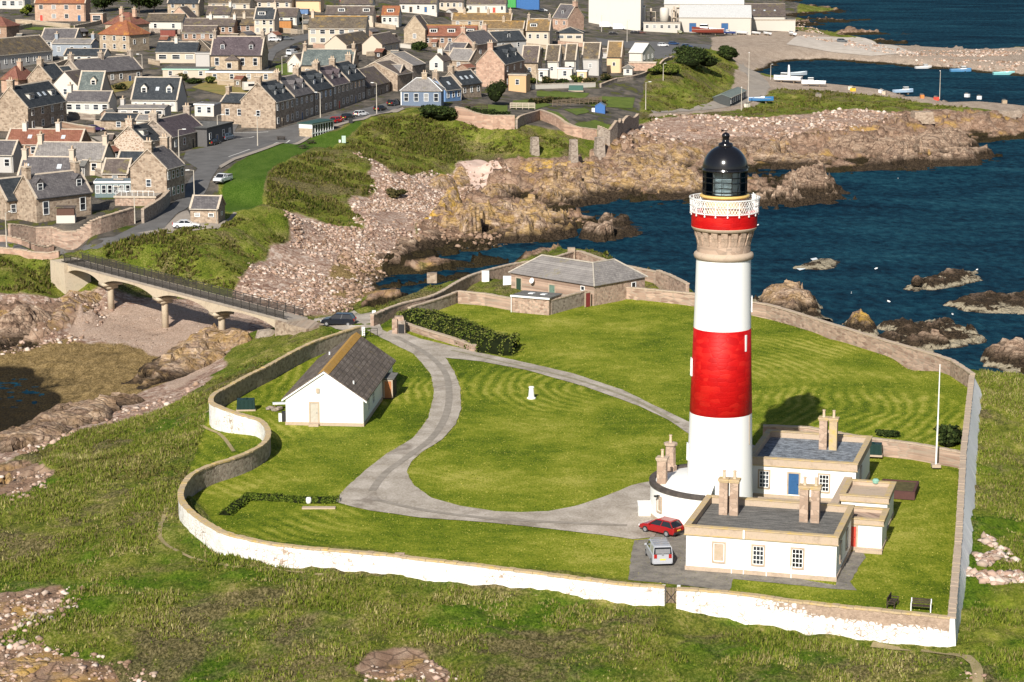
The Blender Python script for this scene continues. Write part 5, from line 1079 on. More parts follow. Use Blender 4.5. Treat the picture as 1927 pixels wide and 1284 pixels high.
# pale sand patch
sheet('sand', [(865,308),(905,303),(945,318),(950,325),(920,328),(905,352),(895,360),(885,345),(880,325)], mottled('pale_pink_sand', (.52,.37,.30), (.62,.46,.38), scale=.5, fine=4), .25, 1.2)
# ------------------------------------------------------------------ stones of the beaches: one mesh, too many to count
def scatter_stones(name, polys, n, s0, s1, mats, seed, ksz=2.2, emb=.3, label=None):
    rg = np.random.default_rng(seed); W_ = [wpoly(p) for p in polys]; ar = []
    for p in W_:
        a = np.array(p); ar.append(abs(np.sum(a[:, 0]*np.roll(a[:, 1], -1)-a[:, 1]*np.roll(a[:, 0], -1)))/2)
    ico = bmesh.new(); bmesh.ops.create_icosphere(ico, subdivisions=1, radius=1); IV = np.array([v.co[:] for v in ico.verts]); ico.verts.ensure_lookup_table(); IF = np.array([[v.index for v in f.verts] for f in ico.faces]); ico.free()
    Vs, Fs, Ms = [], [], []; k0 = 0
    for p, a in zip(W_, ar):
        k = int(n*a/sum(ar)); xs = [q[0] for q in p]; ys = [q[1] for q in p]
        X = rg.uniform(min(xs), max(xs), k*3); Y = rg.uniform(min(ys), max(ys), k*3); wv = 4.0 if min(ys) < 260 else 7.0; m = inpoly(X+(fbm(X/4, Y/4, seed+60)-.5)*wv, Y+(fbm(X/4, Y/4, seed+70)-.5)*wv, p) & (fbm(X/6, Y/6, seed+80, 4) > .36+.22*rg.random(len(X))); X = X[m][:k]; Y = Y[m][:k]; k = len(X)
        s = s0+(s1-s0)*rg.random(k)**ksz; Z = hf(X, Y)+s*emb*.4
        sc = s[:, None]*np.stack([rg.uniform(.7, 1.4, k), rg.uniform(.7, 1.3, k), rg.uniform(.45, .9, k)], 1); th = rg.uniform(0, 6.28, k)
        jit = 1+(rg.random((k, len(IV)))-.5)*.75
        v = IV[None]*jit[:, :, None]*sc[:, None, :]; c, si = np.cos(th)[:, None], np.sin(th)[:, None]
        vx = v[:, :, 0]*c-v[:, :, 1]*si+X[:, None]; vy = v[:, :, 0]*si+v[:, :, 1]*c+Y[:, None]; vz = v[:, :, 2]+Z[:, None]
        Vs.append(np.stack([vx, vy, vz], 2).reshape(-1, 3)); Fs.append((IF[None]+(np.arange(k)*len(IV))[:, None, None]+k0).reshape(-1, 3)); Ms.append(np.repeat(rg.integers(0, len(mats), k), len(IF))); k0 += k*len(IV)
    V = np.concatenate(Vs); F = np.concatenate(Fs); M = np.concatenate(Ms)
    o = fast_tris(name, V, F, mats, M); return tag(o, label, 'stones' if label else None, kind='stuff')
def fast_tris(name, V, F, mats, M=None):
    me = bpy.data.meshes.new(name); me.vertices.add(len(V)); me.vertices.foreach_set('co', V.astype(np.float32).ravel()); k = F.shape[1]
    me.loops.add(F.size); me.loops.foreach_set('vertex_index', F.astype(np.int32).ravel()); me.polygons.add(len(F)); me.polygons.foreach_set('loop_start', np.arange(0, F.size, k, dtype=np.int32))
    for m in mats: me.materials.append(m)
    if M is not None: me.polygons.foreach_set('material_index', M.astype(np.int32))
    me.update(calc_edges=True); o = bpy.data.objects.new(name, me); COL.objects.link(o); return o
def stone_mat(nm, c1, c2):
    n = N(nm); g = n.nd('ShaderNodeNewGeometry'); z = n.sep(g.outputs['Position'])[2]
    col = n.ramp(n.math('ADD', n.math('MULTIPLY', g.outputs['Random Per Island'], .7), n.math('MULTIPLY', n.noise(g.outputs['Position'], 3, 3), .3)), [(.2, c1), (.8, c2)])
    col = n.mix(n.rng(n.math('ADD', z, g.outputs['Random Per Island']), -6.6, -5.9, .85, 0), col, (.05, .036, .02))
    return n.done(col, .9, .15)
MS = [stone_mat('pink_stone', (.26,.165,.12), (.48,.345,.275)), stone_mat('pale_stone', (.33,.25,.195), (.60,.50,.43)), stone_mat('brown_stone', (.17,.105,.07), (.38,.26,.185))]
scatter_stones('beach_stones', [BEACH[0]], 21000, .08, .45, MS, 1, 3.2)
scatter_stones('beach_stones', [[(-60,600),(60,575),(180,560),(210,590),(160,640),(30,665),(-60,680)], [(60,845),(240,770),(330,745),(400,700),(300,775),(150,815)], [(-60,860),(60,820),(200,780),(150,815),(0,875)]], 1500, .08, .45, MS, 2, 2.8)
scatter_stones('beach_stones', [BEACH[2]], 4200, .15, .75, MS, 3, 2.8)
scatter_stones('beach_stones', [[(180,560),(480,570),(460,620),(330,690),(200,650)]], 500, .05, .14, MS, 4, 2)
scatter_stones('foreshore_stones', [WEED[1], [(800,430),(1000,400),(1100,430),(900,470)]], 1500, .15, .6, [MS[2]], 5, 2)
scatter_stones('pier_stones', [[(1500,66),(1600,78),(1700,96),(1850,94),(1927,92),(1927,104),(1850,108),(1700,106),(1600,90)], [(1500,36),(1500,60),(1560,66)], [(1700,108),(1927,118),(1927,138),(1720,120)]], 2600, .2, .8, MS, 6, 2.2)
scatter_stones('rubble_stones', [[(1835,1010),(1865,1015),(1885,1050),(1850,1068),(1832,1040)], [(1830,1070),(1880,1085),(1927,1080),(1927,1092),(1880,1100),(1825,1090)], [(1875,1030),(1905,1045),(1895,1062)]], 700, .12, .5, [MS[0], MS[1]], 7, 1.6)
scatter_stones('outcrop_stones', [[(0,1100),(130,1100),(140,1150),(60,1190),(0,1190)], [(0,1180),(110,1210),(220,1240),(280,1262),(290,1290),(0,1290)], [(690,1250),(830,1250),(880,1290),(690,1290)], [(0,870),(95,860),(90,930),(0,940)], [(1790,1240),(1840,1240),(1845,1284),(1790,1284)]], 1300, .06, .34, MS, 8, 2.4)
# ------------------------------------------------------------------ footbridge
def bridge():
    a = P(120, 494, 0).to_2d(); b_ = P(533, 601, 0).to_2d(); d = (b_-a).normalized(); nn = Vector((-d.y, d.x)); 
    if nn.y < 0: nn = -nn
    Lb = (b_-a).length; Wb = 3.4; ang = math.atan2(d.y, d.x)
    e = empty('footbridge', (a.x, a.y, 0), ang, 'long concrete footbridge with arched beams, round piers and picket railings over the cove', 'bridge')
    mc = mottled('old_concrete', (.36,.29,.21), (.52,.43,.32), (.42,.36,.27), scale=.7, fine=4)
    def par(px):
        lo, hi = 0, Lb
        for _ in range(40):
            m = (lo+hi)/2; q = a+d*m+nn*Wb*.3; x = CCX+CF*q.x/(q.y*cP+(CH+1)*sP)
            if x < px: lo = m
            else: hi = m
        return lo
    sup = [0]+[par(x) for x in (200, 302, 409)]+[Lb-1.0]
    MB().bx(-1, Lb+1, 0, Wb, -.32, 0).build('deck', M_PAVE, e)
    for s0, s1 in zip(sup, sup[1:]):
        for y0 in (0.05, Wb-.5):
            pts = [(s0, -.32), (s1, -.32)]; k = 14
            pts += [(s1+(s0-s1)*i/k, -.32-(.40+1.25*abs(1-2*(i/k))**2.6)) for i in range(k+1)]
            q = MB(); q.prismy([(x, z) for x, z in pts][::-1], y0, y0+.45); q.build('arched_beam', mc, e)
    for s in sup[1:4]:
        g = [hz(*(a+d*s+nn*Wb*.5)), ][0]
        q = MB(); q.lathe([(.54, g-.8), (.50, -2.9), (.52, -2.7)], 18, (s, Wb*.5)); q.box((s, Wb*.5, -2.45), (1.3, 2.0, .6)); q.box((s, Wb*.5, -2.0), (1.7, Wb-.1, .5)); q.build('pier', mc, e, True)
    q = MB(); q.prismy([(-3.5, .0), (1.2, .0), (1.2, -1.6), (2.0, -7.5), (-3.5, -7.5)], -.6, Wb+.6); q.build('abutment', mc, e)
    q = MB(); q.prismy([(Lb-1.4, -.33), (Lb+6.5, -.33), (Lb+6.5, -3.5), (Lb-1.4, -6)], -.5, Wb+.5); q.build('abutment', M_RUBT, e)
    q = MB(); q.prismy([(Lb-6.2, -2.4), (Lb-4.8, -2.4), (Lb-2.6, -6.5), (Lb-8.5, -6.5)], -.3, 1.6); q.build('buttress', M_RUBG, e)
    mi = plain('rail_iron', (.045,.04,.036), .6)
    for y in (.08, Wb-.08):
        q = MB(); q.bx(-1, Lb+1, y-.035, y+.035, 1.18, 1.26); q.bx(-1, Lb+1, y-.03, y+.03, .12, .18); q.bx(-1, Lb+1, y-.03, y+.03, .98, 1.02); q.build('handrail', mi, e)
        p0 = None; k = int(Lb/2.15)
        for i in range(k+1):
            if p0 is None: q = MB(); q.box((0, 0, .65), (.10, .10, 1.3)); q.box((0, .16 if y < 1 else -.16, .3), (.06, .3, .08)); p0 = q.build('rail_post', mi, e, loc=(0, y, 0))
            else: share(p0, 'rail_post', e, (Lb*i/k, y, 0))
        q = MB(); x = 0
        while x < Lb: q.bx(x-.03, x+.03, y-.02, y+.02, .18, .98); x += .17
        tag(q.build('pickets', mi, e), kind='stuff')
bridge()
# ------------------------------------------------------------------ town materials
M_PINKR = masonry('pink_rubble_far', (.50,.33,.245), (.33,.205,.15), (.36,.26,.20), 1.3, 2.0)
M_PINKW = masonry('pink_block_wall', (.52,.345,.25), (.40,.255,.18), (.42,.30,.23), 1.0, 1.6)
M_TANR = masonry('tan_granite', (.46,.365,.265), (.31,.235,.165), (.36,.29,.215), 1.4, 2.2)
M_CREAMW = render_white('cream_render', (.52,.435,.345), (.33,.27,.21), .56)
M_WHT = render_white('white_harl', (.58,.54,.48), (.36,.31,.26), .56)
M_GREYH = render_white('grey_harl', (.44,.42,.40), (.28,.26,.24), .6)
M_BRICKW = masonry('brown_brick', (.36,.235,.165), (.25,.155,.11), (.30,.22,.17), 2.0, 3.4)
M_ORNG = render_white('orange_harl', (.56,.35,.19), (.42,.25,.13), .6)
M_PEACH = render_white('peach_harl', (.66,.46,.28), (.50,.34,.21), .6)
M_BLUEW = plain('blue_grey_boarding', (.13,.17,.24), .7); M_BLUEH = plain('bright_blue_wall', (.14,.25,.45), .7)
M_METAL = felt('corrugated_grey_green', (.10,.125,.115), (.17,.20,.185), (.24,.27,.25), (4, .3, 1)); M_WMETAL = felt('white_metal_roof', (.46,.46,.45), (.62,.61,.59), (.72,.71,.69), (3, .4, 1))
M_SKEW = mottled('skew_stone', (.40,.33,.26), (.54,.46,.37), scale=1.5, fine=5)
M_SKYL = plain('skylight_glass', (.50,.54,.58), .15, .6)
M_LAMPC = mottled('lamp_column', (.42,.37,.31), (.55,.50,.43), scale=2); M_NETS = plain('net_curtain_pane', (.26,.26,.26), .25)
ZT = {}
def anchor(x, y, ev):
    z = 5.0
    for _ in range(8):
        q = P(x, y, z+ev); z2 = hz(q.x, q.y); z = .5*z+.5*z2
    return Vector((q.x, q.y, z))
def house(label, a, x2, th, ev, dep, rise, wm, rm, roof='x', chim=(), win=(3, 1), wl=(0, 0), wr=(0, 0), dorm=(), box=(), sky=(), cat='house', name='house', skew=True, world=None, group=None, doors=(), ridge=M_SKEW, wsize=(.95, 1.35), flatm=None, cw=.9, chm=None, pots=2, frame=None):
    """a = survey point of the front left eaves corner, x2 = survey column of the front right one, th = heading of the front wall"""
    t = R(th); c, s = math.cos(t), math.sin(t)
    if world: A, L = world
    else:
        A = anchor(a[0], a[1], ev); r = (x2-CCX)/CF; zc = A.y*cP+(CH-A.z-ev)*sP; L = (r*zc-A.x)/(c-r*s*cP)
    L = abs(L)
    e = empty(name, A, t, label, cat, group)
    zb = -1.2
    for (x, y) in ((0, 0), (L, 0), (0, dep), (L, dep)):
        zb = min(zb, hz(A.x+x*c-y*s, A.y+x*s+y*c)-A.z-.4)
    frame = frame or M_WPAINT; b = MB()
    if roof == 'y': b.prismy([(0, zb), (L, zb), (L, ev), (L/2, ev+rise-.05), (0, ev)], 0, dep)
    elif roof == 'x': b.prismx([(0, zb), (0, ev), (dep/2, ev+rise-.05), (dep, ev), (dep, zb)][::-1], 0, L)
    else: b.bx(0, L, 0, dep, zb, ev)
    b.build('wall', wm, e)
    if roof in 'xy':
        h = dep/2 if roof == 'x' else L/2; l = L/2 if roof == 'x' else dep/2
        k = empty('roof_frame', (0, 0, 0)); bpy.data.objects.remove(k)
        oh, og, tk = .28, .0 if skew else .15, .16; sl = rise/h; b = MB()
        def pr(pts):
            if roof == 'x': b.prismx([(dep/2+p, z) for p, z in pts], -og, L+og)
            else: b.prismy([(L/2+p, z) for p, z in pts][::-1], -og, dep+og)
        pr([(-h-oh, ev-oh*sl), (0, ev+rise), (0, ev+rise+tk), (-h-oh, ev-oh*sl+tk)][::-1]); pr([(0, ev+rise), (h+oh, ev-oh*sl), (h+oh, ev-oh*sl+tk), (0, ev+rise+tk)][::-1])
        rf = b.build('roof', rm, e); b = MB()
        q = [(-.2, ev+rise+tk-.2*sl+.04), (0, ev+rise+tk+.07), (.2, ev+rise+tk-.2*sl+.04), (0, ev+rise+.02)]
        pr(q); b.build('ridge', ridge, rf)
        if skew:
            for xx in (0, (L if roof == 'x' else dep)):
                b = MB()
                for sg in (-1, 1):
                    f = [(0, ev+rise+tk-.06), (sg*(h+oh*.7), ev-oh*.7*sl+tk-.06), (sg*(h+oh*.7), ev-oh*.7*sl+tk+.1), (0, ev+rise+tk+.12)][::sg]
                    if roof == 'x': b.prismx([(dep/2+p, z) for p, z in f], xx-.2, xx+.2)
                    else: b.prismy([(L/2+p, z) for p, z in f], xx-.2, xx+.2)
                b.build('skew', M_SKEW, rf)
        for f in chim:
            cx, cy = (L*f, dep/2) if roof == 'x' else (L/2, dep*f)
            cx = min(max(cx, .45), L-.45) if roof == 'x' else cx; cy = min(max(cy, .45), dep-.45) if roof == 'y' else cy
            w_, d_ = (cw, 1.5) if roof == 'x' else (1.5, cw)
            b = MB(); b.box((cx, cy, ev+rise+.35), (w_, d_, 2.3)); s_ = b.build('chimney', chm or wm, e); b = MB(); b.box((cx, cy, ev+rise+1.56), (w_+.22, d_+.22, .2)); b.build('chimney_cap', M_SKEW, s_)
            for i in range(pots):
                o = (i-(pots-1)/2)*.55; b = MB(); b.lathe([(.15, 0), (.12, .5), (.16, .62)], 7, (0, 0)); b.build('chimney_pot', M_POT, s_, loc=(cx+(o if roof == 'y' else 0), cy+(o if roof == 'x' else 0), ev+rise+1.65))
        if roof == 'x':
            for f in dorm:
                x = L*f; yd = h*.30; zt = ev+rise*.30; wd = 1.5; hh = 1.35; b = MB()
                b.prismy([(x-wd/2, zt-.2), (x+wd/2, zt-.2), (x+wd/2, zt+hh), (x, zt+hh+.75), (x-wd/2, zt+hh)], yd, yd+h*.7); d = b.build('dormer', wm if wm in (M_WHT, M_CREAMW) else rm, e)
                b = MB(); 
                for sg in (-1, 1): b.prismy([(x, zt+hh+.78), (x+sg*(wd/2+.16), zt+hh-.12), (x+sg*(wd/2+.16), zt+hh+.02), (x, zt+hh+.92)][::sg], yd-.12, yd+h*.72)
                b.build('dormer_roof', rm, d); window(d, (x, yd, zt+.62), .95, 1.15, 0, bars=(1, 2), frame=frame)
            for f in box:
                x = L*f; yd = h*.32; zt = ev+rise*.32; wd = 2.6; b = MB(); b.bx(x-wd/2, x+wd/2, yd, yd+h*.55, zt-.3, zt+1.25); d = b.build('box_dormer', M_WHT, e); b = MB(); b.bx(x-wd/2-.12, x+wd/2+.12, yd-.15, yd+h*.6, zt+1.25, zt+1.38); b.build('dormer_roof', M_FELT, d)
                window(d, (x, yd, zt+.6), 1.9, .85, 0, bars=(3, 1), frame=frame)
            for f in sky:
                x = L*f; y = h*.45; z = ev+rise*.45+tk; al = math.atan2(rise, h); b = MB(); b.box((0, 0, .03), (.85, 1.15, .1)); o = b.build('skylight', M_SKYL, e, loc=(x, y, z)); o.rotation_euler = (al, 0, 0)
    elif roof == 'hip':
        o = .35; rl = max(0, L-dep)/2; b = MB(); q = min(L, dep)/2
        if L >= dep: R0, R1 = (q, dep/2), (L-q, dep/2)
        else: R0, R1 = (L/2, q), (L/2, dep-q)
        V = [(-o, -o, ev), (L+o, -o, ev), (L+o, dep+o, ev), (-o, dep+o, ev), (*R0, ev+rise), (*R1, ev+rise), (-o, -o, ev-.12), (L+o, -o, ev-.12), (L+o, dep+o, ev-.12), (-o, dep+o, ev-.12)]
        F = [(0, 1, 5, 4), (1, 2, 5), (2, 3, 4, 5), (3, 0, 4)] if L >= dep else [(0, 1, 4), (1, 2, 5, 4), (2, 3, 5), (3, 0, 4, 5)]
        b.add(V, F+[(6, 7, 1, 0), (7, 8, 2, 1), (8, 9, 3, 2), (9, 6, 0, 3), (9, 8, 7, 6)]); rf = b.build('roof', rm, e); b = MB()
        for i, j in (((0, 4), (1, 5), (2, 5), (3, 4), (4, 5)) if L >= dep else ((0, 4), (1, 4), (2, 5), (3, 5), (4, 5))): b.tube(Vector(V[i])+Vector((0, 0, .03)), Vector(V[j])+Vector((0, 0, .03)), .10, 4)
        b.build('hip_ridge', ridge, rf)
        for f in chim:
            cx = L*f; b = MB(); b.box((cx, dep/2, ev+rise-.1), (1.3, .9, 2.6)); s_ = b.build('chimney', chm or wm, e); b = MB(); b.box((cx, dep/2, ev+rise+1.26), (1.5, 1.1, .2)); b.build('chimney_cap', M_SKEW, s_)
            for i in range(pots): b = MB(); b.lathe([(.15, 0), (.12, .5), (.16, .62)], 7); b.build('chimney_pot', M_POT, s_, loc=(cx+(i-(pots-1)/2)*.5, dep/2, ev+rise+1.35))
    else:
        b = MB(); b.bx(-.15, L+.15, -.15, dep+.15, ev, ev+.18); rf = b.build('roof', rm, e)
        b = MB(); b.bx(-.2, L+.2, -.2, -.1, ev-.12, ev+.25); b.bx(L+.1, L+.2, -.1, dep+.2, ev-.12, ev+.25); b.bx(-.2, -.1, -.1, dep+.2, ev-.12, ev+.25); b.build('fascia', flatm or M_WPAINT, rf)
        for f in chim: b = MB(); b.box((L*f, dep*.6, ev+.8), (1, .8, 1.7)); b.build('chimney', chm or wm, e)
    if roof == 'x':
        b = MB(); b.bx(-.05, L+.05, -.42, -.27, ev-.26*sl-.02, ev-.26*sl+.13); b.tube((L-.25, -.08, 0), (L-.25, -.3, ev-.2*sl), .055, 5); g_ = b.build('gutter', M_TRIM if len(label) % 2 else M_LAMPC, e)
    n, fl = win; H = ev/fl; wh = min(wsize[1], H*.5)
    for k in range(fl):
        for i in range(n):
            x = L*(i+.5)/n
            if k == 0 and i in doors: door(e, (x, 0, 1.05), .95, 2.0, 0, [M_BLUE, M_REDD, M_DARK, M_WOOD][(i+len(label)) % 4], M_SKEW); continue
            window(e, (x, 0, H*k+H*.56), min(wsize[0], L/n*.62), wh, 0, bars=(1, 2), frame=frame, pane=M_PANE if (i*7+len(label)) % 4 else M_NETS)
    for (nn_, f2), xx, rr in ((wl, 0, -math.pi/2), (wr, L, math.pi/2)):
        for k in range(f2):
            for i in range(nn_): window(e, (xx, dep*(i+.5)/nn_, (ev/max(f2, 1))*k+ev/max(f2, 1)*.56 if k < 2 else ev+rise*.3), .85, min(1.2, wh), rr, bars=(1, 2), frame=frame)
    return e
H = house
H('pink stone two storey house with an orange tiled roof at the top left', (65,6), 160, -3, 6.2, 8, 3.4, M_PINKW, M_PANT, chim=(.5,), win=(4, 2), doors=(0, 3), wsize=(1.3, 1.3))
H('small flat roofed garage beside the pink two storey house', (170,26), 193, -3, 3.4, 6, 0, M_PINKW, M_FELT, 'flat', win=(1, 1), cat='garage', name='garage', wsize=(2.6, 1.9), flatm=M_SKEW)
H('orange hip roofed stone house in the upper left village', (187,64), 243, -30, 5.0, 9.5, 4.0, M_TANR, M_PANT, 'hip', chim=(.45,), win=(3, 2), wr=(2, 1), chm=M_PINKW, ridge=M_PANT)
H('red hip roofed house just behind the orange roofed one', (198,45), 247, -30, 4.2, 9, 3.6, M_TANR, M_REDT, 'hip', chim=(.3, .8), win=(2, 1), chm=M_PINKW, ridge=M_REDT)
H('long white bungalow with a blue sign panel right of the orange roof', (275,40), 343, -6, 3.4, 8, 2.2, M_WHT, M_MOSS, win=(2, 1), skew=False)
H('small pink gabled house behind the long white bungalow', (318,33), 356, -12, 3.6, 8, 3.4, M_PINKW, M_SLATEB, 'y', win=(1, 1))
H('two storey stone house at the top edge above the pink gable', (315,6), 374, -6, 4.6, 8, 3, M_TANR, M_SLATED, win=(3, 2))
H('white bungalow with a dark mossy roof, upper left terrace', (388,27), 432, -5, 2.6, 8, 2.6, M_WHT, M_SLATEB, win=(2, 1), chim=(1,), skew=False)
H('white bungalow end with long windows right of the mossy roof', (434,33), 476, -5, 2.2, 8, 2.6, M_WHT, M_MOSS, win=(2, 1), skew=False, wsize=(2, .9))
H('brown terrace with blue white windows in the upper left', (345,49), 440, -5, 2.6, 8, 2.2, M_BRICKW, M_SLATEB, win=(7, 1), chim=(.5, .98), skew=False, chm=M_WHT)
H('low terrace with white window bays below the brown terrace', (342,62), 405, -5, 2.4, 7, 2.0, M_BRICKW, M_SLATEB, win=(4, 1), skew=False)
H('bungalow with brown panels left of the dark roofed two storey house', (442,47), 490, -5, 2.5, 7, 2.2, M_BRICKW, M_MOSS, win=(3, 1), chim=(.3,), skew=False, chm=M_CREAMW)
H('white bungalow with wide windows and a dark roof in the village middle', (293,98), 369, -4, 3.2, 8, 2.6, M_CREAMW, M_SLATED, win=(3, 1), chim=(.45,), skew=False, wsize=(2.2, 1.2), chm=M_WHT)
H('mossy hip roofed bungalow behind the pale grey block', (345,97), 398, -4, 3, 9, 3.4, M_CREAMW, M_MOSS, 'hip', win=(2, 1))
H('pale grey windowless block beside the purple slate house', (368,101), 394, -4, 3.8, 6, 0, M_GREYH, M_FELT, 'flat', win=(0, 1), cat='outbuilding', name='outbuilding', flatm=M_GREYH)
E14 = H('large stone house with a purple slate roof, end chimneys and hipped porch', (396,103), 492, -6, 4.4, 9, 4.9, M_TANR, M_SLATEP, chim=(0, 1), dorm=(.22, .78), win=(4, 1), wsize=(1.1, 2.0), chm=M_RUBG)
b = MB(); b.bx(4.8, 8.6, -2.6, 0, -1, 3.0); b.build('porch', M_TANR, E14); b = MB(); b.add([(4.5, -2.9, 3), (8.9, -2.9, 3), (8.9, 0, 3), (4.5, 0, 3), (6.7, -1.2, 4.6)], [(0, 1, 4), (1, 2, 4), (2, 3, 4), (3, 0, 4), (3, 2, 1, 0)]); b.build('porch_roof', M_SLATEB, E14); window(E14, (6.0, -2.6, 1.5), 1.2, 1.4, 0)
H('flat dark roofed shed with a mint green front', (306,131), 392, -4, 2.3, 9, 0, M_CREAMW, M_FELT, 'flat', win=(3, 1), cat='shed', name='shed', flatm=plain('mint_paint', (.32,.50,.40), .6))
H('long flat roofed store with a white roof edge below the purple slate house', (388,136), 516, -4, 2.6, 6, 0, M_TANR, M_FELT, 'flat', win=(4, 1), cat='outbuilding', name='outbuilding')
H('long mossy tiled row at the left edge with its front in shadow', (-25,106), 98, 62, 4.4, 9, 4.2, M_GREYH, M_MOSS, win=(9, 1), doors=(1, 4, 7))
H('blue grey house with a wide grey dormer wall', (98,82), 172, -8, 3.8, 7, 1.2, plain('blue_grey_harl', (.27,.30,.34), .8), M_SLATEL, chim=(0, 1), win=(3, 1))
H('low white house with small windows under the dark slate row', (120,104), 196, -6, 2.4, 7, 1.6, M_WHT, M_SLATED, win=(4, 1))
H('grey slate roof behind the blue grey house', (76,76), 140, -10, 2.8, 8, 3.4, M_GREYH, M_SLATE, win=(2, 1))
H('dark slate cottage in the left row, next to the stone gable', (98,153), 150, 52, 3.6, 8, 3.2, M_RUBG, M_SLATED, win=(3, 1), chim=(0,))
H('dark slate cottage at the right end of the left row, by the red car', (152,139), 268, 52, 3.6, 8.5, 3.4, M_RUBG, M_SLATE, win=(7, 1), chim=(0, .5, 1), doors=(2, 5))
H('tall stone gable with a chimney and red lower roof at the left', (52,148), 97, -24, 4.2, 7, 3.6, M_RUBT, M_SLATED, 'y', chim=(0,), win=(0, 1))
H('red brown hip roofed house behind the big stone gable', (2,150), 34, -24, 3.4, 8, 3.4, M_PINKW, M_REDT, 'hip', chim=(.6,), win=(1, 1), ridge=M_REDT)
H('big stone house at the left edge, sunlit gable and slate roof with box dormers', (52,203), 124, 74, 5.6, 8.6, 4.6, M_RUBT, M_SLATED, chim=(0,), win=(4, 2), box=(.25, .82), sky=(.5, .63), cw=1.0)
H('white gabled house end facing left in the lower village', (98,161), 147, -20, 3.4, 7, 3.6, M_WHT, M_SLATEB, 'y', win=(1, 1), skew=False)
H('green grey slate house adjoining the white gable, with a dark dormer', (146,171), 190, -8, 3.2, 8, 4.6, M_CREAMW, M_SLATEG, dorm=(.62,), win=(2, 1))
H('grey slate bungalow with a white sun room in the lower village', (122,191), 205, -6, 3.0, 7, 2.2, M_WHT, M_SLATE, win=(5, 1), chim=(.0,), wsize=(1.2, 1.2))
H('big new house with a black slate roof and two gabled dormers', (247,187), 333, -6, 2.9, 10, 5.0, M_WHT, M_SLATED, dorm=(.25, .80), sky=(.53,), win=(5, 1), wsize=(.7, .7))
H('low flat roofed house with white windows below the black slate house', (222,204), 310, -6, 3.0, 6, .5, M_GREYH, M_SLATEL, win=(4, 1), chim=(0,), skew=False, wsize=(1.3, 1.5))
H('dark low roof between the sun room and the white yard house', (190,226), 256, -8, 2.2, 7, 1.2, M_RUBT, M_SLATED, win=(1, 1), cat='shed', name='shed')
H('small white house with a tiny window in the yard', (256,226), 300, -8, 2.6, 5, .9, M_WHT, M_SLATEL, win=(1, 1), wsize=(.7, .7))
H('pale pointed rubble house with white box dormers on the corner of the street', (272,268), 318, 74, 3.4, 7, 3.2, M_RUBW, M_SLATED, chim=(0, 1), box=(.25, .8), win=(3, 1), doors=(1,))
H('dark fronted cottage with a purple slate roof beside the pub', (322,258), 386, 74, 3.6, 8, 3.4, M_RUBG, M_SLATEP, chim=(0, 1), win=(4, 1), doors=(2,))
H('dark flat roofed pub building with cars outside', (389,243), 438, 74, 3.9, 10, 0, plain('dark_grey_render', (.10,.095,.095), .8), M_FELT, 'flat', win=(4, 1), chim=(.2,), chm=M_CREAMW, doors=(1,), flatm=M_DARK)
H('white flat roofed annexe behind the pub', (366,197), 402, -14, 2.8, 6, 0, M_WHT, M_FELT, 'flat', win=(2, 1), cat='outbuilding', name='outbuilding')
H('long brick red tiled roof at the left edge of the near village', (10,271), 150, -6, 2.8, 8, 2.7, M_BRICKW, M_BRICKT, chim=(.2, .65), win=(4, 1), sky=(.3, .75), chm=M_WHT)
H('long pale grey slate house in the near village', (62,300), 193, -7, 3.0, 8, 3.0, M_CREAMW, M_SLATEL, chim=(0, 1), win=(4, 1))
H('grey slate cottage with white skylights behind the front stone cottage', (34,330), 132, -6, 3.0, 7, 3.1, M_CREAMW, M_SLATE, chim=(0, 1), sky=(.12, .75), win=(3, 1))
H('grey rendered house with one window at the left edge of the near village', (-22,291), 24, -6, 3.6, 7, 2.4, M_GREYH, M_SLATE, win=(2, 1))
H('stone cottage with chimneyed gable and white bay windows nearest the bridge', (68,373), 172, 47, 4.4, 6.6, 3.6, M_RUBT, M_SLATE, chim=(0, .92), dorm=(.14, .84), win=(3, 1), wsize=(1.1, 2.2), doors=(1,))
H('dark slate cottage cut off by the left edge near the bridge', (12,377), 62, 47, 3.6, 6, 3.4, M_RUBT, M_SLATED, win=(2, 1), wl=(1, 1))
H('tall stone house with a sunlit gable by the bend of the road', (313,318), 346, 75, 6.2, 7.2, 3.4, M_RUBT, M_SLATE, chim=(0, 1), win=(4, 2), wl=(1, 1))
H('dark slate roof behind the tall stone house at the bend', (218,312), 284, -6, 3.2, 7, 2.4, M_RUBT, M_SLATED, chim=(.9,), win=(2, 1))
H('small white sloping roofed block beside the tall stone house', (236,322), 268, -12, 2.6, 4.5, 0, M_WHT, M_WMETAL, 'flat', win=(1, 1), cat='outbuilding', name='outbuilding')
H('brown slate roofed wing behind the grey sun room', (192,326), 240, -6, 2.6, 6, 2.4, M_RUBT, M_SLATEB, win=(1, 1))
SR = H('grey roofed glass sun room on the garden terrace', (178,344), 246, 4, 2.8, 5, 0, plain('teal_grey_frame', (.14,.19,.20), .5), plain('blue_grey_sheet', (.17,.215,.23), .5), 'flat', win=(6, 1), cat='sun room', name='sun_room', wsize=(1.1, 2.2))
TD = H('raised stone garden terrace with a white and glass railing', (216,371), 292, -4, 1.6, 5, 0, M_RUB, M_PAVE, 'flat', win=(0, 1), cat='terrace', name='garden_terrace', flatm=M_SKEW)
for k in range(8): b = MB(); b.box((.2+k*1.0, .1, 2.2), (.07, .07, 1.1)); b.build('rail_post', M_WPAINT, TD)
b = MB(); b.bx(.2, 7.2, .07, .13, 2.68, 2.76); b.build('top_rail', M_WPAINT, TD)
H('small stone garage with a grey slate roof standing alone by the road', (358,392), 410, -7, 2.6, 5, 1.8, M_RUBT, M_SLATE, win=(2, 1), cat='garage', name='garage', wsize=(.8, .5), wr=(1, 1))
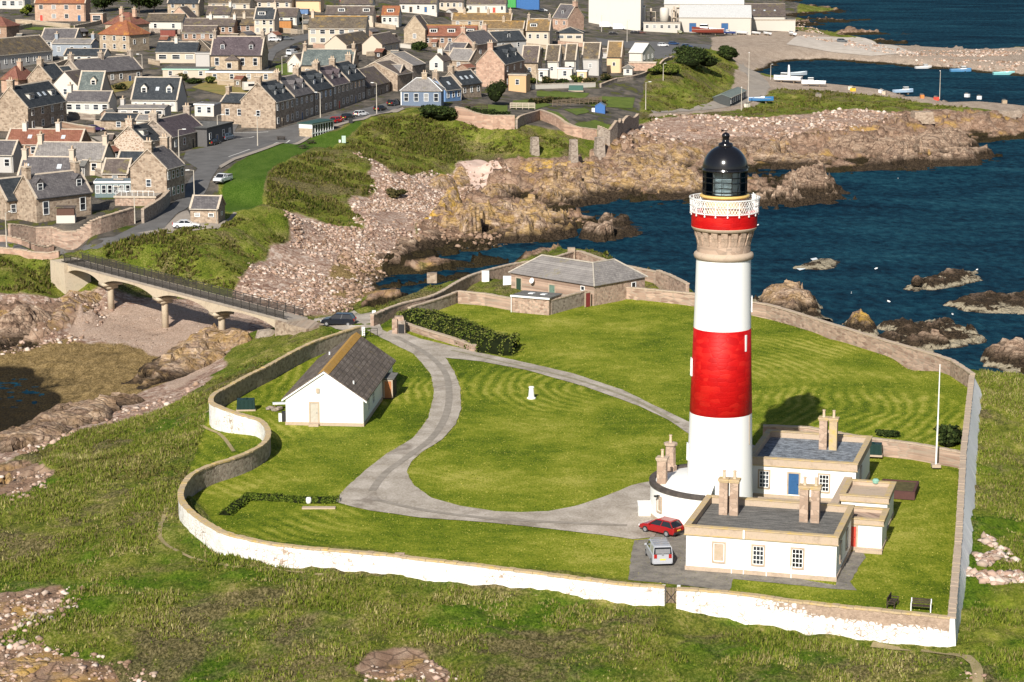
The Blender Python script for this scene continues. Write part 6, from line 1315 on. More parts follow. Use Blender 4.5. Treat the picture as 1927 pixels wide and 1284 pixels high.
# the seaside terrace: five houses in a row
A = anchor(518, 192, 6.2); t70 = R(74); z0 = A.z; tot = 62; ks = [0, 12, 25, 38, 50, 62]
for i, lab in enumerate(('first terraced house of the long dark row, with the sunlit stone gable', 'second terraced house of the long dark row, just beyond the stone gable', 'third terraced house, middle of the long dark seaside row', 'fourth terraced house of the long dark row, near the far end', 'last terraced house at the far end of the long dark row')):
    w0 = A+Vector((math.cos(t70), math.sin(t70), 0))*ks[i]; w0.z = z0+.02*ks[i]
    H(lab, None, None, 74, 6.2, 8.6, 4.2, M_RUBT if i == 0 else M_RUBG, (M_SLATED, M_SLATE, M_SLATED, M_SLATEP, M_SLATED)[i], world=(w0, ks[i+1]-ks[i]-.02), chim=(0, .97) if i < 4 else (1,), dorm=(.3, .72), win=(4, 2), doors=(1,), wl=(1, 1) if i == 0 else (0, 0), group='houses of the seaside terrace', chm=M_RUBT)
w0 = A+Vector((math.cos(t70), math.sin(t70), 0))*62.3
H('low mossy slate cottage at the far end of the seaside terrace', None, None, 74, 3.4, 9, 4.0, M_RUBG, M_SLATEB, world=(Vector((w0.x, w0.y, z0+1.2)), 19), win=(4, 1), doors=(2,))
H('low stone wing with a dark slate roof left of the terrace gable', (416,192), 462, -20, 5.2, 6.5, 1.8, M_RUBT, M_SLATED, win=(2, 1), chim=(0,))
H('pale two storey house with an ochre mossy roof in the village centre', (580,53), 688, -4, 5.2, 8, 3.4, M_CREAMW, M_MOSS, chim=(.05,), win=(6, 2), ridge=M_RIDGEO, wsize=(1.5, 1.2), skew=False)
H('mossy roofed bungalow with a white gable in the village centre', (652,85), 702, 74, 3.0, 7, 2.8, M_CREAMW, M_MOSS, win=(4, 1), skew=False)
H('second mossy bungalow with a white gable, right of its twin', (719,84), 752, 74, 3.4, 6.4, 2.8, M_CREAMW, M_SLATEB, win=(3, 1), skew=False)
H('long stone house with a green grey slate roof and chimneys at both ends', (566,122), 664, -6, 4.4, 9, 3.9, M_TANR, M_SLATEG, chim=(0, 1), win=(4, 1), chm=M_RUBT)
H('small white gabled cottage left of the green grey slate house', (541,118), 566, -20, 2.8, 7, 2.4, M_WHT, M_SLATEB, 'y', win=(1, 1))
H('low corrugated workshop roof behind the terrace', (690,140), 752, -8, 4.0, 10, 2.2, M_RUBT, M_SLATEL, win=(0, 1), cat='workshop', name='workshop')
H('tan gabled workshop end behind the terrace', (748,141), 776, 68, 4.4, 13, 3.0, M_RUBT, M_SLATEB, win=(0, 1), cat='workshop', name='workshop')
H('brown roofed workshop beside the tan gabled one', (776,124), 800, 68, 4.2, 13, 3.2, M_RUBG, M_SLATEL, win=(0, 1), cat='workshop', name='workshop')
CH_ = H('blue grey boarded chalet with white trim and four tall windows', (755,171), 830, -4, 3.7, 7, 3.0, M_BLUEW, M_SLATEL, 'hip', chim=(.55,), win=(4, 1), chm=M_TANR, ridge=M_WPAINT, wsize=(1.0, 1.9))
b = MB(); lx = 9.6; b.bx(-.1, lx+.1, -.16, -.02, 3.45, 3.75); b.bx(-.12, .1, -.14, -.02, -.5, 3.5); b.build('white_trim', M_WPAINT, CH_)
H('bright blue walled cottage with a black slate roof behind the chalet', (838,170), 868, 58, 3.0, 6.5, 3.0, M_BLUEH, M_SLATED, win=(3, 1), sky=(.5,), chim=(0,), chm=M_RUBT)
H('dark slate cottage with three skylights beside the big pink gable', (868,160), 906, 58, 3.4, 7, 3.2, M_RUBT, M_SLATED, win=(3, 1), sky=(.25, .5, .75), chim=(0,))
H('big pink stone house with a broad sunlit gable and large chimney', (949,121), 986, 74, 7.0, 8.2, 4.4, M_PINKR, M_SLATED, chim=(0,), win=(3, 2), wl=(0, 0), cw=1.2, dorm=(.4, .8))
H('pink stone house behind the big pink gable', (893,84), 935, 66, 5.6, 8, 3.6, M_PINKR, M_SLATE, chim=(0, 1), win=(2, 1))
H('small orange rendered flat roofed house above the gardens', (957,141), 990, -14, 4.4, 5, 0, M_ORNG, M_FELT, 'flat', win=(1, 1), flatm=M_SKEW)
for lab, x1, y1, x2, wm, rm in (('brown roofed house at the left end of the stepped row of five', 981, 117, 1012, M_TANR, M_SLATEB), ('white house with a brown mossy roof, second of the stepped row', 1026, 115, 1051, M_WHT, M_MOSS), ('narrow white house in the middle of the stepped row', 1063, 113, 1083, M_WHT, M_MOSS), ('wide grey house with a mossy roof, fourth of the stepped row', 1095, 110, 1127, M_GREYH, M_MOSS), ('peach coloured house with an ochre roof at the right end of the stepped row', 1142, 107, 1169, M_PEACH, M_OCHRE)):
    H(lab, (x1, y1), x2, -9, 5.0, 9, 4.4, wm, rm, win=(1, 1), group='stepped row of houses', wsize=(.8, 1.0), wr=(1, 1))
for lab, x1, y1, x2 in (('white lean-to below the left end of the stepped row', 1007, 131, 1031), ('white lean-to in the middle below the stepped row', 1050, 129, 1076), ('pale pink lean-to with a dark roof below the stepped row', 1086, 134, 1104)):
    H(lab, (x1, y1), x2, -10, 3.2, 4, 0, M_WHT if x1 < 1080 else M_PEACH, M_SLATE, 'flat', win=(1, 1), cat='lean-to', name='lean_to')
H('tiny white kiosk below the peach coloured house', (1173,128), 1190, -10, 2.2, 3, 1.0, M_WHT, M_FELT, 'hip', win=(1, 1), cat='kiosk', name='kiosk')
H('cream house with an ochre roof, white dormer and dark stone end', (990,58), 1034, -8, 4.4, 9, 3.9, M_CREAMW, M_OCHRE, chim=(0, 1), box=(.3,), win=(3, 1), chm=M_RUBG)
H('bungalow with a black hipped roof above the stepped row', (1047,62), 1097, -5, 3.2, 10, 1.9, M_CREAMW, M_SLATED, 'hip', win=(3, 1), wr=(2, 1), wsize=(2, .9))
H('big pink stone house with a massive chimney beside the white factory', (1040,33), 1069, -42, 4.6, 10, 5.2, M_PINKR, M_SLATE, chim=(1,), dorm=(.5,), win=(2, 1), cw=1.6)
H('long red brown roofed terrace with white roof windows', (797,68), 896, -5, 3.2, 9, 3.2, M_BRICKW, M_BRICKT, box=(.18, .52, .88), win=(7, 1), ridge=M_RIDGEO, skew=False)
H('church like tan gable with a small porch', (760,56), 800, -9, 4.6, 9, 4.4, M_TANR, M_SLATEB, 'y', win=(1, 1), skew=True, doors=())
H('white house with a bright orange tiled roof and box dormer', (718,29), 750, -5, 3.6, 8, 3.0, M_WHT, M_PANT, box=(.5,), win=(3, 1), ridge=M_PANT, skew=False)
H('white bungalow row with brown doors at the top centre', (752,7), 822, -5, 3.4, 8, 3, M_WHT, M_SLATEB, win=(5, 1), doors=(1, 3), skew=False)
H('white bungalow row with brown doors at the top, left of the blue container', (878,8), 952, -5, 3.4, 8, 3, M_WHT, M_SLATEB, win=(5, 1), doors=(1, 3), skew=False)
H('brown roofed row with two white dormers at the top centre', (612,27), 702, -5, 2.8, 8, 2.6, M_CREAMW, M_SLATEB, box=(.33, .85), win=(5, 1), skew=False)
H('pale plain gabled block at the top centre', (557,1), 603, -5, 3.4, 8, 2.4, M_PEACH, M_SLATEB, win=(0, 1), skew=False)
H('dark roofed two storey house with a white dormer, top left of centre', (478,36), 516, -6, 5.0, 8, 3.6, M_CREAMW, M_SLATED, chim=(1,), box=(.35,), win=(3, 2))
H('white bungalow with a brown roof right of the dark roofed house', (520,31), 558, -6, 2.4, 8, 2.6, M_WHT, M_SLATEB, win=(2, 1), skew=False)
H('ochre roofed cottage row left of the cream house', (906,54), 985, -7, 3.0, 8, 2.4, M_TANR, M_OCHRE, chim=(.5,), win=(4, 1), ridge=M_RIDGEO)
H('ochre roofed row above the red brown terrace', (850,38), 962, -5, 2.6, 8, 2.2, M_TANR, M_OCHRE, chim=(.2, .6, .97), win=(5, 1), ridge=M_RIDGEO)
H('white bay windowed house in the top left corner', (-15,-2), 46, -4, 3.6, 8, 3, M_WHT, M_SLATEB, win=(4, 1), wsize=(1.6, 1.6))
H('dark red hip roofed house on the left edge below the white bay windows', (-45,49), 12, -18, 3.6, 8, 2.8, M_BRICKW, M_REDT, 'hip', win=(2, 1), ridge=M_REDT)
H('white gable with a wooden top behind the blue cottage', (808,115), 834, -16, 2.6, 8, 2.0, M_WHT, M_SLATEB, 'y', win=(1, 1), chim=(.5,), skew=False)
H('pale stone slab roofed cottage behind the white wooden gable', (842,112), 884, -30, 3.2, 7, 3.0, M_RUBT, M_SLATEL, win=(1, 1), chim=(1,))
H('grey slate cottage in front of the red brown terrace', (835,95), 872, -24, 2.8, 7, 2.2, M_RUBT, M_SLATE, win=(1, 1))
H('dark slate house with a grey dormer left of the cream house', (932,78), 990, 40, 3.4, 7, 3.0, M_GREYH, M_SLATED, win=(2, 1), dorm=(.5,))
H('grey slate cottage roof at the left edge in the top rows', (20,92), 70, -8, 3.2, 8, 3.2, M_GREYH, M_SLATE, win=(2, 1))
for lab, x1, y1, x2, wm, rm, ev in (('white bungalow behind the pale two storey house', 640, 8, 700, M_WHT, M_SLATEB, 2.6), ('grey roofed bungalow by the tall trees at the top left', 392, 6, 470, M_CREAMW, M_MOSS, 2.6), ('cream bungalow at the top edge left of the pale block', 480, 3, 548, M_CREAMW, M_SLATEB, 2.6), ('cream bungalow at the top edge near the green container', 826, 3, 872, M_CREAMW, M_SLATEB, 3.0)):
    H(lab, (x1, y1), x2, -5, ev, 8, 2.6, wm, rm, win=(4, 1), skew=False)
# ------------------------------------------------------------------ white fish factory
def block(label, a, x2, th, ev, dep, rise, wm, rm, **k): return H(label, a, x2, th, ev, dep, rise, wm, rm, cat='factory building', name='factory_building', **k)
M_FW = render_white('factory_cladding', (.50,.46,.41), (.40,.36,.31), .6)
block('tall plain white factory store at the top of the picture', (1108,-14), 1206, -6, 13, 26, 0, M_WHT, M_WMETAL, roof='flat', win=(0, 1))
block('white office block with tall dark stair window and slatted side', (1162,14), 1212, -6, 8, 14, 0, M_WHT, M_FELT, roof='flat', win=(3, 2), wsize=(.9, 2.2))
block('low factory wing with a row of four small windows', (1211,43), 1280, -6, 3.6, 8, 0, M_FW, M_FELT, roof='flat', win=(5, 1), wsize=(1.2, 1.2), flatm=M_SKEW)
FS = block('long white factory shed with two blue roller doors', (1278,33), 1414, -5, 6.2, 44, 4.2, M_FW, M_WMETAL, win=(0, 1), skew=False, ridge=M_WPAINT)
for x in (6, 20): door(FS, (x, 0, 1.9), 3.0, 3.8, 0, M_BLUE, M_SKEW)
block('pale factory wing nearest the sea under the grey brown roof', (1414,38), 1497, -5, 4.4, 12, 0, M_FW, M_FELT, roof='flat', win=(0, 1), flatm=M_SKEW)
block('grey brown roofed factory hall with three roof lights', (1400,31), 1478, -5, 5.6, 26, 5.0, M_FW, M_SLATEB, win=(0, 1), sky=(.25, .5, .75), skew=False)
block('white ridge roofed factory hall behind the long shed', (1250,8), 1400, -5, 8, 40, 6, M_FW, M_WMETAL, win=(0, 1), skew=False, ridge=M_WPAINT)
q = G(1250, 44); e = empty('factory_tank', q, 0, 'white cylindrical tank standing in the factory yard', 'tank'); MB().lathe([(2.1, 0), (2.1, 6.5), (1.6, 7.1), (.1, 7.2)], 24).build('tank_shell', M_WHT, e, True)
b = MB()
for k in range(9): b.tube((2.3, -.4, .5+k*.7), (2.3, .4, .5+k*.7), .05, 4)
b.build('ladder', M_RIM, e)
for k, (x, y, w_, h_) in enumerate(((1225, 43, 4, 5), (1268, 44, 2.2, 6), (1278, 43, 2.6, 7))):
    q = G(x, y); e = empty('factory_plant', q, R(-5), ('grey pipework frame left of the white tank', 'slim silo right of the white tank', 'taller vent stack at the left end of the long shed')[k], 'plant'); b = MB()
    for sx in (-1, 1):
        for sy in (-1, 1): b.tube((sx*w_/2, sy*1.2, 0), (sx*w_/2, sy*1.2, h_), .14, 5)
    for z in (h_*.45, h_): b.box((0, 0, z), (w_+.4, 2.8, .2))
    b.tube((0, 0, 0), (0, 0, h_+1.6), .5, 10); b.build('frame', M_SKEW, e)
H('white boat shed with a pale roof by the harbour car park', (1184,99), 1209, -22, 3.6, 12, 2.6, M_WHT, M_WMETAL, win=(0, 1), wr=(3, 1), cat='boat shed', name='boat_shed', skew=False)
H('brick yard wall building left of the red parked car', (1184,118), 1234, -10, 2.6, 3, 0, M_PINKR, M_SKEW, 'flat', win=(0, 1), cat='outbuilding', name='outbuilding', flatm=M_SKEW)
HS = H('long grey green corrugated shed at the foot of the grassy harbour bank', (1374,184), 1404, 74, 2.6, 5.0, .9, plain('dark_shed_boards', (.05,.055,.055), .8), M_METAL, win=(8, 1), skew=False, cat='shed', name='harbour_shed', ridge=M_METAL)
# ------------------------------------------------------------------ leaves, hedges, bushes, trees
def leaf_mat(nm, a, b, c):
    n = N(nm); g = n.nd('ShaderNodeNewGeometry'); p = g.outputs['Position']
    f = n.math('ADD', n.math('MULTIPLY', g.outputs['Random Per Island'], .55), n.math('MULTIPLY', n.noise(p, .8, 4, .65), .45))
    return n.done(n.ramp(f, [(.25, a), (.5, b), (.78, c)]), .85, .12)
M_LEAF = leaf_mat('hedge_leaves', (.040,.060,.007), (.090,.115,.017), (.155,.155,.04))
M_LEAFD = leaf_mat('dark_bush_leaves', (.010,.019,.005), (.026,.042,.010), (.060,.080,.02))
M_LEAFY = leaf_mat('yellow_bush_leaves', (.06,.085,.01), (.14,.17,.02), (.24,.25,.04))
M_LEAFB = leaf_mat('bramble_leaves', (.030,.034,.010), (.070,.062,.022), (.14,.105,.045))
M_LEAFN = leaf_mat('clipped_hedge_leaves', (.034,.058,.005), (.075,.110,.010), (.13,.16,.022))
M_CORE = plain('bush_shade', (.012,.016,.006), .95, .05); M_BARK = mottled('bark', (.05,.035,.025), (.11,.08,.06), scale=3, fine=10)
def leaves(cen, nrm, size, rg):
    """one small bent leaf clump (two triangles each way) per point"""
    k = len(cen); t = rg.normal(size=(k, 3)); n = nrm+.9*rg.normal(size=(k, 3)); n /= np.linalg.norm(n, axis=1)[:, None]
    u = np.cross(n, t); u /= np.linalg.norm(u, axis=1)[:, None]+1e-9; v = np.cross(n, u); s = (size*rg.uniform(.6, 1.4, k))[:, None]
    V = np.stack([cen-u*s*.5, cen+v*s*.55, cen+u*s*.5, cen-v*s*.55+n*s*.2], 1).reshape(-1, 3)
    return V, np.arange(4*k).reshape(k, 4)
def clump(name, label, c, rad, n, mat, seed, cat='bush', group=None, size=.3, trunk=0, lobes=7, parent=None):
    rg = np.random.default_rng(seed); rx, ry, rz = rad; e = parent or empty(name, c, 0, label, cat, group)
    C = np.concatenate([np.zeros((1, 3)), rg.uniform(-.62, .62, (lobes, 3))])*np.array([rx, ry, rz*.8])+np.array([0, 0, trunk+rz*.8]); Rd = np.concatenate([[.72], rg.uniform(.36, .6, lobes)])
    w_ = Rd**2/sum(Rd**2); P_, N_ = [], []
    b = MB(); bmt = bmesh.new(); bmesh.ops.create_icosphere(bmt, subdivisions=2, radius=1); IV = [v.co.copy() for v in bmt.verts]; IF = [tuple(v.index for v in f.verts) for f in bmt.faces]; bmt.free()
    for (cc, rr, ww) in zip(C, Rd, w_):
        k = max(8, int(n*ww)); d = rg.normal(size=(k, 3)); d /= np.linalg.norm(d, axis=1)[:, None]
        if trunk == 0: d[:, 2] = np.abs(d[:, 2])*.9+.02
        r = rr*rg.uniform(.78, 1.06, k)[:, None]; P_.append(cc+d*r*np.array([rx, ry, rz])); N_.append(d)
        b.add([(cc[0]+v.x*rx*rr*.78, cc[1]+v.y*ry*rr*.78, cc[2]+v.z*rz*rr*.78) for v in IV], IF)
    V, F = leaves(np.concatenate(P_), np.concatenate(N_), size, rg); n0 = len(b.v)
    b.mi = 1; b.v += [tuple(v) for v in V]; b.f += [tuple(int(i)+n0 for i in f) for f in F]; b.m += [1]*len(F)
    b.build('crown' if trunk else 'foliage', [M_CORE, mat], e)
    if trunk:
        q = MB(); q.tube((0, 0, -.3), (.1, 0, trunk+rz*.5), .22, 8, .12)
        for s in range(4): a = s*1.6; q.tube((.05, 0, trunk*.7), (rx*.5*math.cos(a), ry*.5*math.sin(a), trunk+rz*.7), .10, 6, .04)
        q.build('trunk', M_BARK, e)
    return e
def hedge(name, label, pts, wd, h, n, mat, seed, cat='hedge', size=.22, top=None):
    q = wpoly(pts) if top is None else [tuple(P(x, y, top).to_2d()) for x, y in pts]; c = smooth_path([Vector(p) for p in q], .8); rg = np.random.default_rng(seed); o = Vector((c[0].x, c[0].y, hz(*c[0]))); e = empty(name, o, 0, label, cat)
    b = MB(); P_, N_ = [], []; k = len(c); rr = 8; ring = []
    for i, a in enumerate(c):
        d = (c[min(i+1, k-1)]-c[max(i-1, 0)]).normalized(); nn = Vector((-d.y, d.x)); ww = wd*rg.uniform(.82, 1.12); hh = h*rg.uniform(.85, 1.1); z0 = hz(a.x, a.y)
        prof = [(-.5, -.3), (-.52, .35), (-.44, .8), (-.2, 1.0), (.2, 1.0), (.44, .8), (.52, .35), (.5, -.3)]
        ring.append([(a.x+nn.x*p*ww-o.x, a.y+nn.y*p*ww-o.y, z0+zz*hh-o.z) for p, zz in prof])
        m = max(4, n//k)
        j = rg.integers(0, 7, m); t = rg.random(m); l = rg.uniform(-.5, .5, m)
        for jj, tt, ll in zip(j, t, l):
            p0, p1 = prof[jj], prof[jj+1]; pp = p0[0]+(p1[0]-p0[0])*tt; zz = p0[1]+(p1[1]-p0[1])*tt; f = rg.uniform(.95, 1.14)
            P_.append((a.x+nn.x*pp*ww*f+d.x*ll*.9-o.x, a.y+nn.y*pp*ww*f+d.y*ll*.9-o.y, z0+max(zz, 0)*hh*f-o.z)); N_.append((nn.x*pp*2, nn.y*pp*2, zz))
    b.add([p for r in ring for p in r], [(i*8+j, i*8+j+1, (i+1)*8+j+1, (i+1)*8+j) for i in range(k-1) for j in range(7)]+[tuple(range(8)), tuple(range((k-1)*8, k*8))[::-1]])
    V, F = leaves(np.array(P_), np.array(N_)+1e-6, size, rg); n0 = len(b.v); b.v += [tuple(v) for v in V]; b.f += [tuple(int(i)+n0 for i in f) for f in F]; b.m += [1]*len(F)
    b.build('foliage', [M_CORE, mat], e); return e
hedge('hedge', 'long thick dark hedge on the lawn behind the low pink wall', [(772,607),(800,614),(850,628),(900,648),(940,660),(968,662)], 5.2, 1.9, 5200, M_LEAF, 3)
hedge('hedge', 'low clipped dark hedge ending at the white tub near the drive', [(470,938),(520,940),(570,944),(630,944)], 1.6, .45, 3000, M_LEAFN, 4, size=.13)
hedge('hedge', 'short stretch of low ragged hedge turning down towards the front wall', [(468,938),(445,955),(425,970)], 1.1, .45, 900, M_LEAFN, 5, size=.13)
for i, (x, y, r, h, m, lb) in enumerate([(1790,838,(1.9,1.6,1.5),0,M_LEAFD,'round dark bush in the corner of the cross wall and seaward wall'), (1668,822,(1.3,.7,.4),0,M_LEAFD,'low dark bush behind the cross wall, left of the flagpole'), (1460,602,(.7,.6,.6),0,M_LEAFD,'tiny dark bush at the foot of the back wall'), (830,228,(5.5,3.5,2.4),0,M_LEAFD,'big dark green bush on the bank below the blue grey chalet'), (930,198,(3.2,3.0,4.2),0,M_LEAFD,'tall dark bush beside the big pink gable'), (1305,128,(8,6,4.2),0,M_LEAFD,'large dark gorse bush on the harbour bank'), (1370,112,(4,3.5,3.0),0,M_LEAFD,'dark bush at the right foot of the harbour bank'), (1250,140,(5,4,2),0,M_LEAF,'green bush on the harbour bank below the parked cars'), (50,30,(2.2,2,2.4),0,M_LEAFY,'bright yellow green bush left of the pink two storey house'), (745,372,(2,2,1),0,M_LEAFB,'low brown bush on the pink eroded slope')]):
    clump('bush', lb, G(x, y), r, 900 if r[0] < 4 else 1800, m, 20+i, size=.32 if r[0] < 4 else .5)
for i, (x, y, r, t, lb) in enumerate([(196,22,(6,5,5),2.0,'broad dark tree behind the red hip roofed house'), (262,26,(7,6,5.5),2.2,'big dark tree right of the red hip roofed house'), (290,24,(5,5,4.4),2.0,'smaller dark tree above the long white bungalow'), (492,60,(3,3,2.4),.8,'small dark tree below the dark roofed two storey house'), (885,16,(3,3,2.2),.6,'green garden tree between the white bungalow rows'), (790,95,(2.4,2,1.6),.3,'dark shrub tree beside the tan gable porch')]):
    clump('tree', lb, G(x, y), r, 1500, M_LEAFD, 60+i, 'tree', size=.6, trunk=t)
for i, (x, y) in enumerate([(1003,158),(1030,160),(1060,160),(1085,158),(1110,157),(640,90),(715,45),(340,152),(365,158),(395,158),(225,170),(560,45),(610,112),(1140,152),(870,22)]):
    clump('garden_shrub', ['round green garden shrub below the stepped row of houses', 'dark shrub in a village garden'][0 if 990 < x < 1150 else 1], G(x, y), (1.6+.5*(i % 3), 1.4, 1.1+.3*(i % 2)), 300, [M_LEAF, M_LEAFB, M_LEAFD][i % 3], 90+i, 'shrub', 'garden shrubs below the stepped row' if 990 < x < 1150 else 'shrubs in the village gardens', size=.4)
# ------------------------------------------------------------------ rough grass, one mesh, nobody could count it
def tufts(name, polys, n, h0, h1, mat, seed, avoid=None, blades=5, wd=.10, minz=-6.0, cover=None):
    rg = np.random.default_rng(seed); Ws = [wpoly(p) for p in polys]; Xs, Ys = [], []
    ar = [abs(sum(a[0]*b[1]-b[0]*a[1] for a, b in zip(p, p[1:]+p[:1])))/2 for p in Ws]
    for p, a in zip(Ws, ar):
        k = int(n*a/sum(ar)); xs = [q[0] for q in p]; ys = [q[1] for q in p]; X = rg.uniform(min(xs), max(xs), k*4); Y = rg.uniform(min(ys), max(ys), k*4); m = inpoly(X, Y, p)
        Xs.append(X[m][:k]); Ys.append(Y[m][:k])
    X = np.concatenate(Xs); Y = np.concatenate(Ys)
    r = np.clip((np.log(Y/Y0)/LR).astype(int), 0, NR-1); c = np.clip(((X/Y-U0)/DU).astype(int), 0, NC-1)
    den = np.clip((fbm(X/5, Y/5, seed, 4)-.40)*5, .06, 1) if cover is None else np.full(len(X), 1.0); m = ((ROUGH if cover is None else W[cover])[r, c] > .6) & (GZ[r, c] > minz) & (rg.random(len(X)) < den); X, Y, den = X[m], Y[m], den[m]; k = len(X)
    hh = (h0+(h1-h0)*rg.random(k)**1.6)*(.55+.6*den); Z = hf(X, Y)-.05; V = []; 
    for b in range(blades):
        a = rg.uniform(0, 6.283, k); l = hh*rg.uniform(.5, 1.1, k); ln = rg.uniform(.15, .75, k); dx, dy = np.cos(a), np.sin(a); w_ = wd*rg.uniform(.6, 1.5, k)
        bx, by = X+dx*.06+rg.uniform(-.12, .12, k), Y+dy*.06+rg.uniform(-.12, .12, k)
        V.append(np.stack([np.stack([bx-dy*w_, by+dx*w_, Z], 1), np.stack([bx+dy*w_, by-dx*w_, Z], 1), np.stack([bx+dx*l*ln, by+dy*l*ln, Z+l], 1)], 1))
    V = np.stack(V, 1).reshape(-1, 3); F = np.arange(len(V)).reshape(-1, 3)
    o = fast_tris(name, V, F, [mat]); return tag(o, kind='stuff')
def grass_mat(nm, cols, rw=.28):
    n = N(nm); g = n.nd('ShaderNodeNewGeometry'); p = g.outputs['Position']
    f = n.math('ADD', n.math('MULTIPLY', g.outputs['Random Per Island'], rw), n.math('ADD', n.math('MULTIPLY', n.noise(p, .085, 5, .65, .8), .78-rw), n.math('MULTIPLY', n.noise(p, .9, 3, .65), .22)))
    return n.done(n.ramp(f, cols), .9, .08)
M_TUFT = grass_mat('rough_grass_blades', [(.30, (.036,.062,.006)), (.40, (.098,.138,.012)), (.50, (.185,.205,.030)), (.57, (.14,.115,.045)), (.64, (.32,.275,.11)), (.76, (.42,.37,.19))])
M_TUFT2 = grass_mat('bank_grass_blades', [(.30, (.020,.032,.006)), (.41, (.060,.076,.012)), (.49, (.125,.132,.022)), (.55, (.085,.062,.030)), (.62, (.13,.12,.03)), (.72, (.25,.20,.085))])
FG = [[(-60,900),(60,850),(240,790),(340,740),(400,740),(345,930),(410,1030),(560,1075),(760,1095),(1000,1120),(1250,1160),(1500,1195),(1800,1240),(1830,1150),(1840,700),(2000,700),(2000,1350),(-60,1350)]]
tufts('rough_grass_blades', FG, 100000, .09, .52, M_TUFT, 11, wd=.06)
M_LAWNB = grass_mat('lawn_blades', [(.22, (.034,.058,.005)), (.42, (.105,.138,.010)), (.56, (.200,.210,.022)), (.78, (.40,.35,.09))], .55)
tufts('lawn_blades', [LAWN], 210000, .05, .12, M_LAWNB, 15, blades=2, wd=.085, cover='lawn')
tufts('verge_blades', [[(x+dx, y+dy) for x, y, dx, dy in [(a[0], a[1], -3, 0), (b[0], b[1], -3, 0), (b[0], b[1], 4, 1), (a[0], a[1], 4, 1)]] for ring in ([(779,667),(811,705),(817,742),(806,787),(779,824),(729,854),(692,882),(655,915),(630,943)], [(840,674),(855,700),(866,730),(868,770),(857,800),(832,828),(792,853),(772,872),(765,890),(780,915),(812,938),(866,953),(932,963),(980,965)]) for a, b in zip(ring, ring[1:])], 2600, .05, .16, M_LAWNB, 16, blades=4, wd=.06, cover='lawn')
tufts('slope_grass_blades', [[(60,850),(240,790),(420,700),(540,655),(640,622),(540,668),(420,735),(395,780),(345,930),(60,900)], [(620,590),(700,565),(812,523),(870,515),(830,545),(750,570),(690,590)]], 7000, .15, .6, M_TUFT2, 12)
tufts('bank_grass_blades', [[(195,465),(300,435),(400,428),(500,390),(505,325),(560,297),(640,277),(700,230),(790,208),(870,228),(980,245),(1080,260),(1080,300),(990,292),(900,290),(760,325),(700,362),(685,427),(610,422),(545,405),(545,455),(500,500),(440,548),(300,530),(200,490)], [(-40,485),(100,485),(115,560),(60,575),(-40,600)]], 26000, .25, .9, M_TUFT2, 13, wd=.2)
tufts('harbour_grass_blades', [[(1130,200),(1130,160),(1230,112),(1330,92),(1380,130),(1345,190),(1210,220)], [(1400,195),(1460,168),(1700,175),(1880,200),(1700,208),(1400,215)], [(1205,225),(1400,215),(1480,250),(1210,260)], [(1100,470),(1240,500),(1230,520),(1080,480)]], 9000, .3, .9, M_TUFT2, 14, wd=.25)
# ------------------------------------------------------------------ parked cars
W_, K_, S_, RD, BL, GR = (.68,.68,.69), (.008,.008,.010), (.40,.41,.43), (.42,.008,.010), (.02,.05,.13), (.10,.11,.12)
for (x, y, hd, k, c, lb, ct) in [
 (350,429,8,'saloon',W_,'white car parked on the apron below the small stone garage','car'), (419,343,250,'pickup',W_,'white pickup with a flat load bed on the green','pickup'),
 (634,231,62,'hatch',RD,'red car parked behind the sea front shelter','car'), (655,225,60,'hatch',K_,'dark car parked next to the red one on the sea front','car'), (680,219,52,'hatch',W_,'white car parked on the sea front street','car'), (716,209,60,'hatch',K_,'black car parked between the white car and the chalet','car'), (742,199,62,'suv',(.012,.014,.018),'dark car parked right beside the blue grey chalet','car'),
 (402,273,70,'hatch',K_,'black and white car outside the dark pub','car'), (427,264,68,'suv',(.12,.15,.19),'blue grey car outside the dark pub','car'), (253,143,40,'hatch',RD,'bright red car at the end of the dark slate row','car'),
 (550,104,66,'van',W_,'white van parked in the side street behind the village houses','van'), (555,95,66,'hatch',K_,'dark car just ahead of the white van in the side street','car'), (517,78,10,'hatch',W_,'white car by the dark gable end in the upper street','car'), (541,76,8,'hatch',GR,'grey car right of the white one in the upper street','car'),
 (180,247,15,'hatch',(.05,.03,.10),'purple car in the sandy yard','car'), (370,17,60,'hatch',RD,'red car beside the top stone house','car'),
 (1585,80,5,'suv',GR,'grey car alone on the pale slipway beyond the harbour','car'), (1290,103,15,'hatch',RD,'red car at the edge of the harbour car park','car'), (1300,98,15,'hatch',W_,'white car next to the red one in the harbour car park','car'), (1293,90,12,'hatch',BL,'dark blue car at the back of the harbour car park','car'), (1268,85,12,'hatch',BL,'blue car beside the boat shed','car'), (1248,88,15,'hatch',W_,'white car behind the boat shed roof','car'),
 (1140,52,-5,'bigvan',W_,'white delivery truck by the factory office','van'), (1165,56,-5,'bigvan',W_,'long white van in the factory car park','van'), (1155,66,-5,'hatch',K_,'black car in front of the factory vans','car'), (1195,64,-5,'hatch',K_,'black car by the low factory wing','car'), (1207,64,-5,'hatch',(.10,.04,.03),'dark red car by the low factory wing','car'), (1128,46,-5,'hatch',W_,'white car nearest the massive pink chimney','car'),
 (780,13,-5,'hatch',K_,'black car outside the brown door bungalows','car'), (836,12,-5,'hatch',W_,'white car in the gap between the bungalow rows','car'), (1022,22,-5,'hatch',W_,'white car near the blue container','car'), (1290,57,-4,'bigvan',(.45,.52,.60),'pale blue van at the factory roller door','van'), (650,5,-5,'hatch',RD,'red car at the top edge of the village','car')]:
    car(G(x, y), R(hd), k, c, lb, ct, None, fine=y > 190)
q = G(478, 172); e = empty('caravan', q, R(20), 'white caravan in the grassy yard behind the terrace', 'caravan')
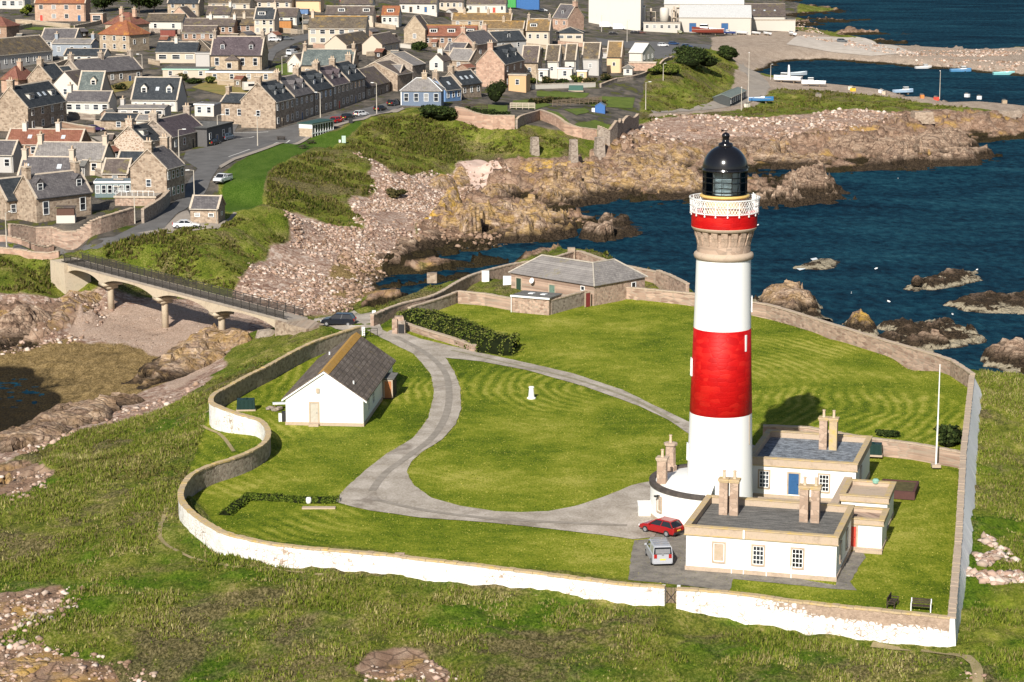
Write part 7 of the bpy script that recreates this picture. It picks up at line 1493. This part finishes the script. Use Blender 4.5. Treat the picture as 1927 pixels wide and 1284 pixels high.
b = MB(); b.prismx([(-1.1, .5), (1.1, .5), (1.15, 1.4), (1.0, 2.5), (-1.0, 2.5), (-1.15, 1.4)], -2.9, 2.9); b.build('body', M_WHT, e); b = MB(); b.box((0, -1.12, 1.75), (3.6, .08, .6)); b.build('window', M_GLASSC, e); b = MB(); b.box((0, 0, .35), (1.4, 2.1, .6)); b.build('wheels', M_TYRE, e)
# ------------------------------------------------------------------ street lamps and poles
def lamp(x, y, h, lb, arm=1.1, ang=0.0, grp='street lamps', head=True):
    q = G(x, y); e = empty('street_lamp' if head else 'pole', q, ang, lb, 'street lamp' if head else 'pole', grp)
    b = MB(); b.tube((0, 0, -.3), (0, 0, h), .13, 7, .07); b.build('column', M_LAMPC, e)
    if head: b = MB(); b.tube((0, 0, h-.05), (arm, 0, h+.12), .05, 5); b.build('arm', M_LAMPC, e); b = MB(); b.box((arm+.2, 0, h+.10), (.75, .3, .16)); b.build('lamp_head', M_WPAINT, e)
    else: b = MB(); b.box((0, 0, h+.02), (.3, .3, .1)); b.build('pole_cap', M_LAMPC, e)
for x, y, h, lb, a in [(485,275,6.5,'street lamp at the corner of the green and the road',2), (709,215,7.5,'tall street lamp on the sea front by the white car',2.6), (603,222,6,'street lamp behind the sea front shelter',2.6), (366,383,6.2,'street lamp on the green side of the road bend',3.6), (337,298,6,'street lamp by the tall stone house at the bend',.2), (254,421,5.6,'street lamp at the garden wall below the stone cottage',3.5), (13,474,6.5,'street lamp at the left edge above the bridge',1), (410,268,6,'street lamp beside the cars at the pub',.5), (212,148,5,'street lamp behind the green grey slate house',3), (268,136,5,'street lamp at the end of the dark slate row',3), (531,140,5,'street lamp on the grass behind the purple slate house',.2), (1215,207,7.5,'street lamp on the grassy slope left of the harbour shed',.4), (1450,150,5,'street lamp on the harbour path by the white boats',1), (1768,187,9,'lone street lamp on the harbour quay',1.5), (1408,195,15,'very tall harbour light mast by the shed',1.5), (1395,208,6.5,'street lamp below the tall harbour mast',1.5), (1132,60,7,'street lamp in front of the factory store',1), (1180,80,8,'street lamp at the right end of the stepped row',1), (1248,152,5,'street lamp on the harbour bank below the boat shed',1), (570,62,6,'street lamp by the fence in the upper street',0), (846,128,7,'street lamp above the white wooden gable',1), (1010,166,4,'thin lamp post below the stepped row',1)]:
    lamp(x, y, h, lb, ang=a, arm=1.0 if h < 10 else .5)
# ------------------------------------------------------------------ sea front shelter, seats, garden things, ruins
q = G(596, 250); e = empty('bus_shelter', (q.x, q.y, q.z), R(66), 'long sea front shelter with a green roof, white end and white posts', 'shelter')
L_, w_ = 10.5, 3.4
b = MB(); b.bx(-L_/2-.3, L_/2+.3, -w_/2-.3, w_/2+.3, 2.55, 2.7); b.build('roof', plain('dark_green_roof', (.035,.085,.07), .5), e)
b = MB(); b.bx(-L_/2, -L_/2+.2, -w_/2, w_/2, -.6, 1.5); b.bx(-L_/2, L_/2, w_/2-.2, w_/2, -.6, 1.0); b.build('wall', M_TANR, e)
b = MB(); b.bx(-L_/2, -L_/2+.16, -w_/2, w_/2, 1.5, 2.55); b.bx(-L_/2, L_/2, -w_/2, -w_/2+.1, 2.2, 2.5); b.bx(-L_/2, L_/2, -w_/2, -w_/2+.1, .2, .5); b.build('white_fascia', M_WPAINT, e)
for k in range(9): b = MB(); b.box((-L_/2+.3+k*(L_-.6)/8, -w_/2+.05, 1.1), (.13, .13, 2.9)); b.build('post', M_WPAINT, e)
b = MB(); b.bx(-L_/2+.3, L_/2, -w_/2+.3, -w_/2+.34, .5, 2.2); b.build('glazing', M_PANE, e)
for i, (x, y, lb) in enumerate([(529,264,'dark bench on the green at the roadside, nearest the pub'), (585,271,'dark picnic table on the green, nearest the shelter'), (571,280,'lower dark picnic table on the green'), (660,232,'dark litter bin at the roadside by the red car')]):
    q = G(x, y); e = empty('picnic_table', q, .6*i, lb, 'picnic table' if i in (1, 2) else 'bench' if i == 0 else 'litter bin'); b = MB()
    if i == 3: b.box((0, 0, .6), (.9, .8, 1.2)); b.build('bin_body', M_TRIM, e)
    else:
        b.box((0, 0, .75), (1.9, .9, .08)); b.build('table_top', M_BW, e)
        for sy in (-.8, .8): b = MB(); b.box((0, sy, .45), (1.9, .3, .06)); b.build('seat', M_BW, e)
        b = MB(); b.box((-.7, 0, .38), (.1, 1.7, .1)); b.box((.7, 0, .38), (.1, 1.7, .1)); b.box((-.7, 0, .37), (.1, .1, .74)); b.box((.7, 0, .37), (.1, .1, .74)); b.build('leg', M_BW, e)
q = G(647, 270); e = empty('information_board', q, 0, 'pale green information board on the grass near the cliff edge', 'sign'); MB().box((0, 0, .9), (.9, .2, 1.6)).build('panel', plain('pale_green_panel', (.40,.50,.44), .5), e); MB().box((-.9, 0, .5), (.4, .3, .6)).build('bin', M_WPAINT, e)
for x, y, h, w2, lb in [(1006,292,4.2,2.0,'leftmost ruined stone pillar, broad tapering block on the bank'), (1079,304,5.0,1.9,'middle ruined stone pillar, tall and narrow above the rocks'), (1128,294,4.4,2.4,'rightmost ruined stone pillar below the dark garden wall')]:
    q = G(x, y); b = MB(); b.box((0, 0, h/2-.8), (w2, w2, h+1.6), .3, .78); tag(b.build('ruined_pillar', M_RUBG, None, loc=(q.x, q.y, q.z)), lb, 'stone pillar')
wall('garden_wall', 'high pink retaining wall below the garden of the blue grey chalet', [(858,226),(890,236),(925,243),(969,243)], 3.3, .6, M_PINKR, M_PINKR, M_COPE, sp=2)
wall('garden_wall', 'weathered garden wall climbing right from the pink retaining wall', [(972,243),(1000,230),(1018,224)], 2.4, .5, M_RUBG, M_RUBG, M_COPE, sp=2)
wall('garden_wall', 'pink sea wall of the lawn garden, turning a corner above the rocks', [(1018,226),(1064,250),(1095,260),(1122,263)], 2.6, .6, M_PINKR, M_PINKR, M_COPE, sp=2)
wall('garden_wall', 'dark rubble sea wall right of the lawn garden', [(1124,264),(1160,254),(1200,240)], 3.6, .6, M_RUBG, M_RUBG, M_COPE, sp=2)
wall('garden_wall', 'wall at the top of the harbour bank below the stepped row', [(1130,165),(1160,154),(1190,150),(1215,142),(1245,122),(1264,112)], 1.1, .5, M_RUBG, M_RUBG, M_COPE, sp=3)
wall('garden_wall', 'tall stone retaining wall below the front stone cottage, above the bridge road', [(18,452),(67,458),(100,457),(172,446),(250,421)], 2.8, .6, M_RUB, M_RUB, M_COPE, sp=2)
wall('garden_wall', 'shaded stone wall along the road up to the tall stone house', [(269,421),(300,402),(318,384)], 2.6, .5, M_RUBG, M_RUBG, M_COPE, sp=2)
wall('garden_wall', 'low pink wall along the side road at the left edge', [(-30,455),(40,462),(100,472)], 1.2, .45, M_PINKR, M_PINKR, M_COPE, sp=2)
wall('parapet_wall', 'pink parapet wall at the left end of the bridge', [(-30,476),(40,481),(112,484)], 1.1, .5, M_PINKR, M_PINKR, M_COPE, sp=2)
for pts, lb in [([(118,240),(150,246),(178,250)], 'red brick yard wall beside the purple car'), ([(178,238),(216,240)], 'tan yard wall behind the purple car'), ([(30,44),(66,46),(100,50),(132,53)], 'low pink wall in front of the pink two storey house'), ([(140,56),(180,48),(196,42)], 'sloping stone wall below the flat roofed garage'), ([(470,150),(516,152)], 'yard wall under the long white edged store'), ([(410,160),(520,168),(560,160)], 'pale wall behind the terrace gardens'), ([(720,86),(800,95)], 'white yard wall in front of the tan gable'), ([(690,106),(745,104)], 'pale wall above the workshop roofs'), ([(1000,168),(1060,166),(1120,164)], 'garden wall below the white lean-tos'), ([(640,80),(690,82)], 'cream garden wall below the pale two storey house')]:
    wall('yard_wall', lb, pts, 1.4, .4, M_BRICKW if 'brick' in lb else M_WHT if 'white' in lb else M_TANR, None, M_SKEW, sp=3)
for pts, lb, m in [([(1040,200),(1135,204)], 'brown slatted fence behind the lawn garden', M_WOOD), ([(548,66),(575,64)], 'pale board fence in the upper street', M_SKEW), ([(870,208),(920,212)], 'dark board fence beside the blue grey chalet', M_BW), ([(960,205),(1015,210)], 'grey slatted fence in the middle garden', M_SKEW)]:
    q0, q1 = G(*pts[0]), G(*pts[1]); d = q1-q0; e = empty('garden_fence', q0, math.atan2(d.y, d.x), lb, 'fence'); k = int(d.to_2d().length/1.6)
    for i in range(k+1): MB().box((i*1.6, 0, .7), (.12, .12, 1.6)).build('fence_post', m, e)
    for z in (.4, .8, 1.2, 1.5): MB().bx(0, k*1.6, -.04, .04, z-.1, z+.1).build('rail', m, e)
sheet('garden_lawn', [(1022,222),(1064,246),(1080,240),(1050,212),(1030,208)], mottled('garden_grass', (.07,.10,.012), (.13,.17,.025), scale=.5, fine=3), .12, 2)
sheet('garden_lawn', [(1075,244),(1112,252),(1150,238),(1120,226),(1085,232)], bpy.data.materials['garden_grass'], .12, 2)
sheet('garden_lawn', [(1060,206),(1085,218),(1110,210),(1100,204)], bpy.data.materials['garden_grass'], .12, 2)
sheet('yard_grass', [(360,165),(400,150),(470,150),(520,160),(470,185),(420,180)], mottled('dry_yard_grass', (.15,.125,.03), (.27,.21,.07), (.13,.14,.03), scale=.25, fine=3), .10, 3)
sheet('yard_grass', [(208,162),(245,150),(256,150),(240,170),(215,175)], bpy.data.materials['dry_yard_grass'], .10, 2)
sheet('yard_grass', [(15,48),(150,56),(150,60),(90,58),(15,54)], bpy.data.materials['garden_grass'], .10, 3)
sheet('yard_grass', [(518,125),(545,118),(556,142),(522,142)], bpy.data.materials['garden_grass'], .10, 2)
sheet('yard_grass', [(170,258),(230,255),(232,275),(190,268)], bpy.data.materials['pavement_stone'], .10, 2)
for pts in ([(965,203),(1010,206),(1040,198),(1000,188),(965,190)], [(1010,182),(1100,186),(1110,176),(1010,172)], [(880,208),(955,212),(955,200),(900,196)], [(1110,200),(1190,205),(1195,185),(1130,182)]): sheet('yard_grass', pts, bpy.data.materials['garden_grass'], .10, 2)
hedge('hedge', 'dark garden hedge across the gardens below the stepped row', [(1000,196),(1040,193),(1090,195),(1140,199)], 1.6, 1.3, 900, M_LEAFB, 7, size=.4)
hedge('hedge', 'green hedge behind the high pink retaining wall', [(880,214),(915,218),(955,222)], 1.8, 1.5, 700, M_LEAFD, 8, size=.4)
q = G(1130, 212); e = empty('garden_shed', q, R(-8), 'small bright blue shed in the sea wall garden', 'shed'); b = MB(); b.prismy([(-1.3, -.3), (1.3, -.3), (1.3, 1.9), (0, 2.7), (-1.3, 1.9)], -1.2, 1.2); b.build('wall', plain('bright_blue_boards', (.04,.13,.36), .5), e); pitched(e, 1.3, 1.2, 1.9, 2.7, M_BLUEW, .15, .1, .08); b = MB(); b.box((-1.8, -.9, .6), (.8, .7, 1.3)); b.build('white_barrel', M_WPAINT, e)
q = G(1084, 172); e = empty('oil_tank', q, R(-5), 'teal green oil tank in the gardens below the stepped row', 'tank'); b = MB(); b.box((0, 0, .9), (4.2, 1.4, 1.5), 0, .94); b.build('tank_body', plain('teal_tank', (.04,.11,.09), .5), e); MB().box((0, 0, .1), (4.3, 1.5, .3)).build('plinth', M_COPE, e)
for x, y, w2, h, c, lb in [(952,14,9,4,(.05,.30,.07),'green storage container at the top centre'), (992,18,11,4.5,(.03,.12,.32),'blue storage container left of the pink church like house'), (536,54,5,2.6,(.42,.18,.05),'orange brown garden shed in the upper street'), (318,68,5,2,(.20,.05,.035),'dark red shed below the long white bungalow'), (566,26,6,1.6,(.10,.18,.34),'blue covered stack above the fence')]:
    q = G(x, y); e = empty('container', q, R(-6), lb, 'container' if 'container' in lb else 'shed' if 'shed' in lb else 'stack'); m = plain('container_paint', c, .6); MB().box((0, 0, h/2), (w2, 3, h)).build('body', m, e)
    for k in range(int(w2)): MB().box((-w2/2+.5+k, -1.53, h/2), (.35, .08, h*.9)).build('rib', m, e)
    MB().box((0, 0, h+.06), (w2+.2, 3.2, .12)).build('roof', M_FELT, e)
q = G(145, 404); e = empty('log_shelter', q, R(30), 'low brown roofed shelter in front of the stone cottage garden', 'shelter'); b = MB(); b.bx(-2, 2, -1, 1, 1.5, 1.7); b.build('roof', M_SLATEB, e); b = MB(); b.bx(-1.9, 1.9, -.9, .9, -.3, 1.5); b.build('wall', M_BW, e)
q = G(125, 418); e = empty('garden_kiosk', q, R(5), 'white based brown topped kiosk on the cottage garden wall', 'kiosk'); b = MB(); b.bx(-1.6, 1.6, -1.2, 1.2, -.5, 1.3); b.build('base', M_WHT, e); b = MB(); b.bx(-1.5, 1.5, -1.1, 1.1, 1.3, 2.6); b.build('glazing', plain('brown_frame', (.10,.05,.035), .5), e); b = MB(); b.bx(-1.7, 1.7, -1.3, 1.3, 2.6, 2.75); b.build('roof', M_SLATEB, e)
# ------------------------------------------------------------------ boats
def boat(pos, L, head, hull, lb, cabin=True, mast=False, grp=None, ashore=False):
    e = empty('boat', pos, head, lb, 'boat', grp); w2 = L*.17; H_ = L*.16; vs = []; fs = []; st = 9
    for i in range(st):
        t = i/(st-1); x = -L/2+L*t; k = 1 if t < .55 else max(.02, 1-((t-.55)/.45)**2); z1 = H_*(1+.35*t*t)
        vs += [(x, -w2*k, z1), (x, -w2*k*.75, H_*.3), (x, 0, 0 if t < .8 else H_*.6*(t-.8)/.2), (x, w2*k*.75, H_*.3), (x, w2*k, z1)]
        if i: a = (i-1)*5; fs += [(a+j, a+j+1, a+j+6, a+j+5) for j in range(4)]
    fs += [(0, 4, 3, 2, 1)]; mesh_obj('hull', vs, fs, paint(hull), e)
    b = MB(); ring = [(vs[i*5][0], vs[i*5][1]*.94) for i in range(st)]+[(vs[i*5+4][0], vs[i*5+4][1]*.94) for i in range(st)][::-1]; b.prism(ring, H_*.82, H_*.88); b.build('deck', M_SKEW, e)
    if cabin: 
        b = MB(); b.box((L*.12, 0, H_*1.35), (L*.26, w2*1.2, H_*1.1), 0, .86); c = b.build('cabin', M_WPAINT, e); b = MB(); b.box((L*.12, 0, H_*1.6), (L*.255, w2*1.14, H_*.35)); b.build('cabin_window', M_GLASSC, c)
    if mast: b = MB(); b.prismy([(-L*.1, H_), (L*.0, H_), (-L*.02, H_*3.6), (-L*.06, H_*3.6)], -.35, .35); b.build('wheelhouse_mast', M_WPAINT, e)
    if ashore:
        for x in (-L*.25, L*.2): b = MB(); b.box((x, 0, -.2), (.3, w2*1.6, .6)); b.build('chock', M_WOOD, e)
    return e
def up(v, z): return Vector((v.x, v.y, v.z+z))
def sea(x, y): q = P(x, y, SEA); return Vector((q.x, q.y, SEA-.35))
WB = (.74,.74,.75)
boat(up(G(1482, 156), .5), 9.5, R(160), WB, 'large white boat laid up on the quay, nearest the path', True, True, ashore=True)
boat(up(G(1531, 163), .5), 8, R(170), WB, 'white cabin boat laid up on the quay in front of the larger one', True, False, ashore=True)
boat(up(G(1500, 146), .5), 8, R(20), (.55,.62,.68), 'pale grey hull behind the large white boats on the quay', False, ashore=True)
boat(up(G(1432, 194), .4), 7.5, R(-8), (.05,.20,.45), 'bright blue open boat on the grass by the harbour path', False, ashore=True)
boat(sea(1738, 129), 6.5, R(10), WB, 'white boat afloat by the far pier, leftmost of three', True); boat(sea(1808, 135), 8, R(5), (.10,.30,.55), 'blue hulled boat with a white cabin afloat in the harbour', True); boat(sea(1889, 141), 8, R(0), (.25,.60,.62), 'low turquoise boat afloat near the right edge', False)
boat(up(G(1700, 178), .4), 7, R(15), (.45,.60,.78), 'pale blue boat with a white cover on the quay edge', True, ashore=True)
for i, (x, y, L, c, lb) in enumerate([(1332,66,14,(.22,.045,.03),'long rusty red hull laid up in front of the factory'), (1372,66,6,(.02,.05,.20),'dark blue boat laid up right of the rusty hull'), (1396,66,5.5,WB,'white dinghy laid up below the second blue door'), (1421,66,5,WB,'white dinghy in the middle below the pale factory wing'), (1443,67,5,WB,'white dinghy at the right below the pale factory wing'), (1490,68,6,WB,'white boat on a trailer at the end of the factory wall'), (1278,64,5,(.35,.36,.25),'small olive boat beside the pale blue van')]):
    boat(up(G(x, y), .5), L, R(170-i*12), c, lb, L > 5.6, ashore=True)
for i, (x, y, c) in enumerate([(1600,169,(.60,.55,.45)), (1605,172,(.70,.45,.05)), (1658,175,W_), (1664,178,(.5,.4,.3)), (1735,185,(.6,.2,.05)), (1762,189,(.6,.08,.05)), (1820,183,W_), (1843,187,W_), (1890,195,(.4,.3,.2)), (1540,183,(.3,.25,.2)), (1406,202,(.65,.6,.5)), (1370,196,(.55,.35,.05))]):
    q = G(x, y); e = empty('quay_crate', q, .4*i, ['pale crate of fishing gear nearest the laid up boats', 'yellow crate of fishing gear on the quay', 'white crate left of the pale blue boat', 'buff crate of fishing gear on the quay', 'orange crate of fishing gear left of the lone lamp', 'red crate at the foot of the lone lamp', 'white crate right of the lone lamp', 'last white crate towards the right edge of the quay', 'brown crate at the right edge of the quay', 'dark crate on the quay grass', 'cream crate at the foot of the tall mast', 'ochre crate at the near end of the harbour shed'][i], 'crate', 'fishing gear crates along the quay'); b = MB(); b.box((0, 0, .5), (1.5, 1.1, 1.1)); b.build('crate_body', plain('crate_paint', c, .7), e); b = MB(); b.box((.2, .1, 1.2), (.9, .7, .4), .4); b.build('net_heap', M_FELT, e)
# breakwater block and gulls on the sea
q = G(1735, 228); tag(MB().box((0, 0, .9), (6, 5, 3.2), .1, .86).build('breakwater_block', M_RUBT, None, loc=q), 'square stone block on the sloping shore by the breakwater', 'block')
gm = MB(); gm.add([(-.28, 0, .1), (0, -.09, .06), (.3, 0, .12), (0, .09, .06), (0, 0, .26), (.34, 0, .3), (.24, .04, .34), (.24, -.04, .34), (0, 0, -.02)], [(0, 1, 4), (1, 2, 4), (2, 3, 4), (3, 0, 4), (2, 5, 7), (2, 6, 5), (5, 6, 7), (4, 7, 6), (0, 8, 1), (1, 8, 2), (2, 8, 3), (3, 8, 0), (4, 2, 7), (4, 6, 2)])
g0 = None
for i, (x, y, lb) in enumerate([(1648,507,'in open water left of the long flat rock'), (1602,553,'in the channel behind the lighthouse'), (1673,569,'below the long flat rock'), (1793,593,'on top of the wide dark sea rock'), (1838,509,'at the right tip of the long flat rock'), (1425,425,'close to the lighthouse gallery'), (1690,337,'far out by the rock point')]):
    q = P(x, y, SEA+.25)
    if g0 is None: g0 = gm.build('gull', M_WPAINT, None, loc=q); o = g0
    else: o = g0.copy(); COL.objects.link(o); o.location = q
    o.rotation_euler = (0, 0, i*1.3); tag(o, 'white gull resting '+lb, 'gull', 'gulls on the water')
# foam about the sea rocks
M_FOAM = mottled('foam', (.55,.60,.62), (.80,.83,.84), scale=2, fine=6)
for pts in ([(1495,503),(1508,500),(1516,506),(1505,509)], [(1525,487),(1536,485),(1540,489),(1530,491)]):
    p = [P(x, y, SEA+.12) for x, y in pts]; o = mesh_obj('foam', p, [tuple(range(len(p)))], M_FOAM); o['kind'] = 'stuff'

# ------------------------------------------------------------------ labels by the nearest house
_HS = [(o, o['label']) for o in COL.objects if o.get('category') in ('house', 'outbuilding', 'garage', 'workshop', 'boat shed', 'kiosk') and len(o['label'].split()) < 18]; _USED = set()
def beside(what, x, y):
    q = G(x, y)
    for o, l in sorted(_HS, key=lambda t: (t[0].location-q).length):
        l = l.split(',')[0]
        for rel in ('beside', 'behind'):
            t = what+' '+rel+' the '+l
            if t not in _USED and len(t.split()) <= 16: _USED.add(t); return t
    return what
for o in list(COL.objects):
    if o.name.startswith('garden_shrub') and o.get('category'):
        q = o.location; zc = q.y*cP+(CH-q.z)*sP; o['label'] = beside('garden shrub', CCX+CF*q.x/zc, CCY-CF*(q.y*sP-(CH-q.z)*cP)/zc)
# ------------------------------------------------------------------ back yard sheds
M_SHED = [M_WOOD, M_BW, M_GREYH, M_BRICKW, M_TANR]; SHR = [M_FELT, M_SLATE, M_SLATEB, M_BRICKT]
for i, (x, y) in enumerate([(30,70),(150,60),(215,110),(235,120),(330,80),(350,85),(400,95),(520,66),(596,100),(612,108),(660,105),(705,98),(735,102),(700,60),(730,70),(812,80),(830,74),(905,70),(950,85),(970,90),(1005,95),(760,12),(850,22),(700,35),(570,44),(465,66),(430,70),(300,75),(205,215),(60,250),(200,262),(215,285),(150,312),(210,350),(185,300),(440,150),(320,150),(540,165),(520,175),(1030,92),(1065,90),(1100,92),(1130,98),(880,128),(890,140)]):
    H(beside(('small wooden shed', 'small dark shed', 'small grey shed', 'small brick shed', 'small stone shed')[i % 5], x, y), (x, y), x+9+(i*7 % 8), (-8, 55, -20)[i % 3], 2.1, 2.6+i % 2, .9, M_SHED[i % 5], SHR[i % 4], 'x', win=(1, 1) if i % 2 else (0, 1), cat='shed', name='shed', skew=False, group='back yard sheds of the village', wsize=(.6, .7))
for i, (x0, y0, x1, y1) in enumerate([(20,60,60,52),(100,130,130,120),(200,135,245,128),(280,62,340,64),(280,120,300,124),(400,140,470,146),(440,80,490,84),(520,60,560,64),(590,90,650,96),(560,150,600,158),(760,90,800,92),(840,84,900,88),(900,100,940,104),(700,50,745,56),(820,30,880,34),(130,222,180,228),(205,235,240,240),(150,262,180,280),(180,330,215,340),(190,285,220,295),(640,60,700,64),(480,120,512,124),(970,86,1040,94),(1050,84,1115,90)]):
    wall('yard_wall', beside(('grey rubble yard wall', 'tan stone yard wall', 'pink rubble yard wall')[i % 3], (x0+x1)/2, (y0+y1)/2), [(x0, y0), (x1, y1)], 1.5, .4, [M_RUBG, M_TANR, M_PINKR][i % 3], None, M_SKEW, sp=3, group='yard walls between the village houses')
